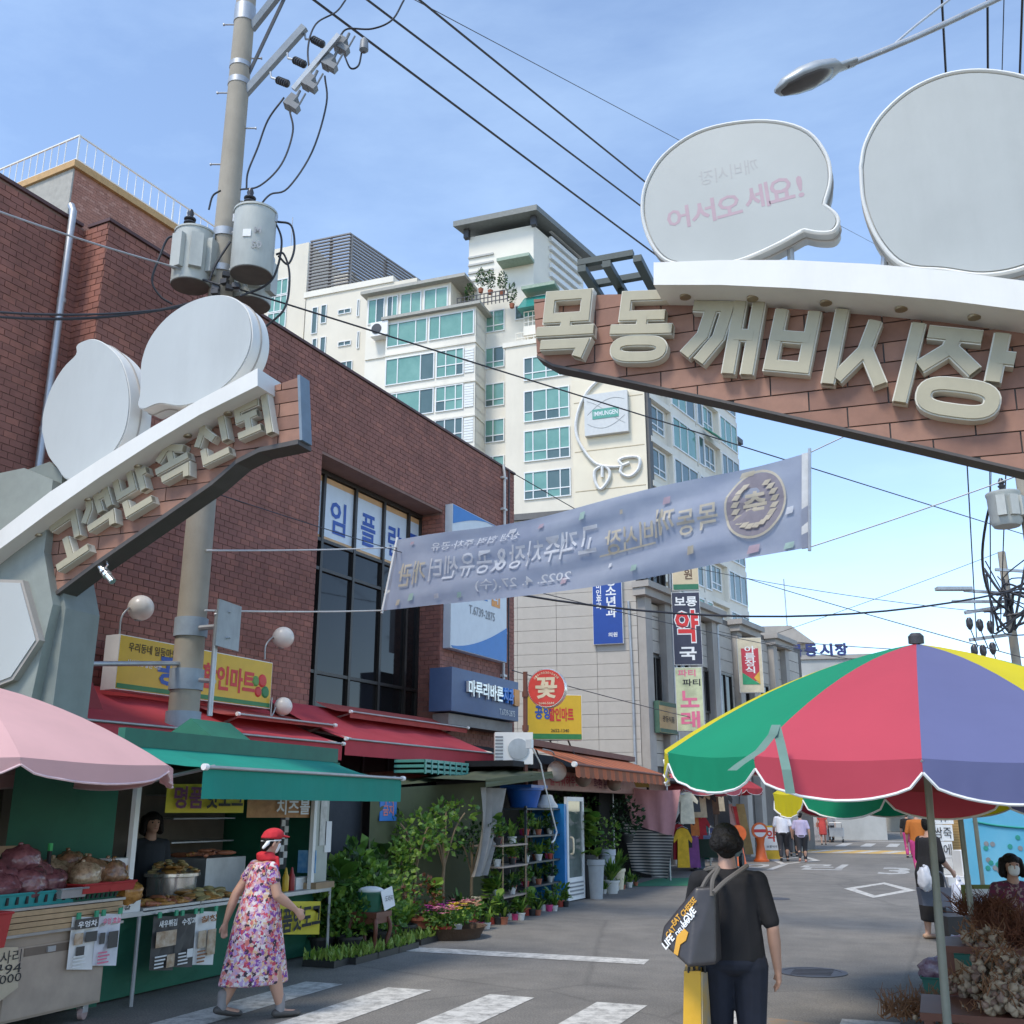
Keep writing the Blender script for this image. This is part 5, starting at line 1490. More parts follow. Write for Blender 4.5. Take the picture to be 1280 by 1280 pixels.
for k, y in enumerate((386, 391, 389)):
    wire((-40, y + 1 + k, 10.5), (262, 378 - 3 * k, 12.9), 0.12 + 0.03 * k, ('topmost', 'middle', 'lowest')[k] + ' of three slack black telephone cables running to the pole across the brick wall', 0.016, 'telephone cables to the pole')
wire((300, 362, 12.9), (1280, 668, 30), 0.0, 'long grey wire from the pole crossing before the cream tower', 0.014)
wire((255, 612, 13), (660, 735, 22), 0.05, 'thin dark wire from the pole before the smoked windows', 0.008)
wire((625, 582, 24), (760, 660, 26), 0.0, 'thin grey wire from the brick corner across the tower foot', 0.012)
wire((660, 737, 24), (1050, 822, 40), 0.1, 'thin dark wire under the street banner', 0.012)
wire((640, 838, 24), (900, 905, 36), 0.05, 'thin dark wire across the grey tiles above the flower shop', 0.012)
ROPE = mat('white_rope', (0.6, 0.59, 0.56), 0.8)
wire((258, 688, 12.9), (496, 684, 17.5), 0.02, 'white rope from the pole to the upper banner corner', 0.012, None, ROPE)
wire((256, 763, 12.9), (478, 763, 17.5), 0.02, 'white rope from the pole to the lower banner corner', 0.012, None, ROPE)
wire((1012, 566, 13), (1300, 430, 12), 0.0, 'grey rope from the upper banner corner up behind the gate', 0.009, None, STEEL)
wire((1012, 684, 13), (1320, 577, 12), 0.02, 'grey rope from the lower banner corner rising to the gate', 0.009, None, STEEL)
wire((640, 742, 26), (1330, 722, 32), 0.9, 'thick black cable sagging across the street below the banner', 0.03)
wire((930, 722, 40), (1290, 825, 30), 0.05, 'grey wire slanting down behind the banner to the right hand pole', 0.016)
wire((930, 796, 50), (1200, 815, 45), 0.1, 'low thin wire above the far grey roofs', 0.02)
wire((780, 690, 36), (1290, 770, 34), 0.3, 'thin wire from the grey building corner over the street', 0.012)
wire((900, 815, 45), (1250, 690, 40), 0.1, 'thin wire rising from the decor shop sign to the right hand pole', 0.012)
wire((840, 775, 36), (1100, 830, 50), 0.1, 'thin wire by the pharmacy sign', 0.012)
for (x0, x1, x2, y2, lab) in ((1172, 1165, 1255, 880, 'first overhead line wire beside the street lamp arm'), (1232, 1200, 1262, 870, 'second overhead line wire behind the round gate panel'), (1278, 1222, 1268, 860, 'third overhead line wire behind the round gate panel')):
    wire((x0 + 2, -60, 13.5), (x1 + (x2 - x1) * 0.62, 560 + (y2 - 560) * 0.75, 42), 0.0, lab, 0.022, 'line wires along the street')
wire((1256, -40, 14), (1238, 640, 40), 0.0, 'thin overhead wire between the second and third line wires', 0.01)

# ------------------------------------------------------------------ far utility pole with lamp and cable tangle
fp = thing('utility_pole', 'far concrete utility pole tangled in cables beyond the big gate letters', 'utility pole', at(1280, 1010, 38) * V((1, 1, 0)))
b0 = at(1275, 860, 38); zt_ = at(1248, 690, 38).z
MB().tube([(b0.x, b0.y, 0), (b0.x, b0.y, zt_)], [0.2, 0.14], 12).build('shaft', CONC, fp, smooth=50)
for (x0, y0, x1, y1, w_) in ((1205, 738, 1300, 745, 0.05), (1190, 752, 1262, 752, 0.05), (1206, 766, 1262, 757, 0.06), (1212, 800, 1264, 793, 0.06), (1244, 712, 1300, 715, 0.05)):
    beam(at(x0, y0, 37.6), at(x1, y1, 37.6), w_, STEEL, 'crossarm', fp)
MB().obox(at(1192, 736, 37.6), (1.3, 0.3, 0.12), rz=YAW).build('lamp_head', STEEL, fp)
for (x, y) in ((1211, 772), (1224, 774), (1237, 776), (1217, 806), (1228, 806), (1240, 803)):
    p = at(x, y, 37.5)
    MB().lathe([(0.06, 0.0), (0.12, -0.1), (0.12, -0.3), (0.05, -0.45)], p, 8).build('insulator', PORC, fp, smooth=40)
    MB().tube([p - UP * 0.4, p - UP * 1.1 + RGT * 0.2], 0.02, 5).build('drop_wire', CABLE, fp)
for k in range(16):
    a = at(1240 + rnd.uniform(-12, 20), 705 + rnd.uniform(-5, 70), 37.4); b = at(1282 + rnd.uniform(0, 25), 690 + rnd.uniform(0, 110), 36.5)
    m_ = a.lerp(b, 0.5) + UP * rnd.uniform(-1.6, 0.6) - RGT * rnd.uniform(0, 0.7)
    MB().tube(curve_pts([a, a.lerp(m_, 0.6) - UP * 0.3, m_, b], 14), rnd.choice((0.025, 0.04, 0.05)), 5).build('cable_loop', CABLE, fp, smooth=60)
MB().tube(curve_pts([at(1258, 630, 30), at(1240, 625, 31), at(1228, 690, 33), at(1236, 740, 36), at(1262, 765, 37)], 24), 0.045, 6).build('cable_loop', CABLE, fp, smooth=60)
t_, bu_, b_, r_, h_ = (None,) * 5
c = at(1256, 636, 24)
ft = thing('transformer', 'grey transformer half hidden behind the right end of the gate', 'transformer', (c.x, c.y, c.z - 0.5))
MB().lathe([(0.3, 0), (0.36, 0.1), (0.38, 0.75), (0.4, 0.78), (0.4, 0.84), (0.2, 0.88)], (c.x, c.y, c.z - 0.45), 20).build('tank', TRG, ft, smooth=35)
for k in range(3):
    ang = YAW + R(-125 + k * 40)
    MB().obox(c + V((math.cos(ang), math.sin(ang), 0)) * 0.4, (0.1, 0.2, 0.5), rz=ang).build('radiator', TRG, ft)
MB().lathe([(0.06, 0), (0.11, 0.06), (0.06, 0.1), (0.1, 0.16), (0.05, 0.2), (0.09, 0.25), (0.04, 0.36)], (c.x, c.y, c.z + 0.42), 12).build('bushing', PORC, ft, smooth=35)
MB().tube([(c.x + 0.5, c.y + 0.2, 0), (c.x + 0.5, c.y + 0.2, c.z + 3)], [0.2, 0.15], 12).build('pole', CONC, ft, smooth=50)

# ------------------------------------------------------------------ mart sign, globe lamps, red awnings of the shop row
a0, z1 = FB.px(150, 795, 0.55); a1 = FB.px(341, 827, 0.55)[0]
YEL = mat('yellow_face', (0.68, 0.43, 0.02), 0.45, var=0.05)
REDP = mat('red_print', (0.6, 0.035, 0.03), 0.5)
GREENP = mat('green_print', (0.03, 0.2, 0.06), 0.5)
ms = boxsign('mart_sign', 'yellow mart sign box behind the concrete pole on the brick wall', FB, a0, a1, 3.12, 3.82, 0.3, 0.55, YEL, WHITE, 'yellow mart signs')
MB().fbox(FB, a0 + 0.02, a1 - 0.02, 3.14, 3.2, 0.557, 0.562).build('green_strip', GREENP, ms)
W_ = a1 - a0
lettering(ms, '우리동네 일등마트', FB.pt(a0 + 0.58, 3.68, 0.558), FB.u, 0.85, 0.12, INK, bold=0.01)
lettering(ms, '공항', FB.pt(a0 + W_ * 0.36, 3.45, 0.558), FB.u, 0.8, 0.4, BLUEINK, bold=0.035)
lettering(ms, '할인마트', FB.pt(a0 + W_ * 0.69, 3.47, 0.558), FB.u, 1.1, 0.36, REDP, bold=0.035)
lettering(ms, '신선하고 좋은 식품', FB.pt(a0 + 0.45, 3.48, 0.558), FB.u, 0.6, 0.08, LW, bold=0.02)
for k, (da, dz, r_) in enumerate(((0.2, 0.42, 0.1), (0.12, 0.26, 0.09), (0.28, 0.25, 0.08), (0.35, 0.4, 0.08))):
    MB().lathe([(r_, 0), (r_ * 0.7, 0.012)], FB.pt(a1 - da - 0.02, 3.1 + dz, 0.558), 14, FB.n).build('produce_print', [REDP, GREENP, REDP, mat('leafy_print', (0.12, 0.3, 0.06), 0.5)][k], ms)
def globe(px, py, r, d, foot, lab):
    a, z = FB.px(px, py, d)
    p = FB.pt(a, z, d)
    t = thing('globe_lamp', lab, 'lamp', p, 'globe lamps along the shop row')
    MB().ball(p, r, 20, 14).build('globe', mat('opal_globe', (0.74, 0.68, 0.60), 0.3, var=0.03), t, smooth=60)
    MB().lathe([(0.05, 0), (0.05, 0.06)], p + V((0, 0, -r - 0.0)) - RGT * 0.02, 10).build('collar', ALU, t, smooth=40)
    f = FB.pt(FB.px(foot[0], foot[1], d)[0], FB.px(foot[0], foot[1], d)[1], d)
    MB().tube(curve_pts([f, V((f.x, f.y, z - 0.18)), V((f.x, f.y, z - 0.05)).lerp(p, 0.35), p - RGT * r * 0.9 - UP * 0.03], 14), 0.012, 8).build('stem', ALU, t, smooth=50)
globe(176, 760, 0.17, 0.5, (149, 797), 'white globe lamp on a bent stem at the near end of the yellow mart sign')
globe(354, 797, 0.17, 0.5, (331, 824), 'white globe lamp on a bent stem at the far end of the yellow mart sign')
globe(354, 883, 0.14, 0.6, (340, 872), 'white globe lamp low under the far end of the yellow mart sign')
def awning(name, label, a0, a1, zb, zf, db, df, m, F=FB, val=0.24, trim=ALU, group=None, ribs=0):
    t = thing(name, label, 'awning', F.pt((a0 + a1) / 2, zf, df), group)
    n = 12
    mb = MB()
    for i in range(n):
        for j in range(5):
            q = []
            for (ii, jj) in ((i, j), (i, j + 1), (i + 1, j + 1), (i + 1, j)):
                a = a0 + (a1 - a0) * ii / n; v = jj / 5
                z = zb + (zf - zb) * v - 0.05 * math.sin(math.pi * v) - 0.015 * math.sin(ii * 2.1) * math.sin(math.pi * v)
                q.append(F.pt(a, z, db + (df - db) * v))
            mb.quad(*q)
    mb.build('canopy', m, t, smooth=50)
    mb = MB()
    for i in range(n * 2):
        q = []
        for (ii, v) in ((i, 0), (i, 1), (i + 1, 1), (i + 1, 0)):
            a = a0 + (a1 - a0) * ii / n / 2
            q.append(F.pt(a, zf - val * v, df + 0.012 * math.sin(ii * 1.3) * v))
        mb.quad(*q)
    mb.build('valance', m, t, smooth=50)
    MB().tube([F.pt(a0 - 0.02, zf, df + 0.02), F.pt(a1 + 0.02, zf, df + 0.02)], 0.016, 8).build('front_bar', trim, t, smooth=50)
    for a in (a0, a1):
        MB().lathe([(0.028, -0.025), (0.028, 0.025)], F.pt(a, zf, df + 0.02), 10, F.u).build('end_cap', WHITE, t, smooth=40)
        MB().tube([F.pt(a + (0.15 if a == a0 else -0.15), zb - 0.35, db), F.pt(a + (0.15 if a == a0 else -0.15), zf + 0.01, df)], 0.018, 6).build('arm', trim, t)
    return t
awning('red_awning', 'long red shop awning of the mart reaching behind the concrete pole', -0.95, 3.95, 3.2, 2.6, 0.05, 1.6, RED_AWN, group='red shop awnings')
awning('red_awning', 'red shop awning between the green stall and the olive tarpaulin', 4.02, 8.9, 3.34, 2.68, 0.05, 1.6, RED_AWN, group='red shop awnings')
awning('red_awning', 'short faded red awning just under the smoked window wall', 5.3, 9.3, 3.42, 3.22, 0.02, 0.75, mat('faded_red_cloth', (0.42, 0.075, 0.06), 0.85, trans=0.15), val=0.1, group='red shop awnings')
awning('red_awning', 'faded red awning folded half shut over the long mart awning', 2.0, 4.2, 3.05, 2.9, 0.5, 1.25, MATS['faded_red_cloth'], val=0.05, group='red shop awnings')
# upright dark red side screen beside the gate pillar
P = [FB.px(x, y, 1.0) for x, y in ((72, 800), (100, 812), (130, 890), (60, 890))]
MB().prism([FB.pt(a, z, 1.0) for a, z in P], -FB.n * 0.06).build('side_screen', mat('dark_red_sheet', (0.26, 0.02, 0.03), 0.6), None, 'dark red sheet screen between the gate pillar and the mart sign', 'screen')
MB().tube([FB.pt(*FB.px(x, y, 1.4), 1.4) for x, y in ((70, 830), (250, 829))], 0.03, 8).build('awning_rail', STEEL, None, 'straight steel rail across the yellow mart sign to the pole', 'rail', smooth=50)
# dark shop fronts under the awnings
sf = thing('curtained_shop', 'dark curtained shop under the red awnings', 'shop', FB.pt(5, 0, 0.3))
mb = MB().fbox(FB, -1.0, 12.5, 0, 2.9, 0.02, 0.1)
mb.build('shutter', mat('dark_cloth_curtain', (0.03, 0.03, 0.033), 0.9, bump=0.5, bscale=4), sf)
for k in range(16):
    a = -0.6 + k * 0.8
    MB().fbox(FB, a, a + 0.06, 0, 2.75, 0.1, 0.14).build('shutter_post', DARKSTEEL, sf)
# ------------------------------------------------------------------ parasols
def parasol(name, label, c, rad, z_rim, z_top, colors, trim, m_pole=ALU, val=0.2, pole_r=0.022, inner=None, group=None, rot=0.0, n=8, top_knob=True, z0=0.0, scal=0.35):
    t = thing(name, label, 'parasol', (c[0], c[1], z0), group)
    c = V((c[0], c[1], 0))
    K = 10
    def P(a, r, sagk):
        # canopy surface: panels sag slightly between ribs
        f = (a % (2 * math.pi / n)) / (2 * math.pi / n)
        sag = math.sin(math.pi * f)
        rr = r * (1 - 0.035 * sag)
        x = r / rad
        z = z_top - (z_top - z_rim) * (0.42 * x + 0.58 * x * x) - 0.02 * sag * x
        return c + V((math.cos(a) * rr, math.sin(a) * rr, z))
    for k in range(n):
        mb = MB()
        a0 = rot + 2 * math.pi * k / n
        M = 14
        g = {}
        for i in range(K + 1):
            for j in range(M + 1):
                a = 2 * math.pi / n * j / M * 0.9999
                p = P(a, max(rad * i / K, 0.015), 1) - c
                ca, sa = math.cos(a0), math.sin(a0)
                g[i, j] = len(mb.v)
                mb.v.append((c.x + p.x * ca - p.y * sa, c.y + p.x * sa + p.y * ca, p.z))
        for i in range(K):
            for j in range(M):
                mb.f.append((g[i, j], g[i + 1, j], g[i + 1, j + 1], g[i, j + 1])); mb.mi.append(0)
        m = colors[k % len(colors)]
        pan = mb.build('panel', m, t, smooth=60)
        mb = MB()
        rows = 5
        edge = []
        for j in range(M + 1):
            q = mb.v
            p = V(P(2 * math.pi / n * j / M * 0.9999, rad, 1)) - c
            ca, sa = math.cos(a0), math.sin(a0)
            w_ = V((c.x + p.x * ca - p.y * sa, c.y + p.x * sa + p.y * ca, p.z))
            out = (w_ - c); out.z = 0; out.normalize()
            s = math.sin(math.pi * j / M)
            dz = val * (scal + (1 - scal) * max(0, s) ** 0.4)
            for r in range(rows + 1):
                mb.v.append(tuple(w_ - UP * dz * r / rows + out * (0.012 * math.sin(j * 2.3 + k) * r / rows + 0.0)))
            edge.append(V(mb.v[-1]))
        for j in range(M):
            for r in range(rows):
                q = j * (rows + 1) + r
                mb.f.append((q, q + 1, q + rows + 2, q + rows + 1)); mb.mi.append(0)
        v_ = mb.build('valance', m, pan, smooth=60)
        if trim:
            MB().tube(edge, 0.008, 5).build('trim', trim, pan, smooth=60)
        a = a0
        MB().tube([c + V((0, 0, z_top - 0.04))] + [c + V((math.cos(a) * rad * x, math.sin(a) * rad * x, z_top - (z_top - z_rim) * (0.42 * x + 0.58 * x * x) - 0.015)) for x in (0.3, 0.6, 1.0)], 0.008, 5).build('rib', STEEL, t)
        MB().tube([c + V((0, 0, z_top - 0.5)), c + V((math.cos(a) * rad * 0.5, math.sin(a) * rad * 0.5, z_top - (z_top - z_rim) * 0.36 - 0.03))], 0.006, 5).build('stretcher', STEEL, t)
    MB().tube([c + V((0, 0, z0)), c + V((0, 0, 1.1)), c + V((0, 0, 1.101)), c + V((0, 0, z_top + 0.02))], [pole_r * 1.12, pole_r * 1.12, pole_r, pole_r], 14).build('pole', m_pole, t, smooth=50)
    MB().lathe([(0.2, 0), (0.2, 0.05), (0.05, 0.07)], c + V((0, 0, z0)), 20).build('base', DARKSTEEL, t, smooth=40)
    if top_knob:
        MB().lathe([(0.05, 0.0), (0.05, 0.05), (0.03, 0.07)], c + V((0, 0, z_top)), 12).build('finial', DARKSTEEL, t, smooth=40)
    return t

# ------------------------------------------------------------------ hot dog stall (green tarpaulin)
SX = -6.72
st = thing('hot_dog_stall', 'green tarpaulin hot dog stall with a teal roll-out awning', 'stall', (SX - 0.9, 9.2, 0))
Y0, Y1 = 7.55, 11.15
def spanel(mb, pts, div=6):     # slightly rumpled sheet between four corners
    a, b, c, d = (V(p) for p in pts)
    n_ = (b - a).cross(d - a).normalized()
    base = len(mb.v)
    for i in range(div + 1):
        for j in range(div + 1):
            p = a.lerp(b, i / div).lerp(d.lerp(c, i / div), j / div)
            w_ = 0.03 * math.sin(i * 2.3 + j * 0.7) * math.sin(j * 1.9 + 0.5)
            if i in (0, div) or j in (0, div): w_ = 0
            mb.v.append(tuple(p + n_ * w_))
    for i in range(div):
        for j in range(div):
            q = base + i * (div + 1) + j
            mb.f.append((q, q + div + 1, q + div + 2, q + 1)); mb.mi.append(0)
    return mb
def sheet(name, pts, m, parent, div=8, **kw):
    return spanel(MB(), pts, div).build(name, m, parent, smooth=70, **kw)
sheet('side_canvas', [(SX, Y0 - 2.6, 0), (SX - 1.6, Y0 - 2.6, 0), (SX - 1.6, Y0 - 2.6, 2.2), (SX, Y0 - 2.6, 2.2)], GREEN_T, st)
sheet('back_canvas', [(SX - 1.62, Y0 - 2.6, 0), (SX - 1.62, Y1, 0), (SX - 1.62, Y1, 2.35), (SX - 1.62, Y0 - 2.6, 2.35)], GREEN_T, st, 14)
sheet('side_canvas', [(SX - 0.25, Y1, 0), (SX - 1.6, Y1, 0), (SX - 1.6, Y1, 2.3), (SX - 0.25, Y1, 2.3)], GREEN_T, st)
sheet('front_skirt', [(SX - 0.32, Y0 - 0.1, 0.02), (SX - 0.32, Y1 - 0.05, 0.02), (SX - 0.2, Y1 - 0.05, 0.72), (SX - 0.2, Y0 - 0.1, 0.72)], GREEN_T, st, 16)
sheet('inner_wing', [(SX - 0.75, Y0 - 0.55, 0.0), (SX - 0.28, Y0 + 0.22, 0.0), (SX - 0.28, Y0 + 0.22, 2.1), (SX - 0.75, Y0 - 0.55, 2.1)], GREEN_T, st, 8)
mb = MB()
mb.box((SX - 1.66, Y0 - 2.6, 2.14), (SX + 0.02, Y1 + 0.02, 2.2))
mb.build('roof_canvas', GREEN_T, st)
MB().box((SX - 0.02, Y0 - 0.15, 2.2), (SX + 0.06, Y1 - 0.1, 2.36)).build('roof_beam', mat('green_beam_cover', (0.015, 0.12, 0.075), 0.6), st)
MB().box((SX - 0.05, Y0 - 2.6, 2.0), (SX + 0.03, Y0 - 0.15, 2.2)).build('roof_beam', GREEN_T, st)
a_, b_ = onx(240, 935, SX - 0.3), onx(290, 935, SX - 0.3)
MB().prism([(SX - 0.7, a_.y, 2.36), (SX - 0.05, a_.y, 2.36), (SX - 0.35, a_.y, 2.56)], (0, b_.y - a_.y, 0)).build('roof_hood', GREEN_T, st)
MB().box((SX - 0.55, Y0, 0.74), (SX + 0.02, Y1 - 0.05, 0.78)).build('counter', STEEL, st)
for y in (Y0 + 0.33, Y1 - 0.05):
    MB().tube([(SX, y, 0), (SX, y, 0.75)], 0.018, 8).build('leg', STEEL, st)
for y in (Y0 + 0.18, Y1 - 0.42):
    MB().box((SX - 0.08, y, 0.78), (SX - 0.03, y + 0.06, 2.2)).build('post', WHITE, st)
MB().box((SX - 0.1, Y1 - 0.36, 0.78), (SX - 0.04, Y1 - 0.08, 2.0)).build('end_panel', mat('clear_sheet', (0.32, 0.36, 0.33), 0.3), st)
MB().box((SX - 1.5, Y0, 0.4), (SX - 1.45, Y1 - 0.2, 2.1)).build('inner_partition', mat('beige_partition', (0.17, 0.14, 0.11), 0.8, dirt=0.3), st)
# teal awning
FSA = Frame((SX, 7.2, 0), (0, 1))
aw = awning('roll_out_awning', 'teal roll-out awning with a grey front bar over the hot dog counter', 0.15, 3.75, 2.2, 2.0, 0.05, 0.98, TEAL_AWN, F=FSA, val=0.26)
YELB = mat('yellow_banner', (0.62, 0.52, 0.04), 0.7, var=0.06)
PURP = mat('purple_print', (0.14, 0.03, 0.1), 0.6)
def hang(name, label, cat, px0, px1, y0, y1, x, m, parent=None):
    a, b, c, d = onx(px0, y1, x), onx(px1, y1, x), onx(px1, y0, x), onx(px0, y0, x)
    z0, z1 = min(a.z, b.z), max(c.z, d.z)
    F = Frame((x, a.y, 0), (0, 1))
    t = thing(name, label, cat, (x, a.y, z0))
    L = b.y - a.y
    mb = spanel(MB(), [F.pt(0, a.z), F.pt(L, b.z), F.pt(L, c.z), F.pt(0, d.z)], 6)
    mb.build('sheet', m, t, smooth=70)
    return t, F, L, z0, z1
t, F, L, z0, z1 = hang('hot_dog_banner', 'yellow hot dog banner hung under the teal awning', 'banner', 206, 304, 980, 1016, SX - 0.1, YELB)
lettering(t, '명품', F.pt(L * 0.24, (z0 + z1) / 2, 0.03), F.u, L * 0.36, (z1 - z0) * 0.72, PURP, bold=0.03)
lettering(t, '핫도그', F.pt(L * 0.7, (z0 + z1) / 2, 0.03), F.u, L * 0.5, (z1 - z0) * 0.72, INK, bold=0.03)
t, F, L, z0, z1 = hang('cheese_banner', 'brown food photo banner with pale cheese lettering beside the yellow banner', 'banner', 308, 387, 996, 1022, SX - 0.1, mat('brown_banner', (0.34, 0.15, 0.05), 0.7, c2=(0.5, 0.27, 0.1), scale=7))
lettering(t, '치즈볼', F.pt(L * 0.68, (z0 + z1) / 2, 0.03), F.u, L * 0.55, (z1 - z0) * 0.7, PAPER, bold=0.02)
t, F, L, z0, z1 = hang('hot_dog_banner', 'yellow hot dog banner fixed to the front of the stall counter', 'banner', 334, 399, 1127, 1168, SX + 0.03, YELB)
lettering(t, '명품핫도그', F.pt(L * 0.5, (z0 + z1) / 2, 0.03), F.u, L * 0.92, (z1 - z0) * 0.6, INK, bold=0.03)
PHOTO = mat('food_photo_print', (0.34, 0.2, 0.1), 0.6, c2=(0.6, 0.5, 0.38), scale=14)
CHARC = mat('charcoal_poster', (0.07, 0.065, 0.06), 0.6)
def poster(px0, px1, y0, y1, x, label, m, head, mh, blocks, group='menu posters'):
    t, F, L, z0, z1 = hang('poster', label, 'poster', px0, px1, y0, y1, x, m)
    t['group'] = group
    H_ = z1 - z0
    def R_(u0, u1, v0, v1, mm, nm='printed_block'):
        MB().fbox(F, L * u0, L * u1, z0 + H_ * v0, z0 + H_ * v1, 0.026, 0.03).build(nm, mm, t)
    for b in blocks: R_(*b)
    lettering(t, head, F.pt(L * 0.5, z0 + H_ * 0.85, 0.032), F.u, L * 0.75, H_ * 0.12, mh, bold=0.03)
    for i in range(4):
        R_(0.1, 0.1 + rnd.uniform(0.3, 0.55), 0.10 + i * 0.06, 0.125 + i * 0.06, mh, 'text_line')
    for u in (0.15, 0.85):
        MB().fbox(F, L * u - 0.02, L * u + 0.02, z1 - 0.02, z1 + 0.03, 0.02, 0.034).build('tape', mat('green_tape', (0.03, 0.3, 0.16), 0.5), t)
    return t
poster(186, 216, 1146, 1213, SX + 0.03, 'grey menu poster with food photos taped to the stall front', CHARC, '새우튀김', PAPER, [(0.08, 0.92, 0.45, 0.72, PHOTO), (0.6, 0.92, 0.08, 0.3, PHOTO)])
poster(216, 240, 1143, 1209, SX + 0.034, 'black drinks poster with a white cup drawing between two menu posters', CHARC, '수정과', PAPER, [(0.55, 0.85, 0.2, 0.35, PAPER)])
poster(240, 266, 1140, 1206, SX + 0.03, 'white menu poster with orange food strips taped beside the black poster', PAPER, '칡청', mat('brown_print', (0.3, 0.12, 0.04), 0.6), [(0.08, 0.45, 0.35, 0.65, PHOTO), (0.52, 0.92, 0.2, 0.65, PHOTO)])
poster(83, 115, 1147, 1212, -6.58, 'white burdock tea poster with a dark heading hung on the snack cart', PAPER, '우엉차', LW, [(0.05, 0.95, 0.77, 0.95, CHARC), (0.08, 0.4, 0.5, 0.7, PHOTO), (0.5, 0.95, 0.52, 0.7, CHARC), (0.2, 0.5, 0.3, 0.46, CHARC)])
poster(115, 145, 1143, 1207, -6.575, 'white leaflet poster with faint pink heading overlapping the burdock tea poster', mat('cool_paper', (0.68, 0.69, 0.72), 0.8), '우엉 효능', PINKL, [(0.45, 0.85, 0.35, 0.65, CHARC), (0.1, 0.3, 0.45, 0.65, CHARC)])
# goods on the hot dog counter
def pile(name, label, c, ext, n, size, mats_, cat='food', group=None, shape='flat', tray=None):
    t = thing(name, label, cat, c, group)
    mb = MB()
    for i in range(n):
        u = rnd.uniform(-1, 1); v = rnd.uniform(-1, 1)
        h_ = ext[2] * max(0.0, 1 - 0.6 * (u * u + v * v)) * rnd.random()
        p = V(c) + V((u * ext[0], v * ext[1], h_ + size * 0.3))
        mb.cur = rnd.randrange(len(mats_))
        s_ = size * rnd.uniform(0.7, 1.25)
        k0 = len(mb.v)
        if shape == 'flat': mb.ball((0, 0, 0), (s_, s_ * 0.7, s_ * 0.28), 8, 5)
        elif shape == 'long': mb.ball((0, 0, 0), (s_ * 1.6, s_ * 0.4, s_ * 0.38), 8, 5)
        else: mb.ball((0, 0, 0), (s_, s_, s_ * 0.9), 8, 6)
        M = Matrix.Translation(p) @ Matrix.Rotation(rnd.uniform(0, 6.3), 4, 'Z') @ Matrix.Rotation(rnd.uniform(-0.6, 0.6), 4, 'X')
        for q in range(k0, len(mb.v)): mb.v[q] = tuple(M @ V(mb.v[q]))
    mb.build('food_pieces', mats_, t, kind='stuff', smooth=60)
    if tray:
        x, y, z = c
        MB().box((x - ext[0] - 0.04, y - ext[1] - 0.04, z - 0.02), (x + ext[0] + 0.04, y + ext[1] + 0.04, z + 0.012)).build('tray', tray, t)
    return t
FRY = mat('fried_golden', (0.42, 0.2, 0.05), 0.5, var=0.3, scale=20)
SAUS = mat('sausage_pink', (0.42, 0.15, 0.08), 0.45, var=0.25, scale=18)
PANC = mat('pale_pancake', (0.5, 0.38, 0.17), 0.55, var=0.3, scale=18)
pile('sausage_pile', 'spread of pink fried sausages on the stall counter', (SX - 0.22, Y0 + 0.75, 0.79), (0.2, 0.36, 0.07), 80, 0.05, [SAUS, FRY], shape='long', tray=STEEL)
pile('pancake_pile', 'heap of pale fried pancakes on the counter beside the sausages', (SX - 0.22, Y0 + 1.5, 0.79), (0.2, 0.3, 0.1), 60, 0.07, [PANC, FRY], shape='flat', tray=STEEL)
pot = thing('steamer_pot', 'steel steamer pot heaped with golden fritters behind the counter', 'pot', (SX - 0.55, Y0 + 1.4, 0.78))
MB().lathe([(0.2, 0), (0.24, 0.02), (0.25, 0.2), (0.28, 0.21), (0.28, 0.24), (0.2, 0.25)], (SX - 0.55, Y0 + 1.4, 0.8), 24).build('pan', CHROME, pot, smooth=35)
pile('fritter_heap', 'golden fritters heaped in the steel steamer pot', (SX - 0.55, Y0 + 1.4, 1.04), (0.18, 0.18, 0.13), 45, 0.05, [FRY, PANC])
MB().box((SX - 1.1, Y0 + 2.0, 0.78), (SX - 0.6, Y0 + 2.7, 1.15)).build('fryer', STEEL, None, 'boxy steel fryer on the counter inside the hot dog stall', 'fryer')
pile('hot_dog_tray', 'orange fried hot dogs on the steel fryer', (SX - 0.8, Y0 + 2.3, 1.16), (0.2, 0.3, 0.05), 20, 0.06, [FRY, SAUS], shape='long')
for k in range(3):
    MB().box((SX - 1.4, Y0 + 1.9, 1.3 + 0.25 * k), (SX - 1.0, Y0 + 3.0, 1.315 + 0.25 * k)).build('wire_shelf', STEEL, None, ('lowest', 'middle', 'top')[k] + ' steel shelf at the back of the hot dog stall', 'shelf')
chk = mat('checker_strip', (0.05, 0.05, 0.05), 0.5)
for k in range(14):
    for j in range(2):
        if (k + j) % 2 == 0:
            MB().box((SX - 0.34, Y1 - 0.62 + 0.07 * j, 1.05 + 0.07 * k), (SX - 0.33, Y1 - 0.55 + 0.07 * j, 1.12 + 0.07 * k)).build('checker_square', PAPER, st)
MB().box((SX - 0.36, Y1 - 0.63, 1.0), (SX - 0.341, Y1 - 0.47, 2.05)).build('checker_board', chk, st)
def bottle(label, y, m, cap_):
    t = thing('sauce_bottle', label, 'bottle', (SX - 0.12, y, 0.78))
    MB().lathe([(0.035, 0), (0.038, 0.02), (0.038, 0.15), (0.025, 0.18)], (SX - 0.12, y, 0.78), 14).build('body', m, t, smooth=40)
    MB().lathe([(0.022, 0.18), (0.02, 0.2), (0.008, 0.25)], (SX - 0.12, y, 0.78), 12).build('nozzle', cap_, t, smooth=40)
bottle('yellow mustard squeeze bottle on the hot dog counter', Y1 - 0.8, mat('mustard', (0.6, 0.36, 0.02), 0.4), MATS['mustard'])
bottle('red ketchup squeeze bottle on the hot dog counter', Y1 - 0.68, mat('ketchup', (0.3, 0.02, 0.02), 0.4), MATS['ketchup'])
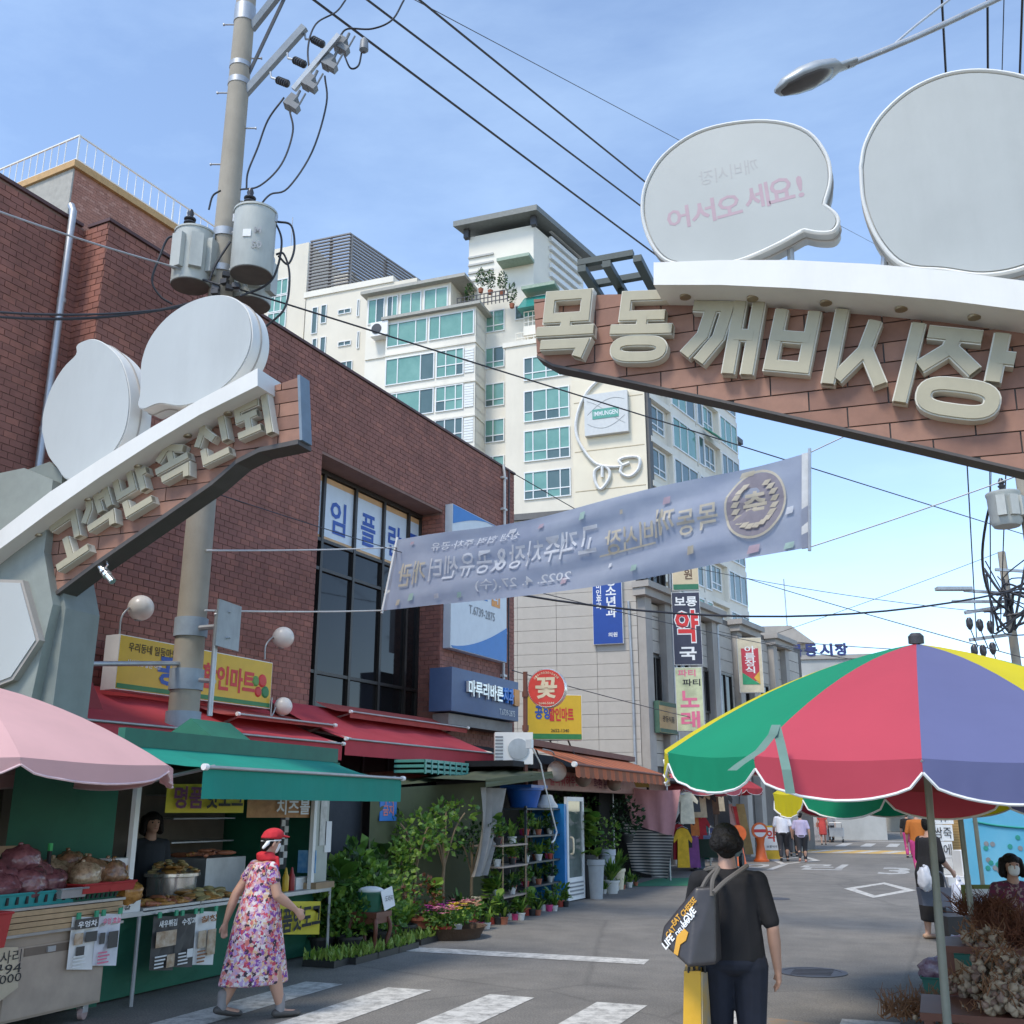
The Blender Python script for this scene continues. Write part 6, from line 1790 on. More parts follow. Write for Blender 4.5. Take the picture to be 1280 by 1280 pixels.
def carton(name, label, c, s, m, rz=0.0, cat='box', mark_=None):
    t = thing(name, label, cat, (c[0], c[1], c[2]))
    MB().obox((c[0], c[1], c[2] + s[2] / 2), s, rz).build('carton', m, t)
    for sx in (-1, 1):
        MB().obox((c[0] + math.cos(rz) * sx * s[0] * 0.25, c[1] + math.sin(rz) * sx * s[0] * 0.25, c[2] + s[2] + 0.004), (s[0] * 0.49, s[1] * 0.99, 0.008), rz, ry=0.03 * sx).build('flap', m, t)
    if mark_:
        n_ = V((math.cos(rz), math.sin(rz), 0))
        p = V(c) + n_ * (s[0] / 2) + V((0, 0, s[2] * 0.55))
        MB().lathe([(s[2] * 0.24, 0), (s[2] * 0.24, 0.004)], p + V((0, 0, s[2] * 0.1)), 16, n_).build('printed_badge', mark_, t)
        lettering(t, '젓갈', p - V((0, 0, s[2] * 0.36)), V((-math.sin(rz), math.cos(rz), 0)), s[1] * 0.4, s[2] * 0.16, INK, n=n_, bold=0.02)
    return t
BADGE = mat('maroon_badge', (0.12, 0.04, 0.03), 0.5)
carton('white_carton', 'white carton with a maroon badge standing on the counter corner, lower of two', (SX - 0.1, Y0 + 0.12, 0.78), (0.2, 0.42, 0.22), PAPER, 0.0, mark_=BADGE)
carton('white_carton', 'white carton with a maroon badge stacked on another carton', (SX - 0.14, Y0 + 0.1, 1.01), (0.18, 0.3, 0.22), PAPER, 0.05, mark_=BADGE)
carton('white_carton', 'small plain white carton behind the sauce bottles', (SX - 0.2, Y1 - 0.4, 0.78), (0.14, 0.34, 0.12), PAPER)
carton('tan_carton', 'low tan carton on the far end of the hot dog counter', (SX - 0.06, Y1 - 0.22, 0.78), (0.2, 0.4, 0.06), TAN)
MB().box((SX - 0.26, Y1 - 0.36, 0.95), (SX - 0.02, Y1 - 0.345, 1.2)).build('blue_notice', mat('blue_notice', (0.05, 0.22, 0.5), 0.6, c2=(0.2, 0.4, 0.6), scale=9), None, 'small blue notice sheet on the stall end panel', 'notice')
for k, (y, z, lab) in enumerate(((Y1 - 0.28, 1.5, 'clear plastic bag with green and red print hanging at the stall end'), (Y1 - 0.16, 1.42, 'white paper slip hanging at the stall end beside a plastic bag'))):
    MB().box((SX - 0.04, y, z - 0.25), (SX - 0.03, y + 0.14, z + 0.3 - 0.2 * k)).build('hanging_bag', mat('milky_plastic', (0.42, 0.43, 0.42), 0.3, var=0.3, scale=8) if k == 0 else PAPER, None, lab, 'bag')

# stool with a bowl and price card beside the stall
sy, sx = 11.55, -6.42
so = thing('wooden_stool', 'dark wooden stool with curved legs carrying a green tub by the stall', 'stool', (sx, sy, 0))
MB().box((sx - 0.19, sy - 0.19, 0.43), (sx + 0.19, sy + 0.19, 0.49)).build('seat', WOODB, so)
MB().box((sx - 0.16, sy - 0.16, 0.36), (sx + 0.16, sy + 0.16, 0.43)).build('apron', WOODB, so)
for a in (-1, 1):
    for b in (-1, 1):
        MB().tube(curve_pts([(sx + a * 0.15, sy + b * 0.15, 0.43), (sx + a * 0.18, sy + b * 0.18, 0.3), (sx + a * 0.15, sy + b * 0.15, 0.12), (sx + a * 0.18, sy + b * 0.18, 0)], 12), [0.032] * 12 + [0.028] if False else 0.026, 8).build('leg', WOODB, so, smooth=50)
tb = thing('green_tub', 'dark green plastic tub with a white cloth on the wooden stool', 'tub', (sx, sy, 0.49))
MB().lathe([(0.13, 0), (0.16, 0.2), (0.17, 0.2), (0.17, 0.22), (0.14, 0.21)], (sx, sy, 0.49), 18).build('tub', mat('green_plastic', (0.02, 0.12, 0.07), 0.4), tb, smooth=35)
MB().ball((sx, sy, 0.72), (0.16, 0.14, 0.05), 12, 7).build('cloth', PAPER, tb, smooth=60)
pc = MB().prism([(sx + 0.2, sy - 0.02, 0.5), (sx + 0.2, sy + 0.24, 0.54), (sx + 0.16, sy + 0.22, 0.76), (sx + 0.16, sy - 0.06, 0.72)], (0.006, 0, 0)).build('price_card', PAPER, None, 'white handwritten price card propped on the green tub', 'card')
lettering(pc, '도라지', (sx + 0.188, sy + 0.1, 0.63), (0, 1, 0), 0.2, 0.07, INK, n=(1, 0, 0.1), bold=0.0, off=0.01)

# ------------------------------------------------------------------ dried snack cart beside the stall
CX = -6.62
ca = thing('snack_cart', 'beige cabinet cart on castors with a ribbed wooden top tray', 'cart', (CX - 0.4, 6.3, 0))
BCAB = mat('beige_cabinet', (0.36, 0.28, 0.21), 0.55, var=0.05, dirt=0.15)
MB().box((CX - 0.75, 4.8, 0.12), (CX, 7.38, 0.72)).build('cabinet', BCAB, ca)
MB().box((CX, 6.35, 0.14), (CX + 0.012, 7.36, 0.64)).build('door', mat('beige_door', (0.40, 0.32, 0.25), 0.5, dirt=0.1), ca)
MB().box((CX + 0.012, 6.5, 0.57), (CX + 0.016, 7.0, 0.63)).build('lock_plate', mat('brown_plate', (0.16, 0.12, 0.09), 0.5), ca)
MB().box((CX + 0.016, 6.72, 0.58), (CX + 0.03, 6.8, 0.62)).build('latch', STEEL, ca)
for k in range(4):
    MB().box((CX - 0.8, 4.7, 0.74 + k * 0.042), (CX + 0.03 + 0.006 * (k % 2), 7.5, 0.74 + k * 0.042 + 0.036)).build('wood_band', mat('pale_wood_band', (0.42, 0.29, 0.16), 0.6, var=0.2, scale=6), ca)
MB().box((CX - 0.82, 4.68, 0.91), (CX + 0.045, 7.52, 0.93)).build('top_rim', ALU, ca)
MB().box((CX - 0.82, 4.68, 0.72), (CX + 0.045, 7.52, 0.74)).build('bottom_rim', ALU, ca)
for y in (5.0, 7.25):
    MB().lathe([(0.05, -0.02), (0.05, 0.02)], (CX - 0.05, y, 0.055), 16, (1, 0.3, 0)).build('castor', mat('castor_pink', (0.4, 0.28, 0.26), 0.5), ca, smooth=40)
    MB().box((CX - 0.09, y - 0.03, 0.06), (CX - 0.02, y + 0.03, 0.13)).build('castor_fork', STEEL, ca)
def basket(name, label, c, s, m, h, group=None, slots=False):
    t = thing(name, label, 'tray', c, group)
    x, y, z = c; a, b = s
    mb = MB()
    mb.add([(x - a, y - b, z), (x + a, y - b, z), (x + a, y + b, z), (x - a, y + b, z), (x - a * 1.12, y - b * 1.08, z + h), (x + a * 1.12, y - b * 1.08, z + h), (x + a * 1.12, y + b * 1.08, z + h), (x - a * 1.12, y + b * 1.08, z + h)],
           [(0, 3, 2, 1), (0, 1, 5, 4), (1, 2, 6, 5), (2, 3, 7, 6), (3, 0, 4, 7)])
    mb.build('shell', m, t)
    for (p, q) in (((x - a * 1.14, y - b * 1.1), (x + a * 1.14, y - b * 1.1)), ((x + a * 1.14, y - b * 1.1), (x + a * 1.14, y + b * 1.1)), ((x + a * 1.14, y + b * 1.1), (x - a * 1.14, y + b * 1.1)), ((x - a * 1.14, y + b * 1.1), (x - a * 1.14, y - b * 1.1))):
        MB().tube([(*p, z + h), (*q, z + h)], 0.01, 6).build('rim', m, t)
    if slots:
        for k in range(9):
            yy = y - b * 0.9 + b * 1.8 * k / 8
            MB().box((x + a * 1.05, yy - 0.008, z + h * 0.25), (x + a * 1.13, yy + 0.012, z + h * 0.8)).build('slot', INK, t)
    return t
TURQ = mat('turquoise_plastic', (0.03, 0.30, 0.30), 0.4)
REDPL = mat('red_plastic', (0.40, 0.03, 0.03), 0.4)
basket('turquoise_basket', 'turquoise plastic basket under the purple dried seaweed bags', (CX - 0.2, 6.55, 0.93), (0.2, 0.42), TURQ, 0.1, slots=True)
basket('dark_green_basket', 'dark green slotted basket along the cart edge', (CX - 0.18, 7.2, 0.93), (0.18, 0.24), MATS['green_plastic'], 0.06, slots=True)
basket('red_bowl', 'red plastic bowl standing at the near end of the snack cart', (CX - 0.05, 5.95, 0.68), (0.2, 0.22), REDPL, 0.24)
basket('red_tray', 'red plastic tray of snack bags on the cart next to the grey tray', (CX - 0.06, 7.12, 0.99), (0.14, 0.15), REDPL, 0.07, 'red snack trays')
basket('red_tray', 'red plastic tray of snack bags at the far end of the cart', (CX - 0.06, 7.42, 0.99), (0.14, 0.14), REDPL, 0.07, 'red snack trays')
basket('grey_tray', 'grey metal tray between turquoise basket and red tray', (CX - 0.06, 6.88, 0.97), (0.13, 0.13), STEEL, 0.07)
def bag(label, c, r, m, seed, group):
    rs = random.Random(seed)
    t = thing('snack_bag', label, 'bag', (c[0], c[1], c[2]), group)
    mb = MB().ball((0, 0, 0), 1.0, 18, 12)
    ph = [rs.uniform(0, 6.3) for _ in range(6)]
    vs_ = []
    for v in mb.v:
        x, y, z = v
        k = 1 + 0.12 * math.sin(x * 5 + ph[0]) * math.sin(y * 5 + ph[1]) + 0.08 * math.sin(z * 9 + x * 6 + ph[2]) + 0.05 * math.sin(y * 13 + ph[3])
        vs_.append((c[0] + x * k * r[0], c[1] + y * k * r[1], c[2] + r[2] * 0.85 + max(z, -0.8) * k * r[2]))
    mb.v = vs_
    mb.build('bag_body', m, t, smooth=70)
    kt = (c[0] + rs.uniform(-.02, .02), c[1] + rs.uniform(-.02, .02), c[2] + r[2] * 1.75)
    MB().lathe([(0.02, -0.02), (0.007, 0.0), (0.012, 0.012), (0.02, 0.028), (0.012, 0.04)], kt, 7).build('knot', m, t, smooth=60)
    return t
def bagmat(name, c, c2, s=26):
    return mat(name, c, 0.22, c2=c2, scale=s, bump=0.6, bscale=22, spec=0.8)
BM = [bagmat('bag_purple', (0.25, 0.10, 0.11), (0.10, 0.035, 0.045), 14), bagmat('bag_cream', (0.55, 0.42, 0.26), (0.2, 0.13, 0.07)), bagmat('bag_brown', (0.36, 0.2, 0.1), (0.12, 0.06, 0.03)), bagmat('bag_orange', (0.55, 0.27, 0.06), (0.3, 0.13, 0.03)), bagmat('bag_olive', (0.36, 0.31, 0.16), (0.12, 0.1, 0.05))]
pg_ = 'purple seaweed bags in the turquoise basket'
for k, (y, x, z, r) in enumerate(((6.3, -0.12, 0.98, 0.15), (6.55, -0.1, 0.99, 0.16), (6.8, -0.14, 0.99, 0.15), (6.45, -0.24, 1.05, 0.17), (6.68, -0.22, 1.06, 0.16), (6.52, -0.16, 1.18, 0.14))):
    bag('purple bag of dried seaweed heaped in the turquoise basket', (CX + x, y, z), (r, r * 1.1, r * 0.75), BM[0], k, pg_)
specs = [(7.0, -0.28, 0.95, 4, 'olive snack bag behind the grey tray'), (7.12, -0.42, 1.05, 1, 'cream snack bag at the back of the cart'), (7.3, -0.3, 1.02, 1, 'cream nut bag in the middle of the cart'), (7.5, -0.42, 1.05, 4, 'olive snack bag at the back behind the orange bag'),
         (7.12, -0.06, 1.02, 1, 'cream cracker bag lying in the first red tray'), (7.26, -0.14, 1.06, 2, 'brown snack bag between the red trays'), (7.42, -0.06, 1.02, 2, 'brown snack bag lying in the far red tray'), (7.55, -0.2, 1.03, 2, 'brown snack bag beside the orange bag'),
         (7.7, -0.28, 1.02, 3, 'orange snack bag on the stall counter edge'), (7.66, -0.08, 0.86, 3, 'orange corn snack bag beside the white cartons'), (7.34, -0.46, 1.1, 2, 'brown nut bag at the top of the heap'), (6.9, -0.46, 1.0, 1, 'cream snack bag under the cardboard sheet')]
for k, (y, x, z, m, lab) in enumerate(specs):
    bag(lab, (CX + x, y, z), (0.13, 0.14, 0.11), BM[m], 40 + k, 'snack bags on the cart')
MB().prism([(CX - 0.62, 6.5, 1.0), (CX - 0.5, 7.0, 1.0), (CX - 0.62, 7.02, 1.36), (CX - 0.72, 6.55, 1.36)], (-0.01, 0, 0)).build('cardboard_sheet', TAN, None, 'brown cardboard sheet leaning at the back of the snack cart', 'cardboard')
lf = thing('lighter_wand', 'dark gas lighter wand with a green tip stuck between snack bags', 'lighter', (CX - 0.3, 6.95, 1.1))
MB().tube([(CX - 0.3, 6.95, 1.05), (CX - 0.32, 6.97, 1.32)], 0.018, 8).build('barrel', INK, lf)
MB().tube([(CX - 0.32, 6.97, 1.32), (CX - 0.325, 6.975, 1.38)], 0.02, 8).build('tip', mat('green_tip', (0.03, 0.4, 0.1), 0.4), lf)
pcard = MB().prism([onx(-25, 1270, CX + 0.06), onx(22, 1234, CX + 0.06), onx(22, 1184, CX + 0.06), onx(-25, 1184, CX + 0.06)], (0.006, 0, 0)).build('price_card', mat('buff_card', (0.5, 0.42, 0.3), 0.8), None, 'buff handwritten price card on the front of the snack cart', 'card')
for s_, y_, h_ in (('고사리', 1197, 0.09), ('근94', 1212, 0.08), ('5,000', 1225, 0.07)):
    c = onx(6, y_, CX + 0.068)
    lettering(pcard, s_, c, (0, 1, 0), 0.3, h_, INK, n=(1, 0, 0), bold=0.0)
for k in range(2):
    MB().ball(onx(143, 1082 + 24 * k, SX - 0.3), (0.03, 0.05, 0.08), 10, 8).build('sponge_gourd', mat('grey_sponge', (0.4, 0.4, 0.36), 0.8), None, ('upper', 'lower')[k] + ' of two pale shiny tags hanging on the green canvas', 'tag')
# pink parasol over the cart
PINK = mat('faded_pink_cloth', (0.72, 0.42, 0.40), 0.8, var=0.06, scale=1.5, trans=0.2)
PK2 = mat('deep_pink_lining', (0.5, 0.12, 0.12), 0.8, trans=0.2)
pc_ = at(20, 1000, 7.6)
parasol('pink_parasol', 'faded pink parasol over the dried snack cart', (at(-75, 960, 7.9).x, at(-75, 960, 7.9).y), 1.72, 1.97, 2.62, [PINK], mat('pink_trim', (0.7, 0.5, 0.5), 0.8), val=0.13, rot=R(20), n=8, scal=0.35)
# ------------------------------------------------------------------ florist: olive tarpaulin shelter
fl_ = thing('florist_shelter', 'olive tarpaulin shelter of the florist with a sagging front roof edge', 'shelter', (-7.4, 15, 0))
ow = -7.35
yA, yB = onx(463, 1000, ow).y, onx(606, 1000, ow).y
sheet('wall_tarpaulin', [(ow, yA, 0), (ow, yB, 0), (ow, yB, 2.12), (ow, yA, 1.93)], OLIVE, fl_, 14)
sheet('roof_tarpaulin', [(ow - 0.1, yA, 1.95), (ow - 0.1, yB + 2.2, 2.32), (ow - 1.3, yB + 2.2, 2.5), (ow - 1.3, yA, 2.1)], OLIVE, fl_, 10)
ex = -6.35
yC, yD = onx(607, 975, ex).y, onx(690, 962, ex).y
sheet('front_roof_edge', [(ex, yC, 2.08), (ex, yD, 2.28), (ow - 0.2, yD + 0.8, 2.42), (ow - 0.2, yC + 0.3, 2.14)], OLIVE, fl_, 8)
sheet('front_flap', [(ex, yC, 1.98), (ex + 0.03, yD, 2.2), (ex, yD, 2.32), (ex, yC, 2.1)], OLIVE, fl_, 6)
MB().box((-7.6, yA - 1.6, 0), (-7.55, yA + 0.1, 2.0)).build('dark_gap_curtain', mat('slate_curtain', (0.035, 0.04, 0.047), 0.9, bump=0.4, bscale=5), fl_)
# gathered grey curtain
cu = MB(); n = 10; m_ = 14
topc, botc = onx(618, 985, -6.55), onx(598, 1095, -6.55)
for i in range(m_ + 1):
    t = i / m_
    wd_ = 0.48 * (1 - 0.72 * math.sin(math.pi * min(1, t * 0.62 + 0.38) * 0.5) ** 2 + 0.15 * t)
    cy = topc.y + (botc.y - topc.y) * t + 0.25 * math.sin(t * 3.0) * 0.6
    cz = topc.z + (botc.z - topc.z) * t
    for k in range(n + 1):
        u = k / n - 0.5
        cu.v.append((-6.55 + 0.07 * math.sin(k * 2.4 + t), cy + u * wd_ * 3.0, cz))
for i in range(m_):
    for k in range(n):
        q = i * (n + 1) + k
        cu.f.append((q, q + 1, q + n + 2, q + n + 1)); cu.mi.append(0)
cu.build('gathered_curtain', mat('grey_canvas', (0.30, 0.28, 0.25), 0.8, var=0.15, scale=4, trans=0.1), None, 'grey canvas curtain gathered at the florist shelter corner', 'curtain', smooth=70)
nt = MB().box((ow + 0.01, yA + 0.25, 1.5), (ow + 0.02, yA + 0.75, 1.93)).build('blue_notice', mat('tiny_blue', (0.02, 0.17, 0.5), 0.5), None, 'small blue notice with red and yellow writing on the olive tarpaulin', 'notice')
lettering(nt, '주차\n금지', (ow + 0.022, yA + 0.5, 1.72), (0, 1, 0), 0.34, 0.3, mat('coral_print', (0.7, 0.2, 0.15), 0.5), n=(1, 0, 0), bold=0.02)
cr_ = thing('green_crate', 'pale green plastic crate lying on the florist shelter roof', 'crate', (-7.7, 16.2, 2.2))
for z in (2.22, 2.3, 2.38):
    MB().box((-8.0, 15.0, z), (-7.45, 16.7, z + 0.045)).build('rail', mat('pale_green_plastic', (0.1, 0.32, 0.26), 0.4), cr_)
for k in range(8):
    MB().box((-7.46, 15.0 + k * 0.23, 2.2), (-7.44, 15.04 + k * 0.23, 2.42)).build('bar', MATS['pale_green_plastic'], cr_)
a_, b_ = onx(637, 935, -7.3), None
ac = thing('air_conditioner', 'white outdoor air conditioner unit above the olive shelter roof', 'air conditioner', (-7.6, a_.y, 2.45))
FA = Frame((-7.25, a_.y - 0.45, 0), (math.cos(R(25)), math.sin(R(25))))
MB().fbox(FA, -0.15, 0.55, 2.45, 3.02, -0.35, 0).build('case', WHITE, ac)
MB().lathe([(0.19, 0), (0.19, 0.02), (0.03, 0.03)], FA.pt(0.28, 2.72, 0), 18, FA.n).build('fan_grille', STEEL, ac, smooth=40)
for k in range(8):
    MB().fbox(FA, -0.14, -0.0, 2.5 + k * 0.06, 2.53 + k * 0.06, 0, 0.01).build('grille_slat', GREYINK, ac)

# ------------------------------------------------------------------ flower shop: orange awning, sign, posts
OR1 = mat('orange_stripe', (0.50, 0.13, 0.045), 0.8, trans=0.2); OR2 = mat('brown_stripe', (0.30, 0.10, 0.045), 0.8, trans=0.2)
FO = Frame((-7.35, 19.2, 0), (0.0, 1.0))
oa = thing('striped_awning', 'orange and brown striped awning of the flower shop', 'awning', FO.pt(3.5, 2.4, 1.3))
N_ = 26
mb, mv = MB(), MB()
for i in range(N_):
    a0, a1 = 7.4 * i / N_, 7.4 * (i + 1) / N_
    mb.cur = mv.cur = i % 2
    mb.quad(FO.pt(a0, 2.86, 0), FO.pt(a1, 2.86, 0), FO.pt(a1 - 0.9, 2.45, 1.3), FO.pt(a0 - 0.9, 2.45, 1.3))
    mv.quad(FO.pt(a0 - 0.9, 2.45, 1.3), FO.pt(a1 - 0.9, 2.45, 1.3), FO.pt(a1 - 0.9, 2.24, 1.32), FO.pt((a0 + a1) / 2 - 0.9, 2.21, 1.33), FO.pt(a0 - 0.9, 2.24, 1.32))
mb.build('canopy', [OR1, OR2], oa); mv.build('valance', [OR1, OR2], oa)
MB().tube([FO.pt(-0.95, 2.45, 1.31), FO.pt(6.52, 2.45, 1.31)], 0.025, 8).build('front_bar', mat('rust_bar', (0.16, 0.06, 0.04), 0.7), oa)
MB().lathe([(0.05, -0.04), (0.05, 0.04)], FO.pt(-0.95, 2.45, 1.31), 10, FO.u).build('end_cap', WHITE, oa)
MB().box((-7.5, 18.9, 2.86), (-7.2, 26.8, 2.98)).build('housing', MATS['rust_bar'], oa)
rp = thing('rusty_post', 'rusty brown post carrying the round flower sign', 'post', (-6.9, 18.3, 0))
p = onx(657, 960, -6.9)
MB().tube([(p.x, p.y, 0), (p.x, p.y, onx(657, 840, -6.9).z)], 0.045, 8).build('tube', MATS['rust_bar'], rp, smooth=40)
for y in (868, 910):
    MB().lathe([(0.06, -0.05), (0.06, 0.05)], (p.x, p.y, onx(657, y, -6.9).z), 10).build('collar', MATS['rust_bar'], rp)
# round flower sign
c = at(683, 860, 19.6)
FRs = Frame((c.x, c.y, 0), camdir(math.cos(R(14)), -math.sin(R(14))))
rs_ = thing('round_flower_sign', 'round red flower sign with a big white character on the rusty post', 'sign', c)
MB().lathe([(0.36, -0.18), (0.37, -0.17), (0.37, -0.01), (0.36, 0.0)], c, 36, FRs.n).build('drum', CHROME, rs_, smooth=35)
MB().lathe([(0.35, 0.0), (0.35, 0.012)], c, 36, FRs.n).build('face', mat('coral_red_face', (0.62, 0.06, 0.045), 0.4), rs_)
CRM = mat('cream_letter', (0.7, 0.6, 0.42), 0.5)
lettering(rs_, '꽃', c + FRs.n * 0.014, FRs.u, 0.42, 0.4, CRM, bold=0.03)
for k, ch in enumerate('010-9030-0438'):
    a = R(140 - k * 8.3)
    lettering(rs_, ch, c + FRs.n * 0.014 + FRs.u * math.cos(a) * 0.29 + UP * math.sin(a) * 0.29, FRs.u, 0.03, 0.045 if ch != '-' else 0.012, CRM, bold=0.01, rot=a - R(90))
lettering(rs_, '2644-5644', c + FRs.n * 0.014 - UP * 0.285, FRs.u, 0.3, 0.045, CRM, bold=0.01)
# second yellow mart sign behind it
c = at(692, 898, 22.5)
FY = Frame((c.x, c.y, 0), camdir(math.cos(R(4)), math.sin(R(10))))
a0, z1 = FY.px(657, 868); a1 = FY.px(727, 872)[0]
ys = boxsign('mart_sign', 'yellow mart sign with a green foot behind the round flower sign', FY, a0, a1, FY.px(690, 925)[1], FY.px(690, 868)[1], -0.18, 0, YEL, WHITE, 'yellow mart signs')
zb_, zt_ = FY.px(690, 925)[1], FY.px(690, 868)[1]
MB().fbox(FY, a0 + 0.02, a1 - 0.02, zb_ + 0.02, zb_ + 0.13, 0.007, 0.012).build('green_strip', GREENP, ys)
lettering(ys, '공항', FY.pt(a0 + 0.38, (zb_ + zt_) / 2 + 0.1, 0.008), FY.u, 0.36, 0.3, BLUEINK, bold=0.035)
lettering(ys, '할인마트', FY.pt(a0 + 0.78, (zb_ + zt_) / 2 + 0.06, 0.008), FY.u, 0.55, 0.3, REDP, bold=0.035)
lettering(ys, '2652-1340', FY.pt(a0 + 0.75, zb_ + 0.2, 0.008), FY.u, 0.4, 0.07, INK, bold=0.01)
for k in range(3):
    MB().tube([FY.pt(a0 + 0.15 + 0.4 * k, zb_, -0.1), FY.pt(a0 + 0.35 + 0.4 * k, zb_ - 0.35, -0.3)], 0.02, 6).build('strut', DARKSTEEL, ys)
# sign band and lamps under the awning
bx = -6.95
F = Frame((bx, 0, 0), (0, 1))
y0, y1 = onx(672, 960, bx).y, onx(832, 975, bx).y
sb = boxsign('flower_shop_sign', 'pinkish flower shop sign band under the striped awning', F, y0, y1, 2.02, 2.4, -0.1, 0.0, mat('dusty_pink_face', (0.36, 0.22, 0.2), 0.6, var=0.15), WOODB)
lettering(sb, '플라워하우스', F.pt(y0 + 1.6, 2.22, 0.008), F.u, 1.9, 0.22, mat('wine_print', (0.3, 0.02, 0.05), 0.6), bold=0.02)
lettering(sb, '화환 분양 축하', F.pt(y0 + 4.6, 2.22, 0.008), F.u, 2.2, 0.22, mat('plum_print', (0.12, 0.02, 0.06), 0.6), bold=0.02)
for k, (x, y, r_, m_, lab) in enumerate(((696, 964, 0.19, MATS['opal_globe'], 'white globe lamp hanging at the near end of the flower shop sign'), (729, 973, 0.17, mat('dim_globe', (0.30, 0.23, 0.19), 0.4), 'dim brown globe lamp in the middle of the flower shop sign'), (768, 979, 0.17, MATS['dim_globe'], 'dim brown globe lamp at the far end of the flower shop sign'))):
    c = onx(x, y, -6.72)
    t = thing('globe_lamp', lab, 'lamp', c, 'globe lamps along the shop row')
    MB().ball(c, r_, 18, 12).build('globe', m_, t, smooth=60)
    MB().tube(curve_pts([c + V((0, -0.1, r_)), c + V((0, -0.2, r_ + 0.15)), c + V((-0.1, -0.5, r_ + 0.2))], 8), 0.015, 6).build('stem', ALU, t)
# crank handle of the awning
ck = thing('awning_crank', 'long white awning crank rod hanging in front of the plant rack', 'crank', onx(690, 1060, -6.2))
MB().tube([onx(x, y, -6.2) for x, y in ((663, 930), (676, 955), (682, 985), (696, 1040), (693, 1050), (690, 1053))], 0.014, 6).build('rod', WHITE, ck)
MB().obox(onx(662, 930, -6.2), (0.1, 0.1, 0.14)).build('gear_box', WHITE, ck)
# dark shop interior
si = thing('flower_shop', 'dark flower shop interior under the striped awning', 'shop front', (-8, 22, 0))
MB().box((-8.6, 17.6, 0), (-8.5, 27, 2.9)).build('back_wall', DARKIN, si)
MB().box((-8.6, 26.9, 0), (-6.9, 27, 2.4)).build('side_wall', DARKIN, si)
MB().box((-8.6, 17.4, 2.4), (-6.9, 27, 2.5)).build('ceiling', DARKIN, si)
# glass cooler door
gy0, gy1 = onx(709, 1060, -6.55).y, onx(733, 1060, -6.45).y
cl_ = thing('flower_cooler', 'white framed glass cooler door with a blue side in the flower shop', 'cooler', (-6.6, gy0, 0))
z1 = onx(709, 996, -6.55).z
MB().box((-7.2, gy0 - 0.12, 0.05), (-6.56, gy0, z1 * 0.93)).build('side', mat('cooler_blue', (0.02, 0.2, 0.5), 0.4), cl_)
FC = Frame((-6.56, gy0, 0), (0.06, 1.0))
W_ = gy1 - gy0
fr = MB()
for (a, b, c, d) in ((0, 0.07, 0.02, z1), (W_ - 0.07, W_, 0.02, z1), (0.07, W_ - 0.07, 0.02, 0.42), (0.07, W_ - 0.07, z1 - 0.08, z1)):
    fr.fbox(FC, a, b, c, d, -0.04, 0.02)
fr.build('door_frame', WHITE, cl_)
MB().fbox(FC, 0.07, W_ - 0.07, 0.42, z1 - 0.08, -0.03, -0.01).build('glass', mat('cooler_glass', (0.07, 0.09, 0.085), 0.06, c2=(0.14, 0.17, 0.15), scale=3, spec=0.9), cl_)
for k in range(4):
    MB().fbox(FC, 0.1, W_ - 0.1, 0.1 + 0.07 * k, 0.13 + 0.07 * k, 0.02, 0.03).build('vent_slot', GREYINK, cl_)
MB().tube(curve_pts([FC.pt(0.12, 0.85, 0.03), FC.pt(0.12, 0.88, 0.09), FC.pt(0.12, 1.12, 0.09), FC.pt(0.12, 1.15, 0.03)], 10), 0.018, 8).build('handle', CRM, cl_, smooth=50)

# ------------------------------------------------------------------ plant prototypes
TERRA = MATS['terracotta']; POTW = mat('white_pot', (0.6, 0.59, 0.55), 0.5); POTR = mat('red_pot', (0.42, 0.06, 0.04), 0.5); POTB = mat('black_pot', (0.025, 0.025, 0.025), 0.5); POTG = mat('grey_planter', (0.33, 0.35, 0.36), 0.6); PKP = mat('pink_pot', (0.62, 0.06, 0.2), 0.4)
BARK = mat('tan_bark', (0.24, 0.17, 0.10), 0.9)
SOIL = mat('potting_soil', (0.03, 0.02, 0.014), 0.95)
FLOW = [mat('magenta_petal', (0.45, 0.05, 0.3), 0.6, trans=0.2), mat('pink_petal', (0.65, 0.25, 0.32), 0.6, trans=0.2), mat('yellow_petal', (0.7, 0.5, 0.04), 0.6, trans=0.2), mat('peach_petal', (0.72, 0.42, 0.27), 0.6, trans=0.2), mat('cream_petal', (0.7, 0.62, 0.42), 0.6, trans=0.2)]
def strap(mb, base, ang, L, lift, w_, droop, seg=5):
    d_ = V((math.cos(ang), math.sin(ang), 0)); s_ = V((-math.sin(ang), math.cos(ang), 0))
    k0 = len(mb.v)
    for i in range(seg + 1):
        t = i / seg
        p = V(base) + d_ * L * t * math.cos(lift) + UP * (L * math.sin(lift) * t - droop * L * t * t)
        ww = w_ * math.sin(math.pi * (0.12 + 0.88 * t)) + 0.001
        mb.v += [tuple(p + s_ * ww), tuple(p - s_ * ww)]
    for i in range(seg):
        q = k0 + 2 * i
        mb.f.append((q, q + 1, q + 3, q + 2)); mb.mi.append(mb.cur)
def potmesh(r, h_, m, t, base=(0, 0, 0)):
    MB().lathe([(r * 0.72, 0), (r * 0.95, h_ * 0.85), (r * 1.06, h_ * 0.86), (r * 1.06, h_), (r * 0.9, h_), (r * 0.88, h_ * 0.9)], base, 16).build('pot', m, t, smooth=35)
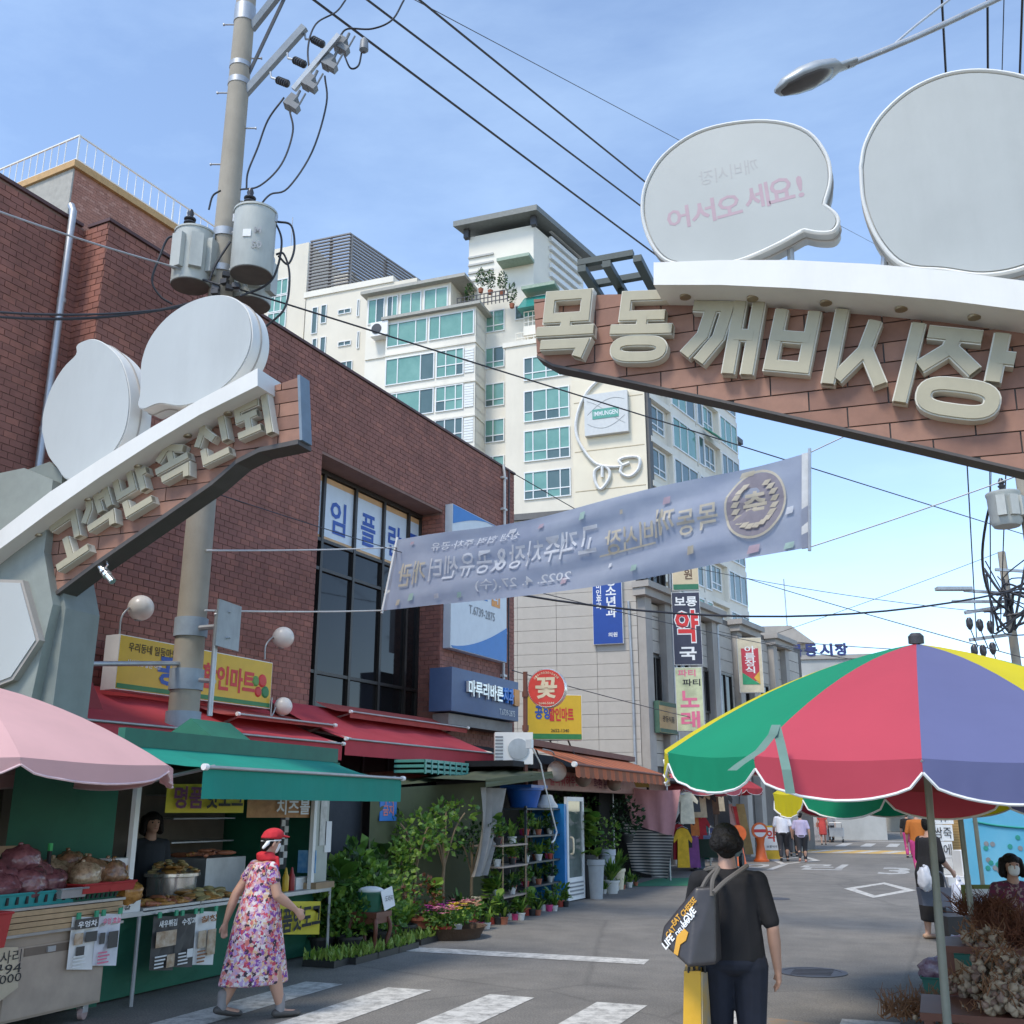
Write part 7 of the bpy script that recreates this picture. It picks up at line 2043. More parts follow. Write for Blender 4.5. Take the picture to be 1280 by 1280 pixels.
def plant(kind, label, loc, h_, r, pot=None, pr=0.12, ph=0.2, group=None, seed=0, lm=(LEAF, LEAF2), leaf=0.11, n=None):
    rs = random.Random(seed)
    t = thing('potted_plant' if pot else 'plant', label, 'plant', loc, group)
    x, y, z = loc
    if pot: potmesh(pr, ph, pot, t, loc)
    mb = MB()
    if kind == 'bush':
        crown_leaves(mb, (x, y, z + ph + (h_ - ph) * 0.5), (r, r, (h_ - ph) * 0.55), n or int(260 * r / 0.3), leaf, rs=rs, m2=0.35)
    elif kind == 'tree':
        tr = curve_pts([(x, y, z), (x + rs.uniform(-.04, .04), y + rs.uniform(-.05, .05), z + h_ * 0.3), (x, y, z + h_ * 0.62)], 8)
        st_ = MB().tube(tr, [0.032 * (1 - 0.04 * i) for i in range(len(tr))], 8)
        st_.build('trunk', BARK, t, smooth=50)
        for k in range(5):
            a = rs.uniform(0, 6.3); b = V((x + math.cos(a) * r * 0.7, y + math.sin(a) * r * 0.7, z + h_ * rs.uniform(0.65, 0.95)))
            MB().tube(curve_pts([tr[-3], tr[-1].lerp(b, 0.5) + UP * 0.03, b], 6), 0.012, 5).build('branch', BARK, t)
            crown_leaves(mb, b, (r * 0.5, r * 0.5, h_ * 0.1), 34, leaf * 0.8, rs=rs, m2=0.4)
        crown_leaves(mb, (x, y, z + h_ * 0.78), (r * 0.8, r * 0.8, h_ * 0.22), n or 70, leaf * 0.8, rs=rs, m2=0.4)
    elif kind == 'strap':
        for k in range(n or 34):
            mb.cur = 1 if rs.random() < 0.35 else 0
            strap(mb, (x + rs.uniform(-.03, .03), y + rs.uniform(-.03, .03), z + ph), rs.uniform(0, 6.3), (h_ - ph) * rs.uniform(0.8, 1.25), R(rs.uniform(45, 85)), leaf * 0.22, rs.uniform(0.15, 0.5))
    elif kind == 'big':
        for k in range(n or 22):
            a = rs.uniform(0, 6.3); zz = z + ph + (h_ - ph) * rs.uniform(0.05, 0.9)
            mb.cur = 1 if rs.random() < 0.4 else 0
            strap(mb, (x, y, zz), a, r * rs.uniform(0.8, 1.2), R(rs.uniform(10, 60)), leaf * 0.6, 0.35, 6)
        MB().tube([(x, y, z + ph * 0.8), (x, y, z + h_ * 0.9)], 0.012, 6).build('stem', LEAF, t)
    elif kind == 'flower':
        crown_leaves(mb, (x, y, z + ph + (h_ - ph) * 0.4), (r, r, (h_ - ph) * 0.45), 150, leaf, rs=rs)
    mb.cur = 0
    mb.build('foliage', list(lm), t)
    if kind == 'flower':
        fm = MB()
        for k in range(26):
            a = rs.uniform(0, 6.3); q = r * math.sqrt(rs.random()) * 1.05
            c = V((x + math.cos(a) * q, y + math.sin(a) * q, z + h_ * rs.uniform(0.85, 1.08)))
            for pz in range(5):
                an = pz * 1.257 + rs.random()
                strap(fm, c, an, 0.045, R(25), 0.02, 0.1, 2)
        fm.build('blossom', FLOW[seed % 5], t)
    return t

# ground plants: large shrubs and trees in front of the tarpaulin
def gx(px, x): return onx(px, 1100, x).y
GRP = 'shrubs of the florist'
big = [(556, -6.95, 'tree', 1.75, 0.42, 'tall leafy tree with a pale trunk before the olive tarpaulin', 0.13), (590, -6.85, 'tree', 1.45, 0.4, 'dense round topped small tree beside the gathered curtain', 0.1), (520, -7.05, 'tree', 1.7, 0.36, 'airy tall tree with bright leaves before the olive tarpaulin', 0.13),
       (505, -7.15, 'tree', 1.2, 0.2, 'tree with a thick pruned tan trunk among the shrubs', 0.12),
       (418, -7.0, 'bush', 1.1, 0.3, 'feathery light shrub right beside the stall end', 0.1), (447, -7.1, 'bush', 1.2, 0.32, 'broad dark shrub in front of the slate curtain', 0.16), (478, -7.15, 'big', 1.25, 0.36, 'croton with long leaves before the olive tarpaulin', 0.16),
       (430, -6.85, 'big', 1.0, 0.4, 'large leaved plant by the wooden stool', 0.2), (462, -6.8, 'bush', 0.95, 0.36, 'glossy green bush in the middle of the florist plants', 0.11), (492, -6.75, 'bush', 0.85, 0.34, 'fine leaved bright bush near the clay pot', 0.08), (440, -6.6, 'bush', 0.7, 0.3, 'low fern-like bush behind the stool', 0.08),
       (478, -6.55, 'bush', 0.6, 0.32, 'low bright green bush behind the seedling trays', 0.08), (508, -6.6, 'strap', 0.65, 0.3, 'arching strap leaved plant near the flower basket', 0.13), (527, -6.8, 'bush', 0.75, 0.3, 'reddish rounded bush in a clay pot under the trees', 0.06),
       (405, -6.9, 'bush', 0.8, 0.25, 'yellow green shrub against the stall side', 0.1), (545, -6.7, 'big', 0.7, 0.26, 'young big leaf plant behind the pink flowers', 0.14), (612, -6.6, 'big', 0.85, 0.24, 'light green round leaf plant under the curtain foot', 0.18), (575, -6.6, 'strap', 0.6, 0.25, 'dark strap leaf plant beside the white tub', 0.12)]
LR = mat('leaf_reddish', (0.14, 0.05, 0.02), 0.5, trans=0.2)
for k, (px, x, kd, h_, r, lab, lf_) in enumerate(big):
    lm = (LEAF, LEAF2) if k % 3 else (LEAF2, LEAF)
    if 'dark' in lab or 'croton' in lab or 'dense' in lab: lm = (LEAFD, LEAF)
    if 'reddish' in lab: lm = (LR, LEAF)
    plant(kd, lab, (x, gx(px, x), 0), h_, r, TERRA if 'clay' in lab or k in (0, 1) else POTB, 0.15, 0.22, GRP, 100 + k, lm, lf_, n=300 if kd == 'bush' else None)
# seedling trays
for k in range(5):
    px = 418 + k * 26
    x = -6.45 + (0.08 if k in (1, 2, 3) else 0)
    y = gx(px, x)
    t = thing('seedling_tray', ('seedling tray nearest the wooden stool', 'second seedling tray from the stool', 'middle seedling tray in the row on the road', 'fourth seedling tray from the stool', 'last seedling tray, next to the flower basket')[k], 'seedling tray', (x, y, 0), 'black seedling trays on the road')
    MB().box((x - 0.2, y - 0.26, 0), (x + 0.2, y + 0.26, 0.07)).build('tray', POTB, t)
    mb = MB(); rs = random.Random(k)
    for q in range(150):
        mb.cur = 1 if rs.random() < 0.6 else 0
        strap(mb, (x + rs.uniform(-.2, .2), y + rs.uniform(-.26, .26), 0.06), rs.uniform(0, 6.3), rs.uniform(0.1, 0.2), R(rs.uniform(40, 80)), 0.014, 0.25, 3)
    mb.build('seedlings', [LEAF2, mat('seedling_green', (0.3, 0.4, 0.08), 0.5, trans=0.3)], t, kind='stuff')
# flower pots by the basket
fb = thing('flower_basket', 'wide woven basket holding flower pots at the road edge', 'basket', (-6.3, gx(562, -6.3), 0))
MB().lathe([(0.42, 0), (0.5, 0.14), (0.52, 0.15), (0.48, 0.14), (0.42, 0.03)], (-6.3, gx(562, -6.3), 0), 28).build('weave', mat('dark_wicker', (0.09, 0.055, 0.035), 0.8, bump=0.6, bscale=30), fb, smooth=40)
for k, (px, x, lab) in enumerate(((548, -6.45, 'magenta flowering pot in the woven basket'), (558, -6.25, 'pink flowering pot in the woven basket'), (572, -6.3, 'yellow flowering pot at the basket edge'), (586, -6.35, 'peach flowering pot beside the woven basket'), (590, -6.55, 'cream flowering pot behind the peach flowers'), (563, -6.5, 'second magenta flowering pot at the back of the basket'), (577, -6.5, 'second pink flowering pot behind the yellow flowers'))):
    plant('flower', lab, (x, gx(px, x), 0.02), 0.36, 0.17, (POTW if k in (2,) else POTR), 0.08, 0.13, 'flowering pots', (0, 1, 2, 3, 4, 5, 6)[k], leaf=0.07)
tub = MB().lathe([(0.13, 0), (0.2, 0.3), (0.21, 0.32), (0.18, 0.31)], (-6.6, gx(574, -6.6), 0), 20).build('white_tub', CRM, None, 'cream plastic tub standing behind the flowers', 'tub', smooth=35)

# rack of pot plants
ry0, ry1 = onx(652, 1080, -6.75).y, onx(709, 1080, -6.75).y
rk = thing('plant_rack', 'dark slotted steel rack of small pot plants in front of the cooler', 'rack', (-6.9, ry0, 0))
for x in (-7.15, -6.7):
    for y in (ry0, (ry0 + ry1) / 2 + 0.15, ry1):
        MB().box((x, y, 0), (x + 0.04, y + 0.04, 1.72)).build('upright', mat('slotted_dark_steel', (0.05, 0.06, 0.065), 0.5, metal=0.3), rk)
SHZ = (0.38, 0.78, 1.22, 1.68)
for z in SHZ:
    MB().box((-7.16, ry0, z - 0.03), (-6.65, ry1 + 0.04, z)).build('shelf', MATS['slotted_dark_steel'], rk)
fy0, fy1 = onx(618, 1100, -6.5).y, onx(650, 1100, -6.5).y
r2 = thing('wooden_plant_stand', 'pale wooden plant stand by the gathered curtain', 'stand', (-6.55, fy0, 0))
for y in (fy0 + 0.1, fy1):
    MB().tube([(-6.4, y, 0), (-6.4, y, 1.25)], 0.012, 6).build('leg', TAN, r2)
for z in (0.35, 0.8, 1.12):
    MB().box((-6.85, fy0, z - 0.025), (-6.38, fy1 + 0.05, z)).build('board', mat('pale_board_wood', (0.36, 0.28, 0.22), 0.7), r2)
protos = []
for k, (kd, h_, r, pm, lm) in enumerate((('bush', 0.32, 0.11, POTR, (LEAF, LEAF2)), ('strap', 0.36, 0.12, POTW, (LEAF2, LEAF)), ('big', 0.34, 0.15, PKP, (LEAF, LEAF2)), ('bush', 0.26, 0.1, POTW, (LEAFD, LEAF)), ('strap', 0.4, 0.1, TERRA, (LEAFD, LEAF2)), ('big', 0.42, 0.17, POTB, (LEAF2, LEAF)))):
    protos.append(plant(kd, 'potted plant', (0, 0, 0), h_, r, pm, 0.065, 0.1, 'small pot plants', 300 + k, lm, 0.07 if kd == 'bush' else 0.1, n={'bush': 90, 'strap': 26, 'big': 14}[kd]))
kind_n = ('bushy plant in a red pot', 'grassy plant in a white pot', 'broad leaved plant in a pink pot', 'small dark bush in a white pot', 'spiky plant in a clay pot', 'tall broad leaved plant in a black pot')
used = set()
def smallpot(k, loc, where):
    lab = kind_n[k] + ' ' + where
    s_ = rnd.uniform(0.85, 1.2); rz = rnd.uniform(0, 6.3)
    if k not in used:
        used.add(k); o = protos[k]; o.location = loc; o.rotation_euler = (0, 0, rz); o.scale = (s_,) * 3; o['label'] = lab
    else:
        dup(protos[k], loc, rz, s_, lab)
sn = ('on the lowest rack shelf', 'on the second rack shelf', 'on the third rack shelf')
for j, z in enumerate(SHZ[:3]):
    nn = 8
    for i in range(nn):
        smallpot((i * 2 + j * 3 + i // 3) % 6, (-6.72 - 0.18 * (i % 2), ry0 + 0.12 + (ry1 - ry0 - 0.2) * i / (nn - 1), z), sn[j])
for j, z in enumerate((0.35, 0.8, 1.12)):
    for i in range(4):
        smallpot((i + j * 2 + 1) % 6, (-6.5 - 0.12 * (i % 2), fy0 + 0.1 + (fy1 - fy0) * i / 3.4, z), ('on the bottom board of the wooden stand', 'on the middle board of the wooden stand', 'on the top board of the wooden stand')[j])
for i in range(16):
    px = 602 + i * 7
    x = -6.3 + 0.1 * math.sin(i * 2.1)
    smallpot((i * 5 + 2) % 6, (x, gx(px, x), 0), 'on the road ' + ('beside the wooden stand' if px < 652 else 'along the rack foot'))
for i in range(6):
    y = onx(752 + i * 8, 1105, -6.55).y
    smallpot((i * 3 + 1) % 6, (-6.5, y, 0), 'on the road between the cooler and the pink cloth')
# planters and tubs
bt = thing('blue_tub', 'blue plastic tub on top of the plant rack', 'tub', (-6.9, ry0 + 0.5, 1.7))
bc = onx(665, 1000, -6.9)
MB().lathe([(0.24, 0), (0.32, 0.3), (0.36, 0.3), (0.36, 0.34), (0.3, 0.33)], (-6.9, ry0 + 0.5, 1.69), 22).build('tub', mat('blue_plastic', (0.01, 0.09, 0.36), 0.4), bt, smooth=35)
MB().box((-7.2, ry0 + 0.1, 2.03), (-6.6, ry0 + 0.95, 2.08)).build('lid', MATS['blue_plastic'], bt)
wp = thing('white_planter', 'upturned white planter bowl on top of the plant rack', 'planter', (-6.6, ry0 + 0.85, 1.7))
MB().lathe([(0.2, 0), (0.2, 0.04), (0.14, 0.12), (0.1, 0.22), (0.06, 0.23)], (-6.62, ry0 + 0.95, 1.69), 20).build('bowl', POTW, wp, smooth=35)
for k, (px, x, h_, lab, m_, kd) in enumerate(((737, -6.45, 0.95, 'tall dark planter with a broad leaved plant beside the cooler', POTB, 'big'), (745, -6.3, 0.85, 'tall grey planter with a glossy plant beside the dark planter', POTG, 'big'), (760, -6.6, 1.0, 'tall pale blue planter with trailing plant', mat('pale_blue_planter', (0.4, 0.43, 0.46), 0.6), 'bush'), (772, -6.6, 0.5, 'cream planter with a spiky plant', CRM, 'strap'), (764, -6.4, 0.3, 'small white pot by the cream planter', POTW, 'strap'))):
    plant(kd, lab, (x, gx(px, x), 0), h_ + (0.75 if k < 2 else 0.45), 0.3, m_, 0.17, h_ * 0.85, None, 400 + k, (LEAF, LEAF2), 0.17 if kd == 'big' else 0.1, n=30 if kd == 'big' else 120)
plant('bush', 'dark bonsai tree in silhouette inside the shop doorway', (-6.9, gx(785, -6.9), 0.9), 1.0, 0.4, POTB, 0.18, 0.2, None, 460, (LEAFD, LEAFD), 0.1, n=300)
for k in range(4):
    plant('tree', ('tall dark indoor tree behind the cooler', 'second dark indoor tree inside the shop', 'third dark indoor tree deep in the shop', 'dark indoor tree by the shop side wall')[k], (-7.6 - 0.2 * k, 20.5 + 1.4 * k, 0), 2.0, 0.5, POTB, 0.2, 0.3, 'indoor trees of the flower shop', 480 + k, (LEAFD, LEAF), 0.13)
# ------------------------------------------------------------------ clothes stall with the pink cloth screen
def cloth_panel(name, label, cat, pts, m, folds=5, amp=0.05, parent=None, div=14, group=None):
    a, b, c, d = (V(p) for p in pts)      # bottom-left, bottom-right, top-right, top-left
    nn = (b - a).cross(d - a).normalized()
    mb = MB()
    for i in range(div + 1):
        for j in range(div + 1):
            u, v = i / div, j / div
            p = a.lerp(b, u).lerp(d.lerp(c, u), v)
            p = p + nn * amp * math.sin(u * folds * 6.28 + v * 2) * (1 - 0.5 * v) - UP * 0.06 * math.sin(math.pi * u) * v
            mb.v.append(tuple(p))
    for i in range(div):
        for j in range(div):
            q = i * (div + 1) + j
            mb.f.append((q, q + div + 1, q + div + 2, q + 1)); mb.mi.append(0)
    return mb.build(name, m, parent, label if parent is None else None, cat if parent is None else None, group, smooth=75)
def stripes(name, c1, c2, scale, axis='Z'):
    m = bpy.data.materials.new(name); m.use_nodes = True
    N, L = m.node_tree.nodes, m.node_tree.links
    b = N['Principled BSDF']; b.inputs['Roughness'].default_value = 0.85
    tc = N.new('ShaderNodeTexCoord'); w_ = N.new('ShaderNodeTexWave')
    w_.bands_direction = axis; w_.inputs['Scale'].default_value = scale; w_.inputs['Distortion'].default_value = 0.4
    r = N.new('ShaderNodeValToRGB')
    r.color_ramp.elements[0].position, r.color_ramp.elements[0].color = 0.42, (*c1, 1)
    r.color_ramp.elements[1].position, r.color_ramp.elements[1].color = 0.55, (*c2, 1)
    L.new(tc.outputs['Object'], w_.inputs[0]); L.new(w_.outputs[0], r.inputs[0]); L.new(r.outputs[0], b.inputs['Base Color'])
    MATS[name] = m
    return m
PC = 25.6
scr = thing('cloth_screen', 'pink cloth over grey striped cloth screening the clothes stall', 'cloth', ony(815, 1100, PC))
cloth_panel('pink_cloth', '', '', [ony(790, 1030, PC), ony(842, 1046, PC), ony(851, 987, PC), ony(779, 982, PC)], mat('dusty_pink_cloth', (0.6, 0.3, 0.31), 0.85, var=0.06, trans=0.25), 3, 0.06, scr)
cloth_panel('striped_cloth', '', '', [ony(790, 1088, PC + 0.05), ony(834, 1099, PC + 0.05), ony(843, 1044, PC + 0.05), ony(778, 1026, PC + 0.05)], stripes('grey_striped_cloth', (0.05, 0.05, 0.055), (0.42, 0.38, 0.34), 4.5), 2, 0.04, scr)
cs = thing('clothes_stall', 'clothes stall frame behind the pink cloth screen', 'stall', (-6.6, 28, 0))
for (x, y) in ((-6.2, 26), (-6.2, 31), (-7.6, 26), (-7.6, 31)):
    MB().tube([(x, y, 0), (x, y, 2.4)], 0.025, 8).build('post', STEEL, cs)
MB().box((-8.0, 25.8, 0), (-7.9, 32, 2.4)).build('back_sheet', DARKIN, cs)
MB().box((-7.9, 25.9, 2.35), (-6.1, 31.5, 2.42)).build('roof_sheet', mat('stall_roof_grey', (0.1, 0.09, 0.09), 0.8), cs)
MB().tube([(-6.2, 26, 2.05), (-6.2, 31, 2.05)], 0.015, 6).build('rail', STEEL, cs)
GC = [('beige', (0.45, 0.36, 0.24)), ('yellow', (0.62, 0.36, 0.02)), ('red', (0.36, 0.02, 0.03)), ('dark grey', (0.05, 0.05, 0.055)), ('purple', (0.2, 0.06, 0.2)), ('navy', (0.02, 0.03, 0.1)), ('brown', (0.13, 0.07, 0.04)), ('dusty blue', (0.16, 0.22, 0.32)), ('orange', (0.45, 0.13, 0.03)), ('olive', (0.14, 0.13, 0.05)), ('maroon', (0.16, 0.02, 0.03)), ('cream', (0.6, 0.53, 0.4)), ('black', (0.02, 0.02, 0.022)), ('teal', (0.02, 0.17, 0.16))]
def garment(label, px, y0, y1, x, c, nm, w_=0.4, sleeves=True):
    p, q = onx(px, y0, x), onx(px, y1, x)
    t = thing('garment', label, 'garment', q, 'garments on the clothes stall')
    z1, z0, y = p.z, q.z, p.y
    d_ = V((0.5, -0.86, 0)).normalized(); u = V((0.86, 0.5, 0)).normalized()
    prof = [(-0.5, z0), (0.5, z0), (0.42, z0 + (z1 - z0) * 0.72)] + ([(0.72, z0 + (z1 - z0) * 0.62), (0.78, z0 + (z1 - z0) * 0.72), (0.45, z1 - 0.05)] if sleeves else [(0.4, z1 - 0.05)]) + [(0.15, z1), (-0.15, z1)] + ([(-0.45, z1 - 0.05), (-0.78, z0 + (z1 - z0) * 0.72), (-0.72, z0 + (z1 - z0) * 0.62)] if sleeves else [(-0.4, z1 - 0.05)]) + [(-0.42, z0 + (z1 - z0) * 0.72)]
    P = [V((x, y, z)) + u * a * w_ for a, z in prof]
    MB().prism(P, d_ * -0.05).build('cloth', mat('garment_' + nm.replace(' ', '_'), c, 0.85, var=0.2, scale=6, bump=0.4, bscale=10), t)
    MB().tube([V((x, y, z1 - 0.02)) - u * 0.15, V((x, y, z1 + 0.05)), V((x, y, z1 - 0.02)) + u * 0.15], 0.008, 5).build('hanger', STEEL, t)
row = [(858, 990, 1030, 11), (866, 988, 1015, 3), (874, 986, 1022, 0), (882, 985, 1032, 3), (890, 984, 1018, 6), (897, 984, 1014, 0), (903, 985, 1035, 12)]
for k, (px, y0, y1, ci) in enumerate(row):
    garment(f'{GC[ci][0]} top hanging from the clothes stall rail, ' + ('next to the pink cloth', 'beside a cream top', 'between two dark tops', 'beside a beige top', 'with short body', 'at the far rail end', 'last on the rail')[k], px, y0, y1, -6.15 - 0.05 * (k % 2), GC[ci][1], GC[ci][0])
row = [(853, 1035, 1085, 1), (848, 1030, 1075, 2), (862, 1020, 1070, 10), (856, 1015, 1060, 12), (867, 1045, 1085, 4), (873, 1048, 1090, 7), (866, 1010, 1045, 8), (880, 1030, 1075, 13), (888, 1035, 1072, 5), (876, 1020, 1060, 2)]
for k, (px, y0, y1, ci) in enumerate(row):
    garment(f'{GC[ci][0]} garment hanging low in the clothes stall, ' + ('the bright one by the cloth screen', 'tucked behind the cloth screen', 'under the rail', 'deep in the stall', 'over the road edge', 'lowest of all', 'behind the tops', 'near the cart', 'above the cart', 'in the middle')[k], px, y0, y1, -6.35 - 0.12 * (k % 3), GC[ci][1], GC[ci][0], 0.34, k % 3 == 0)
MB().prism([ony(788, 966, 24.9), ony(806, 963, 24.9), ony(812, 984, 24.9), ony(795, 984, 24.9)], (0, 0.01, 0)).build('yellow_cloth', mat('pale_yellow_cloth', (0.62, 0.55, 0.2), 0.8, trans=0.3), None, 'pale yellow cloth pinned at the end of the striped awning', 'cloth')
MB().quad(*[V((x, y, 0.006)) for x, y in ((-6.6, 23.6), (-5.0, 24.6), (-5.2, 27.8), (-6.7, 26.6))]).build('green_mat', mat('green_mat', (0.03, 0.19, 0.09), 0.9, var=0.15), None, 'green mat lying on the road before the cloth screen', 'mat')
ctt = thing('goods_cart', 'dark green goods cart parked at the clothes stall', 'cart', (-6.0, 31.5, 0))
MB().box((-6.6, 30.6, 0.35), (-5.5, 32.4, 0.85)).build('body', mat('dark_cart_green', (0.02, 0.04, 0.025), 0.7), ctt)
for (x, y) in ((-5.5, 30.9), (-5.5, 32.1), (-6.6, 30.9)):
    MB().lathe([(0.22, -0.05), (0.22, 0.05)], (x, y, 0.22), 16, (1, 0, 0)).build('wheel', INK, ctt, smooth=40)
PIL = mat('folded_clothes', (0.5, 0.45, 0.42), 0.9, c2=(0.15, 0.1, 0.12), scale=5)
for k in range(5):
    MB().obox((-6.0 + 0.05 * (k % 2), 30.85 + 0.33 * k, 0.9 + 0.03 * (k % 3)), (0.8, 0.28, 0.1 + 0.05 * (k % 2))).build('folded_cloth', PIL if k % 2 else mat('folded_blue', (0.2, 0.25, 0.38), 0.9), ctt)

# red parasols down the street
RC = mat('red_parasol_cloth', (0.52, 0.05, 0.06), 0.8, trans=0.25)
RC2 = mat('pinkish_parasol_cloth', (0.58, 0.12, 0.14), 0.8, trans=0.25)
CRf = mat('far_green_cloth', (0.02, 0.22, 0.12), 0.8)
TRW = mat('white_trim', (0.62, 0.6, 0.57), 0.7)
def par_at(px, D, rad, zr, zt_, cols, label, trim=TRW, **k):
    p = at(px, 1000, D)
    return parasol('parasol', label, (p.x, p.y), rad, zr, zt_, cols, trim, **k)
par_at(868, 30.5, 1.35, 2.3, 2.85, [RC2], 'pink red parasol over the clothes stall', val=0.25, group='red parasols')
par_at(905, 36, 1.3, 2.35, 2.9, [RC], 'red parasol beyond the clothes stall over the leaning boards', group='red parasols')
par_at(985, 46, 1.3, 2.2, 2.75, [RC], 'red parasol farther down behind the white shirt', group='red parasols')
par_at(1066, 70, 1.4, 2.2, 2.8, [RC], 'red parasol far off beside the tan stall', group='red parasols')
par_at(1125, 84, 1.5, 2.3, 2.9, [CRf], 'green parasol at the far end of the street', group='far parasols')
par_at(1030, 58, 1.4, 2.2, 2.8, [RC], 'red parasol far down the street by the trolley', group='red parasols')
# red cloth awning strip and blocky shop behind
oa2 = MB().prism([ony(905, 945, 44), ony(1000, 955, 44), ony(1000, 975, 44), ony(905, 972, 44)], (0, 0.5, 0)).build('fascia_sign', mat('cream_fascia', (0.5, 0.42, 0.22), 0.7), None, 'cream and ochre shop fascia above the far red parasols', 'sign')
for k, (px, y0, y1, c, lab) in enumerate(((897, 1005, 1060, (0.5, 0.3, 0.27), 'tall beige board with brown blobs leaning by the clothes stall'), (905, 1008, 1055, (0.5, 0.03, 0.03), 'red board leaning beside the beige board'), (912, 1005, 1068, (0.4, 0.27, 0.1), 'long tan board leaning beside the red board'))):
    a, b = at(px + 20, y1, 37), at(px + 8, y0, 37)
    MB().prism([a, a + RGT * 0.28, b + RGT * 0.28, b], FWD * 0.05).build('leaning_board', mat('board_%d' % k, c, 0.7, var=0.25, scale=2.5), None, lab, 'board')
cn = thing('pavement_cone', 'orange no-parking cone with a round white headed plate', 'cone', onz(952, 1078))
b = onz(952, 1077)
ORC = mat('orange_plastic', (0.65, 0.12, 0.02), 0.5)
MB().lathe([(0.26, 0), (0.26, 0.05), (0.2, 0.1), (0.12, 0.55), (0.16, 0.75), (0.1, 0.78)], b, 16).build('cone', ORC, cn, smooth=40)
MB().lathe([(0.27, -0.04), (0.27, 0.04)], b + V((0, 0, 0.98)), 22, -FWD).build('plate', ORC, cn)
MB().lathe([(0.2, 0.04), (0.2, 0.05)], b + V((0, 0, 0.98)), 22, -FWD).build('plate_face', PAPER, cn)
MB().obox(b + V((0, 0, 0.98)) - FWD * 0.055, (0.4, 0.01, 0.1), rz=YAW).build('plate_bar', REDP, cn)
cn = thing('pavement_cone', 'orange cone half hidden by the woman with the tote bag', 'cone', onz(925, 1082))
b = onz(925, 1082)
MB().lathe([(0.24, 0), (0.24, 0.05), (0.2, 0.1), (0.1, 0.7), (0.06, 0.75)], b, 16).build('cone', ORC, cn, smooth=40)
MB().lathe([(0.25, -0.04), (0.25, 0.04)], b + V((0, 0, 0.95)), 22, -FWD).build('plate', ORC, cn)
b = onz(966, 1074)
af = thing('pharmacy_a_board', 'yellow framed pharmacy board standing behind the orange cone', 'sign', b)
FAb = Frame((b.x, b.y, 0), (RGT.x, RGT.y))
MB().fbox(FAb, -0.32, 0.32, 0, 1.12, -0.05, 0).build('frame', mat('yellow_plastic', (0.65, 0.4, 0.02), 0.5), af)
MB().fbox(FAb, -0.28, 0.28, 0.3, 1.06, 0, 0.01).build('face', PAPER, af)
lettering(af, '약', FAb.pt(0, 0.78, 0.012), FAb.u, 0.32, 0.4, REDP, bold=0.03)
lettering(af, '보룡약국', FAb.pt(0, 0.42, 0.012), FAb.u, 0.38, 0.08, INK, bold=0.01)
# dark wares and stalls along the left side farther on
for k, (px, D, w_, h_, c, lab) in enumerate(((925, 40, 2.2, 1.1, (0.03, 0.028, 0.03), 'dark covered goods stall behind the leaning boards'), (955, 45, 2.5, 1.3, (0.05, 0.04, 0.035), 'brown goods stall behind the pharmacy board'), (1015, 52, 1.6, 0.9, (0.06, 0.09, 0.06), 'green goods stall by the red dress'), (1045, 62, 1.8, 1.0, (0.32, 0.3, 0.3), 'pale goods stall beyond the trolley'), (1075, 75, 2.5, 2.0, (0.3, 0.22, 0.16), 'tan stall at the far end of the street'))):
    p = at(px, 1000, D)
    t = thing('goods_stall', lab, 'stall', (p.x - 1.0, p.y, 0))
    m_ = mat('stall_%d' % k, c, 0.8, var=0.4, scale=3)
    MB().box((p.x - 2.2, p.y - w_ / 2, 0), (p.x - 0.6, p.y + w_ / 2, h_ * 0.7)).build('table', m_, t)
    for j in range(6):
        MB().obox((p.x - 0.8 - 0.2 * (j % 2), p.y - w_ / 2 + w_ * (j + 0.5) / 6, h_ * 0.7 + 0.1), (0.35, w_ / 7, 0.2 + 0.1 * (j % 3)), rz=0.2 * j).build('goods', mat('goods_%d' % (j % 4), ((0.5, 0.42, 0.3), (0.35, 0.06, 0.04), (0.12, 0.25, 0.07), (0.45, 0.45, 0.5))[j % 4], 0.7), t)
    for y in (-w_ / 2, w_ / 2):
        MB().tube([(p.x - 0.62, p.y + y, 0), (p.x - 0.62, p.y + y, 2.1)], 0.02, 6).build('post', STEEL, t)
for k, (px, D, y0, y1, w_, c, txt, lab) in enumerate(((1083, 72, 1005, 1040, 14, (0.03, 0.06, 0.25), '베베스타', 'blue vertical banner sign far down the street'), (1092, 72, 1005, 1036, 10, (0.6, 0.45, 0.1), '', 'yellow vertical banner far down the street'), (1076, 80, 1008, 1034, 14, (0.5, 0.32, 0.2), '', 'tan vertical banner far down the street'))):
    p = at(px, 1030, D); F = Frame((p.x, p.y, 0), (RGT.x, RGT.y))
    a0, zb_ = F.px(px - w_ / 2, y1); a1, zt_ = F.px(px + w_ / 2, y0)
    t = boxsign('banner_sign', lab, F, a0, a1, max(zb_, 0.1), zt_, -0.1, 0, mat('bs_%d' % k, c, 0.6))
    if txt: lettering(t, vtext(txt), F.pt((a0 + a1) / 2, (zb_ + zt_) / 2, 0.01), F.u, (a1 - a0) * 0.55, (zt_ - zb_) * 0.8, LW, bold=0.02)
tr_ = thing('trolley', 'silver shopping trolley beside the red dress', 'trolley', onz(1047, 1053))
b = onz(1047, 1053)
MB().box((b.x - 0.35, b.y - 0.3, 0.3), (b.x + 0.35, b.y + 0.3, 0.75)).build('basket', STEEL, tr_)
for a in (-0.28, 0.28):
    for c in (-0.25, 0.25):
        MB().lathe([(0.08, -0.03), (0.08, 0.03)], (b.x + a, b.y + c, 0.08), 10, (1, 0, 0)).build('wheel', INK, tr_)
        MB().tube([(b.x + a, b.y + c, 0.1), (b.x + a, b.y + c, 0.32)], 0.02, 6).build('leg', STEEL, tr_)
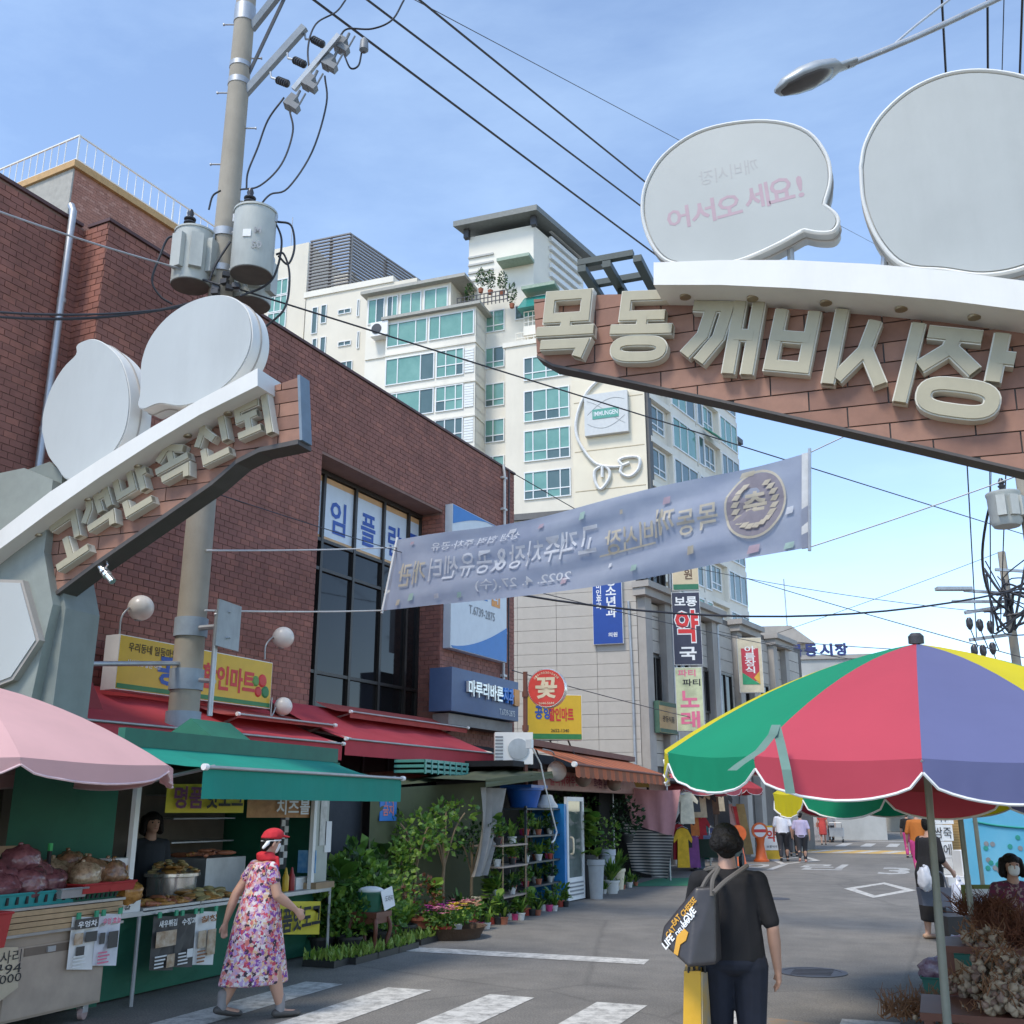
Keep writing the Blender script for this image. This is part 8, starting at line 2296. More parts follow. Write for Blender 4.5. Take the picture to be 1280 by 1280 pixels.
MB().tube([(b.x - 0.3, b.y - 0.3, 0.75), (b.x - 0.3, b.y - 0.5, 1.0), (b.x + 0.3, b.y - 0.5, 1.0), (b.x + 0.3, b.y - 0.3, 0.75)], 0.02, 6).build('handle', STEEL, tr_)

# ------------------------------------------------------------------ big striped parasols over the garlic stall
def cl(name, c): return mat(name, c, 0.75, var=0.04, scale=2, bump=0.15, bscale=5, trans=0.18)
CG, CR, CB, CY, CRM2 = cl('parasol_green', (0.0, 0.25, 0.12)), cl('parasol_red', (0.50, 0.055, 0.085)), cl('parasol_violet_blue', (0.13, 0.14, 0.28)), cl('parasol_yellow', (0.66, 0.55, 0.01)), cl('parasol_ruby', (0.45, 0.03, 0.05))
TW_ = mat('white_binding', (0.72, 0.71, 0.68), 0.7)
POLE = mat('grey_green_pole', (0.24, 0.25, 0.21), 0.45, metal=0.3)
u1 = at(1151, 990, 7.0)
# panels are ordered counter-clockwise from the rotation angle
PR = R(-68 + 22.5 - 1.5)
ang0 = math.atan2(-FWD.y, -FWD.x)      # direction from parasol centre towards the camera
big_p = parasol('striped_parasol', 'large striped parasol with green, red, violet and yellow panels over the garlic stall', (u1.x, u1.y), 1.73, 2.02, 2.72, [CB, CY, CG, CR], TW_, POLE, val=0.2, pole_r=0.024, rot=math.atan2(-u1.y, -u1.x) + R(-1), n=12, group='striped parasols')
big_p.rotation_mode = 'QUATERNION'
big_p.rotation_quaternion = Matrix.Rotation(R(4.2), 3, RGT).to_quaternion()
u2 = at(1199, 1010, 9.6)
parasol('striped_parasol', 'second striped parasol standing behind the large one at the garlic stall', (u2.x, u2.y), 1.62, 1.80, 2.4, [CG, CR, CB, CY], TW_, POLE, val=0.2, pole_r=0.024, rot=math.atan2(-u2.y, -u2.x) - R(49), n=12, group='striped parasols')
p3 = at(1217, 1010, 11.5)
MB().tube([(p3.x, p3.y, 0), (p3.x, p3.y, 2.0)], 0.024, 10).build('steel_post', POLE, None, 'thin steel post in front of the blue painted banner', 'post', smooth=50)
# tie strap hanging over the parasol edge
sp_ = thing('tie_strap', 'grey green tie strap draped over the green and red parasol panels', 'strap', at(975, 960, 5.6))
SM = mat('strap_green', (0.13, 0.22, 0.18), 0.8)
for pts in ([(970, 906, 5.62), (966, 918, 5.5), (950, 938, 5.45), (925, 955, 5.4), (915, 963, 5.38)], [(970, 906, 5.62), (976, 930, 5.45), (983, 962, 5.3), (988, 992, 5.28)]):
    P = [at(x, y, d) for x, y, d in pts]
    mb = MB()
    for i, p in enumerate(P): mb.v += [tuple(p - RGT * 0.024), tuple(p + RGT * 0.024)]
    for i in range(len(P) - 1): mb.f.append((2 * i, 2 * i + 1, 2 * i + 3, 2 * i + 2)); mb.mi.append(0)
    mb.build('strap_end', SM, sp_)

# ------------------------------------------------------------------ garlic stall goods
GAR = mat('garlic_skin', (0.36, 0.27, 0.185), 0.7, var=0.2, scale=15)
GAR2 = mat('garlic_skin_mauve', (0.24, 0.155, 0.115), 0.7, var=0.25, scale=15)
STALK = mat('dried_stalk', (0.23, 0.11, 0.05), 0.9, var=0.35, scale=9)
ROOT_ = mat('red_brown_root', (0.16, 0.055, 0.025), 0.9, var=0.35, scale=9)
def bulb(mb, p, r, rs):
    d_ = V((rs.uniform(-1, 1), rs.uniform(-1, 1), rs.uniform(-0.2, 1))).normalized()
    mb.lathe([(r * 0.3, -r * 0.75), (r * 0.85, -r * 0.45), (r, 0), (r * 0.75, r * 0.5), (r * 0.3, r * 0.9), (r * 0.14, r * 1.6)], p, 9, d_)
def garlic(label, c, ext, nb, ns, seed, stalk_dir=None, m_=None, sl=0.35):
    rs = random.Random(seed)
    t = thing('garlic_bunch', label, 'garlic', c, 'bunches of garlic')
    if nb:
        mb = MB()
        for i in range(nb):
            while True:
                q = V((rs.uniform(-1, 1), rs.uniform(-1, 1), rs.uniform(0, 1)))
                if q.length < 1: break
            mb.cur = 1 if rs.random() < 0.3 else 0
            bulb(mb, V(c) + V((q.x * ext[0], q.y * ext[1], q.z * ext[2])), rs.uniform(0.022, 0.034), rs)
        mb.build('bulbs', [GAR, GAR2], t, kind='stuff', smooth=60)
    if ns:
        mb = MB()
        for i in range(ns):
            a = V(c) + V((rs.uniform(-1, 1) * ext[0] * 0.8, rs.uniform(-1, 1) * ext[1] * 0.8, rs.uniform(0.2, 0.9) * ext[2]))
            d_ = V(stalk_dir or (0, 0, 1)) + V((rs.uniform(-.6, .6), rs.uniform(-.6, .6), rs.uniform(-.3, .4)))
            b = a + d_.normalized() * sl * rs.uniform(0.5, 1.1)
            k_ = a.lerp(b, 0.5) + V((rs.uniform(-.04, .04), rs.uniform(-.04, .04), rs.uniform(-.03, .04)))
            mb.tube([a, k_, b], [0.0055, 0.004, 0.002], 4, cap=False)
        mb.build('stalks', m_ or STALK, t, kind='stuff')
def gq(px, py, D): return tuple(at(px, py, D))
heap = [('garlic bunch with long pale stalks at the front of the heap', 1250, 1240, 7.6, 90, 60), ('garlic bunch lying under the vendor side of the heap', 1235, 1195, 8.2, 80, 70), ('garlic bunch on top of the heap by the parasol pole', 1215, 1168, 8.8, 70, 60), ('garlic bunch tied in the middle of the heap', 1262, 1205, 8.0, 80, 60), ('garlic bunch behind the thin pole at the heap edge', 1205, 1220, 8.3, 60, 40), ('garlic bunch at the low end of the heap', 1222, 1265, 7.8, 80, 50), ('garlic bunch at the outer right of the heap', 1290, 1240, 7.7, 80, 60)]
for k, (lab, x, y, D, nb, ns) in enumerate(heap):
    c = gq(x + 14, y + 6, D)
    garlic(lab, (c[0], c[1], max(0.05, c[2] - 0.1)), (0.22, 0.2, 0.18), int(nb * 1.3), ns, 500 + k, (0.1, 0.5, 0.4), None, 0.14)
for k, (x, y, D, lab) in enumerate(((1245, 1150, 9.2, 'red brown dried roots heaped above the garlic'), (1215, 1120, 9.8, 'tuft of red brown dried roots behind the thin pole'), (1270, 1165, 8.8, 'dark red dried roots at the vendor’s side'.replace('’s', '')), (1235, 1135, 9.5, 'tall tuft of red brown roots under the blue banner'))):
    c = gq(x + 14, y + 20, D)
    garlic(lab, (c[0], c[1], c[2] - 0.06), (0.26, 0.2, 0.12), 0, 280, 540 + k, (0, -0.3, 0.3), ROOT_, 0.2)
for k, (x, y, D, lab) in enumerate(((1148, 1283, 8.6, 'loose dried stalks spilling on the road before the poles'), (1190, 1280, 8.3, 'dried stalk tuft at the foot of the parasol pole'))):
    c = onz(x, y)
    garlic(lab, (c.x, c.y, 0.02), (0.34, 0.22, 0.1), 6, 220, 560 + k, (0.2, 0.1, 0.4), STALK, 0.25)
# supporting crates and stands under the heap
for k, (x, y, D, s_, lab) in enumerate(((1240, 1290, 7.9, (0.9, 0.8, 0.32), 'low wooden stand under the garlic bunches'), (1255, 1200, 8.9, (0.9, 0.7, 0.62), 'higher wooden stand under the dried roots'))):
    p = at(x, y, D)
    t = thing('garlic_stand', lab, 'stand', (p.x, p.y, 0))
    zt_ = s_[2]
    MB().box((p.x - s_[0] / 2, p.y - s_[1] / 2, zt_ - 0.05), (p.x + s_[0] / 2, p.y + s_[1] / 2, zt_)).build('top', WOODB, t)
    for a in (-1, 1):
        for b in (-1, 1):
            MB().box((p.x + a * (s_[0] / 2 - 0.05) - 0.03, p.y + b * (s_[1] / 2 - 0.05) - 0.03, 0), (p.x + a * (s_[0] / 2 - 0.05) + 0.03, p.y + b * (s_[1] / 2 - 0.05) + 0.03, zt_ - 0.05)).build('leg', WOODB, t)
g = onz(1180, 1248)
cr_ = basket('green_crate', 'green slotted crate of purple bags on the road by the parasol pole', (g.x + 0.05, g.y + 0.12, 0.0), (0.2, 0.16), mat('teal_crate', (0.04, 0.17, 0.13), 0.5), 0.17, slots=True)
bag('mauve netted bag filling the green crate', (g.x, g.y + 0.12, 0.12), (0.2, 0.17, 0.12), bagmat('bag_mauve', (0.36, 0.26, 0.32), (0.12, 0.05, 0.08), 12), 90, 'netted bags at the garlic stall')
MB().prism([at(1180, 1210, 10), at(1200, 1255, 10), at(1212, 1212, 10), at(1192, 1198, 10)], (0.02, 0.02, 0)).build('cardboard_flap', TAN, None, 'torn cardboard flap leaning on the green crate', 'cardboard')
g2 = at(1205, 1190, 11)
basket('green_crate', 'green crate of reddish bags standing behind the mauve one', (g2.x, g2.y, 0.0), (0.2, 0.16), MATS['teal_crate'], 0.3, slots=True)
bag('reddish netted bag in the rear green crate', (g2.x, g2.y, 0.24), (0.18, 0.15, 0.12), bagmat('bag_red', (0.45, 0.18, 0.18), (0.15, 0.04, 0.04), 12), 91, 'netted bags at the garlic stall')
# blue painted banner, sign column, bamboo screen, cartons
def wallpanel(name, label, cat, px0, px1, y0, y1, D, m, th=0.03):
    p = at((px0 + px1) / 2, (y0 + y1) / 2, D); F = Frame((p.x, p.y, 0), (RGT.x, RGT.y))
    a0, zb_ = F.px(px0, y1); a1, zt_ = F.px(px1, y0)
    t = thing(name, label, cat, F.pt(a0, zb_))
    MB().fbox(F, a0, a1, zb_, zt_, -th, 0).build('sheet', m, t)
    return t, F, a0, a1, zb_, zt_
t, F, a0, a1, zb_, zt_ = wallpanel('blue_banner', 'bright blue painted banner with green vine drawing behind the garlic', 'banner', 1209, 1330, 1010, 1108, 12.5, mat('sky_blue_banner', (0.10, 0.42, 0.62), 0.7, c2=(0.18, 0.5, 0.68), scale=2))
VN = mat('vine_green', (0.03, 0.3, 0.24), 0.6)
MB().tube(curve_pts([F.pt(a0 + 0.15, zt_ - 0.15, 0.01), F.pt(a0 + 0.45, zt_ - 0.2, 0.01), F.pt(a1 - 0.3, zt_ - 0.24, 0.01)], 10), 0.012, 5).build('vine', VN, t)
for k in range(22):
    a = a0 + 0.25 + rnd.random() * 0.55; z = zt_ - 0.3 - rnd.random() * 0.45
    MB().lathe([(0.03, 0.0), (0.03, 0.004)], F.pt(a, z, 0.002), 7, F.n).build('painted_leaf', VN if k % 3 else GREYINK, t)
for k, s_ in enumerate(('뮤', '쌈죽', '꽃에', '주')):
    t, F, a0, a1, zb_, zt_ = wallpanel('hanging_sign', ('topmost', 'second', 'third', 'lowest')[k] + ' white handwritten board in the column by the parasol pole', 'sign', 1161, 1190, 1010 + k * 21, 1030 + k * 21, 15.7, PAPER)
    lettering(t, s_, F.pt((a0 + a1) / 2 + 0.03, (zb_ + zt_) / 2, 0.004), F.u, (a1 - a0) * (0.4 if len(s_) == 1 else 0.72), (zt_ - zb_) * 0.7, INK, bold=0.0)
t, F, a0, a1, zb_, zt_ = wallpanel('bamboo_screen', 'tan woven bamboo screen beside the blue banner', 'screen', 1183, 1211, 1015, 1066, 15.9, stripes('bamboo_weave', (0.25, 0.13, 0.04), (0.5, 0.32, 0.12), 14))
t, F, a0, a1, zb_, zt_ = wallpanel('fruit_poster', 'white handwritten notice on green card below the blue banner', 'poster', 1206, 1262, 1106, 1140, 11.2, mat('olive_card', (0.18, 0.2, 0.05), 0.8))
MB().fbox(F, a0 + 0.03, a1 - 0.03, zb_ + 0.03, zt_ - 0.04, 0.001, 0.006).build('paper', PAPER, t)
lettering(t, '햇마늘 의성 육쪽', F.pt((a0 + a1) / 2, (zb_ + zt_) / 2, 0.008), F.u, (a1 - a0) * 0.75, 0.1, INK, bold=0.0)
for k, (px, py, D, s_, m_, lab) in enumerate(((1197, 1110, 15.3, (0.4, 0.4, 0.3), PAPER, 'white foam carton behind the handbag'), (1210, 1082, 15.4, (0.3, 0.3, 0.4), PAPER, 'upright white foam carton under the bamboo screen'), (1190, 1150, 15.2, (0.35, 0.4, 0.3), mat('grey_plastic_box', (0.12, 0.13, 0.15), 0.5), 'dark grey plastic box under the table behind the shopper'), (1205, 1165, 12.6, (0.5, 0.4, 0.35), mat('black_plastic_box', (0.02, 0.02, 0.022), 0.5), 'black plastic box on the ground behind the garlic'))):
    p = at(px, py, D)
    carton('stall_carton', lab, (p.x, p.y, max(0, p.z - s_[2] / 2)), s_, m_, YAW)
p = at(1202, 1126, 15.2)
tbl = thing('display_table', 'low display table at the edge of the garlic stall', 'table', (p.x, p.y, 0))
MB().obox((p.x + 0.35, p.y + 0.25, 0.62), (1.2, 0.8, 0.05), rz=YAW).build('top', WHITE, tbl)
for a in (-0.15, 0.85):
    for b in (0.0, 0.5):
        MB().tube([(p.x + a, p.y + b, 0), (p.x + a, p.y + b, 0.6)], 0.02, 6).build('leg', STEEL, tbl)
for k, (px, py, D, r, m_, lab) in enumerate(((1202, 1128, 12.9, (0.11, 0.1, 0.3), mat('pale_blue_plastic', (0.5, 0.53, 0.62), 0.3, bump=0.6, bscale=10), 'tall pale blue plastic bag hanging by the shopper'), (1225, 1128, 11.3, (0.22, 0.2, 0.07), mat('white_blue_sheet', (0.45, 0.5, 0.58), 0.4), 'white and blue plastic sheet under the notice'), (1246, 1138, 10.6, (0.18, 0.15, 0.08), mat('ochre_bag', (0.42, 0.22, 0.06), 0.7), 'ochre sack behind the dried roots'))):
    p = at(px, py, D)
    bag(lab, (p.x, p.y, p.z - r[2]), r, m_, 95 + k, 'plastic bags at the garlic stall')
# ------------------------------------------------------------------ people: one continuous skin mesh, clothes and hair as parts
SKIN = mat('skin', (0.47, 0.27, 0.19), 0.55, var=0.05, scale=8)
HAIR = mat('black_hair', (0.012, 0.010, 0.009), 0.62, bump=1.0, bscale=45, spec=0.25)
def hull_chain(mb, chain):
    for grp in (zip(chain[:-1], chain[1:]) if not isinstance(chain, tuple) else (chain,)):
        bm = bmesh.new()
        for c, rr in grp:
            rr = (rr, rr, rr) if not isinstance(rr, tuple) else rr
            for i in range(1, 8):
                th = math.pi * i / 8
                for k in range(12):
                    a = 2 * math.pi * k / 12
                    bm.verts.new((c[0] + rr[0] * math.sin(th) * math.cos(a), c[1] + rr[1] * math.sin(th) * math.sin(a), c[2] + rr[2] * math.cos(th)))
            bm.verts.new((c[0], c[1], c[2] + rr[2])); bm.verts.new((c[0], c[1], c[2] - rr[2]))
        res = bmesh.ops.convex_hull(bm, input=bm.verts)
        bmesh.ops.delete(bm, geom=[e for e in res['geom_interior'] if isinstance(e, bmesh.types.BMVert)], context='VERTS')
        bm.verts.index_update()
        mb.add([v.co for v in bm.verts], [[v.index for v in f.verts] for f in bm.faces])
        bm.free()
def soft(name, chains, m, parent, T, vox=0.012, it=4, label=None):
    mb = MB()
    for c in chains: hull_chain(mb, c)
    mb.v = [tuple(T(V(v))) for v in mb.v]
    o = mb.build(name, m, parent, label)
    md = o.modifiers.new('remesh', 'REMESH'); md.mode = 'VOXEL'; md.voxel_size = vox; md.use_smooth_shade = True
    sm = o.modifiers.new('smooth', 'SMOOTH'); sm.factor = 0.5; sm.iterations = it
    return o
def person(label, loc, head, h, wear, stride=0.12, arms=None, hair='short', hairm=None, vox=0.012, seat=None, lean=0.0, build=1.0, turn=0.0, mask=False, group=None, skin=None, tilt=0.0, shoe=(0.02, 0.02, 0.02), lead=1):
    """wear: dict(top=(mat, sleeve 0..1, hem z), trousers=mat | dress=(mat, hem) , skirt)"""
    t = thing('person', label, 'person', (loc[0], loc[1], loc[2]), group)
    k = h / 1.6
    d = V((head[0], head[1], 0)).normalized(); r = V((d.y, -d.x, 0))
    base = V(loc)
    def T(v):
        v = V(v)
        y = v.y + (v.z - 0.84) * math.tan(lean) * (1 if v.z > 0.84 else 0)
        return base + (r * v.x + d * y + UP * v.z) * k
    B = build
    SK = skin or SKIN
    dz = 0.0
    hipz = 0.84 if seat is None else seat
    dz = hipz - 0.84
    body = []
    hip = {s: (s * 0.09 * B, 0, hipz) for s in (-1, 1)}
    legs = {}
    for s in (-1, 1):
        if seat is None:
            f = stride * s * lead
            an = (s * 0.085, f, 0.075 + (0.05 if f < -0.1 else 0))
            kn = (s * 0.09, f * 0.45 + 0.04, 0.46)
        else:
            kn = (s * 0.12, 0.38, hipz + 0.05); an = (s * 0.12, 0.36, 0.075)
        legs[s] = (hip[s], kn, an)
        body.append([(hip[s], 0.085 * B), (kn, 0.056 * B), ((kn[0], kn[1] * 0.6 + an[1] * 0.4 - 0.02, kn[2] * 0.62 + an[2] * 0.38), 0.055 * B), (an, 0.036)])
        body.append([((an[0], an[1] - 0.03, 0.045 + an[2] - 0.075), 0.035), ((an[0] + s * 0.01, an[1] + 0.13, 0.03 + max(0, an[2] - 0.1)), (0.04, 0.04, 0.025))])
    def Z(x, y, z): return (x, y, z + dz)
    body.append([(Z(0, 0, 0.86), (0.15 * B, 0.105 * B, 0.1)), (Z(0, 0.0, 1.05), (0.125 * B, 0.09 * B, 0.1)), (Z(0, 0.0, 1.24), (0.15 * B, 0.10 * B, 0.1))])
    body.append([(Z(-0.13, -0.01, 1.29), 0.055), (Z(0.13, -0.01, 1.29), 0.055)])
    body.append([(Z(0, -0.005, 1.3), 0.065), (Z(0, 0.012, 1.42), 0.05)])
    hy = 0.02
    ct, st_ = math.cos(turn), math.sin(turn)
    def Hd(x, y, z):        # head point, turned on the neck
        return Z(x * ct - y * st_, hy + x * st_ + y * ct + tilt * (z - 1.4), z)
    body.append([(Hd(0, -0.01, 1.515), (0.075, 0.09, 0.085)), (Hd(0, 0.035, 1.44), (0.05, 0.05, 0.045))])
    body.append([(Hd(0, 0.09, 1.475), 0.012), (Hd(0, 0.075, 1.51), 0.01)])
    for s in (-1, 1):
        body.append([(Hd(s * 0.078, -0.005, 1.50), (0.01, 0.016, 0.022)), (Hd(s * 0.076, -0.005, 1.475), (0.008, 0.012, 0.015))])
    arms = arms or {}
    A = {}
    for s in (-1, 1):
        e, w_ = arms.get(s, ((s * 0.225 * B, -0.04 - 0.1 * s * stride, 1.05), (s * 0.235 * B, 0.03 - 0.5 * s * stride, 0.81)))
        e, w_ = Z(*e), Z(*w_)
        sh = Z(s * 0.165 * B, -0.01, 1.285)
        A[s] = (sh, e, w_)
        body.append([(sh, 0.05), (e, 0.036 * B), ((e[0] * 0.65 + w_[0] * 0.35, e[1] * 0.65 + w_[1] * 0.35, e[2] * 0.65 + w_[2] * 0.35), 0.036 * B), (w_, 0.025)])
        fd = (V(w_) - V(e)).normalized()
        fd = (fd + V((0, 0.15, -0.35))).normalized()
        side = fd.cross(V((s, 0, 0))).normalized()       # across the palm
        pal = V(w_) + fd * 0.075
        body.append([(w_, 0.024), (tuple(V(w_) + fd * 0.04), (0.02, 0.03, 0.028)), (tuple(pal), (0.018, 0.032, 0.026))])
        for q, (o_, L) in enumerate(((-0.027, 0.06), (-0.009, 0.068), (0.009, 0.065), (0.026, 0.05))):
            a = pal + side * o_
            b = a + fd * L * 0.55 + V((-s * 0.008, 0, 0)); c = b + fd * L * 0.45 + V((-s * 0.02, 0, 0.004))
            body.append([(tuple(a), 0.0095), (tuple(b), 0.0085), (tuple(c), 0.0075)])
        a = V(w_) + fd * 0.03 + side * -0.024
        body.append([(tuple(a), 0.012), (tuple(a + fd * 0.035 + side * -0.022 + V((-s * 0.01, 0, 0))), 0.0095), (tuple(a + fd * 0.062 + side * -0.026 + V((-s * 0.02, 0, 0))), 0.008)])
    soft('body', body, SK, t, T, vox, 3)
    top = wear.get('top')
    if top:
        m, sl, hem = top
        ch = [[(Z(0, -0.0, 1.27), (0.165 * B, 0.105 * B, 0.07)), (Z(0, 0.0, 1.1), (0.165 * B, 0.122 * B, 0.08)), (Z(0, 0.0, hem + 0.06), (0.185 * B, 0.14 * B, 0.06))], [(Z(-0.15 * B, -0.01, 1.285), 0.058), (Z(0, -0.015, 1.31), (0.09, 0.075, 0.055)), (Z(0.15 * B, -0.01, 1.285), 0.058)], [(Z(0, -0.015, 1.30), (0.075, 0.07, 0.045)), (Z(0, -0.01, 1.335), (0.06, 0.056, 0.02))]]
        for s in (-1, 1):
            sh, e, w_ = A[s]
            q = V(sh).lerp(V(e), min(1, sl)) if sl <= 1 else V(e).lerp(V(w_), sl - 1)
            c = [(sh, 0.06), (tuple(V(sh).lerp(V(e), min(1, sl))), 0.05 * B)]
            if sl > 1: c.append((tuple(q), 0.045))
            ch.append(c)
        soft('top', ch, m, t, T, vox, 4)
    if wear.get('trousers'):
        m, wide = wear['trousers'] if isinstance(wear['trousers'], tuple) else (wear['trousers'], 1.0)
        ch = [[(Z(0, 0, 0.96), (0.15 * B, 0.115 * B, 0.05)), (Z(0, -0.01, 0.84), (0.17 * B, 0.135 * B, 0.08))]]
        for s in (-1, 1):
            hp, kn, an = legs[s]
            ch.append([((hp[0], hp[1] - 0.01, hp[2] - 0.02), 0.105 * B), (kn, 0.075 * B * wide), ((an[0], an[1], an[2] + 0.06), 0.058 * wide)])
        soft('trousers', ch, m, t, T, vox, 4)
    if wear.get('dress'):
        m, hem, flare = wear['dress']
        lx = stride * 0.35
        ch = [[(Z(0, 0, 1.27), (0.155 * B, 0.10 * B, 0.07)), (Z(0, 0.0, 1.08), (0.155 * B, 0.12 * B, 0.08)), (Z(0, 0, 0.85), (0.185 * B, 0.17 * B, 0.1)), ((0, 0, hem + 0.03), (0.15 * flare, 0.12 * flare + lx * 2.3, 0.03))], [(Z(-0.135 * B, -0.01, 1.285), 0.058), (Z(0.135 * B, -0.01, 1.285), 0.058)]]
        for s in (-1, 1):
            sh, e, w_ = A[s]
            ch.append([(sh, 0.06), (tuple(V(sh).lerp(V(e), wear.get('sleeve', 0.35))), 0.062)])
        soft('dress', ch, m, t, T, vox, 4)
    sm_ = mat('shoe_%d_%d_%d' % tuple(int(c * 200) for c in shoe), shoe, 0.6)
    for s in (-1, 1):
        an = legs[s][2]; up_ = an[2] - 0.075
        soft('shoe', [[((an[0], an[1] - 0.045, 0.04 + up_), (0.042, 0.045, 0.035)), ((an[0] + s * 0.01, an[1] + 0.06, 0.03 + up_ * 0.6), (0.048, 0.05, 0.03)), ((an[0] + s * 0.01, an[1] + 0.15, 0.028 + up_ * 0.3), (0.042, 0.045, 0.026))]], sm_, t, T, vox, 2)
        if wear.get('socks'):
            soft('sock', [[((an[0], an[1] - 0.01, an[2] - 0.02), 0.044), ((an[0], an[1] - 0.01, an[2] + 0.09), 0.046)]], wear['socks'], t, T, vox, 2)
    hm = hairm or HAIR
    hc = [[(Hd(0, -0.03, 1.53), (0.088, 0.085, 0.085)), (Hd(0, -0.01, 1.55), (0.082, 0.09, 0.07))], [(Hd(0, -0.06, 1.50), (0.078, 0.045, 0.07)), (Hd(0, -0.055, 1.46), (0.06, 0.03, 0.05))]]
    if hair == 'bun': hc += [[(Hd(0.01, -0.1, 1.5), 0.05), (Hd(-0.01, -0.125, 1.515), 0.04)], [(Hd(-0.05, -0.05, 1.5), 0.055), (Hd(0.05, -0.05, 1.5), 0.055)], [(Hd(0.04, -0.12, 1.48), 0.018), (Hd(-0.03, -0.13, 1.49), 0.02)]]
    if hair == 'bob':
        for s in (-1, 1): hc.append([(Hd(s * 0.085, -0.02, 1.53), (0.03, 0.06, 0.05)), (Hd(s * 0.095, -0.01, 1.43), (0.035, 0.055, 0.05))])
        hc.append([(Hd(0, -0.08, 1.52), (0.085, 0.045, 0.07)), (Hd(0, -0.075, 1.41), (0.09, 0.045, 0.05))])
    soft('hair', hc, hm, t, T, min(vox, 0.012), 3)
    for s in (-1, 1):
        MB().ball(T(Hd(s * 0.032, 0.068, 1.507)), 0.009 * k, 8, 6).build('eye', INK, t)
        MB().tube([T(Hd(s * 0.018, 0.076, 1.527)), T(Hd(s * 0.032, 0.077, 1.531)), T(Hd(s * 0.048, 0.07, 1.526))], 0.003, 5).build('eyebrow', HAIR, t)
    if mask:
        soft('face_mask', [[(Hd(0, 0.062, 1.475), (0.058, 0.034, 0.035)), (Hd(0, 0.058, 1.43), (0.05, 0.034, 0.028))]], PAPER, t, T, 0.008, 2)
    else:
        MB().tube([T(Hd(-0.02, 0.083, 1.447)), T(Hd(0, 0.088, 1.446)), T(Hd(0.02, 0.083, 1.447))], 0.004, 5).build('mouth', mat('lips', (0.35, 0.11, 0.1), 0.5), t)
    return t, T, Z, Hd, A, legs

def floral(name, cols, scale):
    m = bpy.data.materials.new(name); m.use_nodes = True
    N, L = m.node_tree.nodes, m.node_tree.links
    b = N['Principled BSDF']; b.inputs['Roughness'].default_value = 0.8
    tc = N.new('ShaderNodeTexCoord'); nz = N.new('ShaderNodeTexNoise'); nz.inputs['Scale'].default_value = scale * 0.9; nz.inputs['Detail'].default_value = 3
    mx = N.new('ShaderNodeMixRGB'); mx.inputs[0].default_value = 0.06
    v = N.new('ShaderNodeTexVoronoi'); v.inputs['Scale'].default_value = scale
    L.new(tc.outputs['Object'], nz.inputs[0]); L.new(tc.outputs['Object'], mx.inputs[1]); L.new(nz.outputs['Color'], mx.inputs[2]); L.new(mx.outputs[0], v.inputs['Vector'])
    sp = N.new('ShaderNodeSeparateColor'); L.new(v.outputs['Color'], sp.inputs[0])
    r = N.new('ShaderNodeValToRGB'); r.color_ramp.interpolation = 'CONSTANT'
    el = r.color_ramp.elements
    for i, c in enumerate(cols):
        e = el[i] if i < 2 else el.new(i / len(cols))
        e.position = i / len(cols); e.color = (*c, 1)
    L.new(sp.outputs[0], r.inputs[0]); L.new(r.outputs[0], b.inputs['Base Color'])
    return m
FLORAL = floral('floral_cotton', [(0.62, 0.57, 0.56), (0.5, 0.06, 0.1), (0.6, 0.32, 0.36), (0.2, 0.06, 0.3), (0.66, 0.6, 0.58), (0.55, 0.16, 0.14), (0.05, 0.03, 0.05), (0.58, 0.36, 0.44), (0.42, 0.3, 0.5), (0.62, 0.42, 0.25)], 44)
# woman in the floral dress crossing
fh = RGT * 0.5 + FWD * 0.36
fa_, fb_ = onz(282, 1280), onz(345, 1268)
mid = (fa_ + fb_) / 2
t, T, Z, Hd, A, legs = person('woman in a floral dress and red cap walking over the crosswalk', (mid.x, mid.y, 0), fh, 1.47, {'dress': (FLORAL, 0.27, 1.18), 'sleeve': 0.4, 'socks': mat('grey_sock', (0.25, 0.24, 0.24), 0.9)}, stride=0.24, lead=1,
    arms={1: ((0.24, 0.06, 1.05), (0.22, 0.26, 0.92)), -1: ((-0.25, -0.14, 1.04), (-0.27, -0.2, 0.80))}, vox=0.007, lean=0.06, build=1.22, mask=True, shoe=(0.07, 0.065, 0.06), tilt=0.3)
REDC = mat('red_cotton', (0.52, 0.02, 0.03), 0.85, bump=0.3, bscale=20)
soft('cap', [[(Hd(0, -0.015, 1.575), (0.095, 0.1, 0.06)), (Hd(0, -0.02, 1.55), (0.098, 0.105, 0.03))], [(Hd(0, 0.07, 1.56), (0.07, 0.03, 0.012)), (Hd(0, 0.135, 1.55), (0.055, 0.02, 0.008))]], REDC, t, T, 0.006, 3)
soft('head_band', [[(Hd(0, -0.01, 1.525), (0.092, 0.098, 0.01)), (Hd(0, -0.02, 1.517), (0.091, 0.098, 0.008))], [(Hd(0.07, -0.07, 1.5), 0.02), (Hd(0.08, -0.1, 1.46), 0.014)]], PAPER, t, T, 0.006, 2)
soft('scarf', [[(Hd(0, -0.02, 1.40), (0.085, 0.085, 0.03)), (Z(0, 0.02, 1.355), (0.1, 0.095, 0.025))], [(Z(0.06, 0.09, 1.36), 0.025), (Z(0.08, 0.1, 1.30), 0.02)]], REDC, t, T, 0.007, 2)

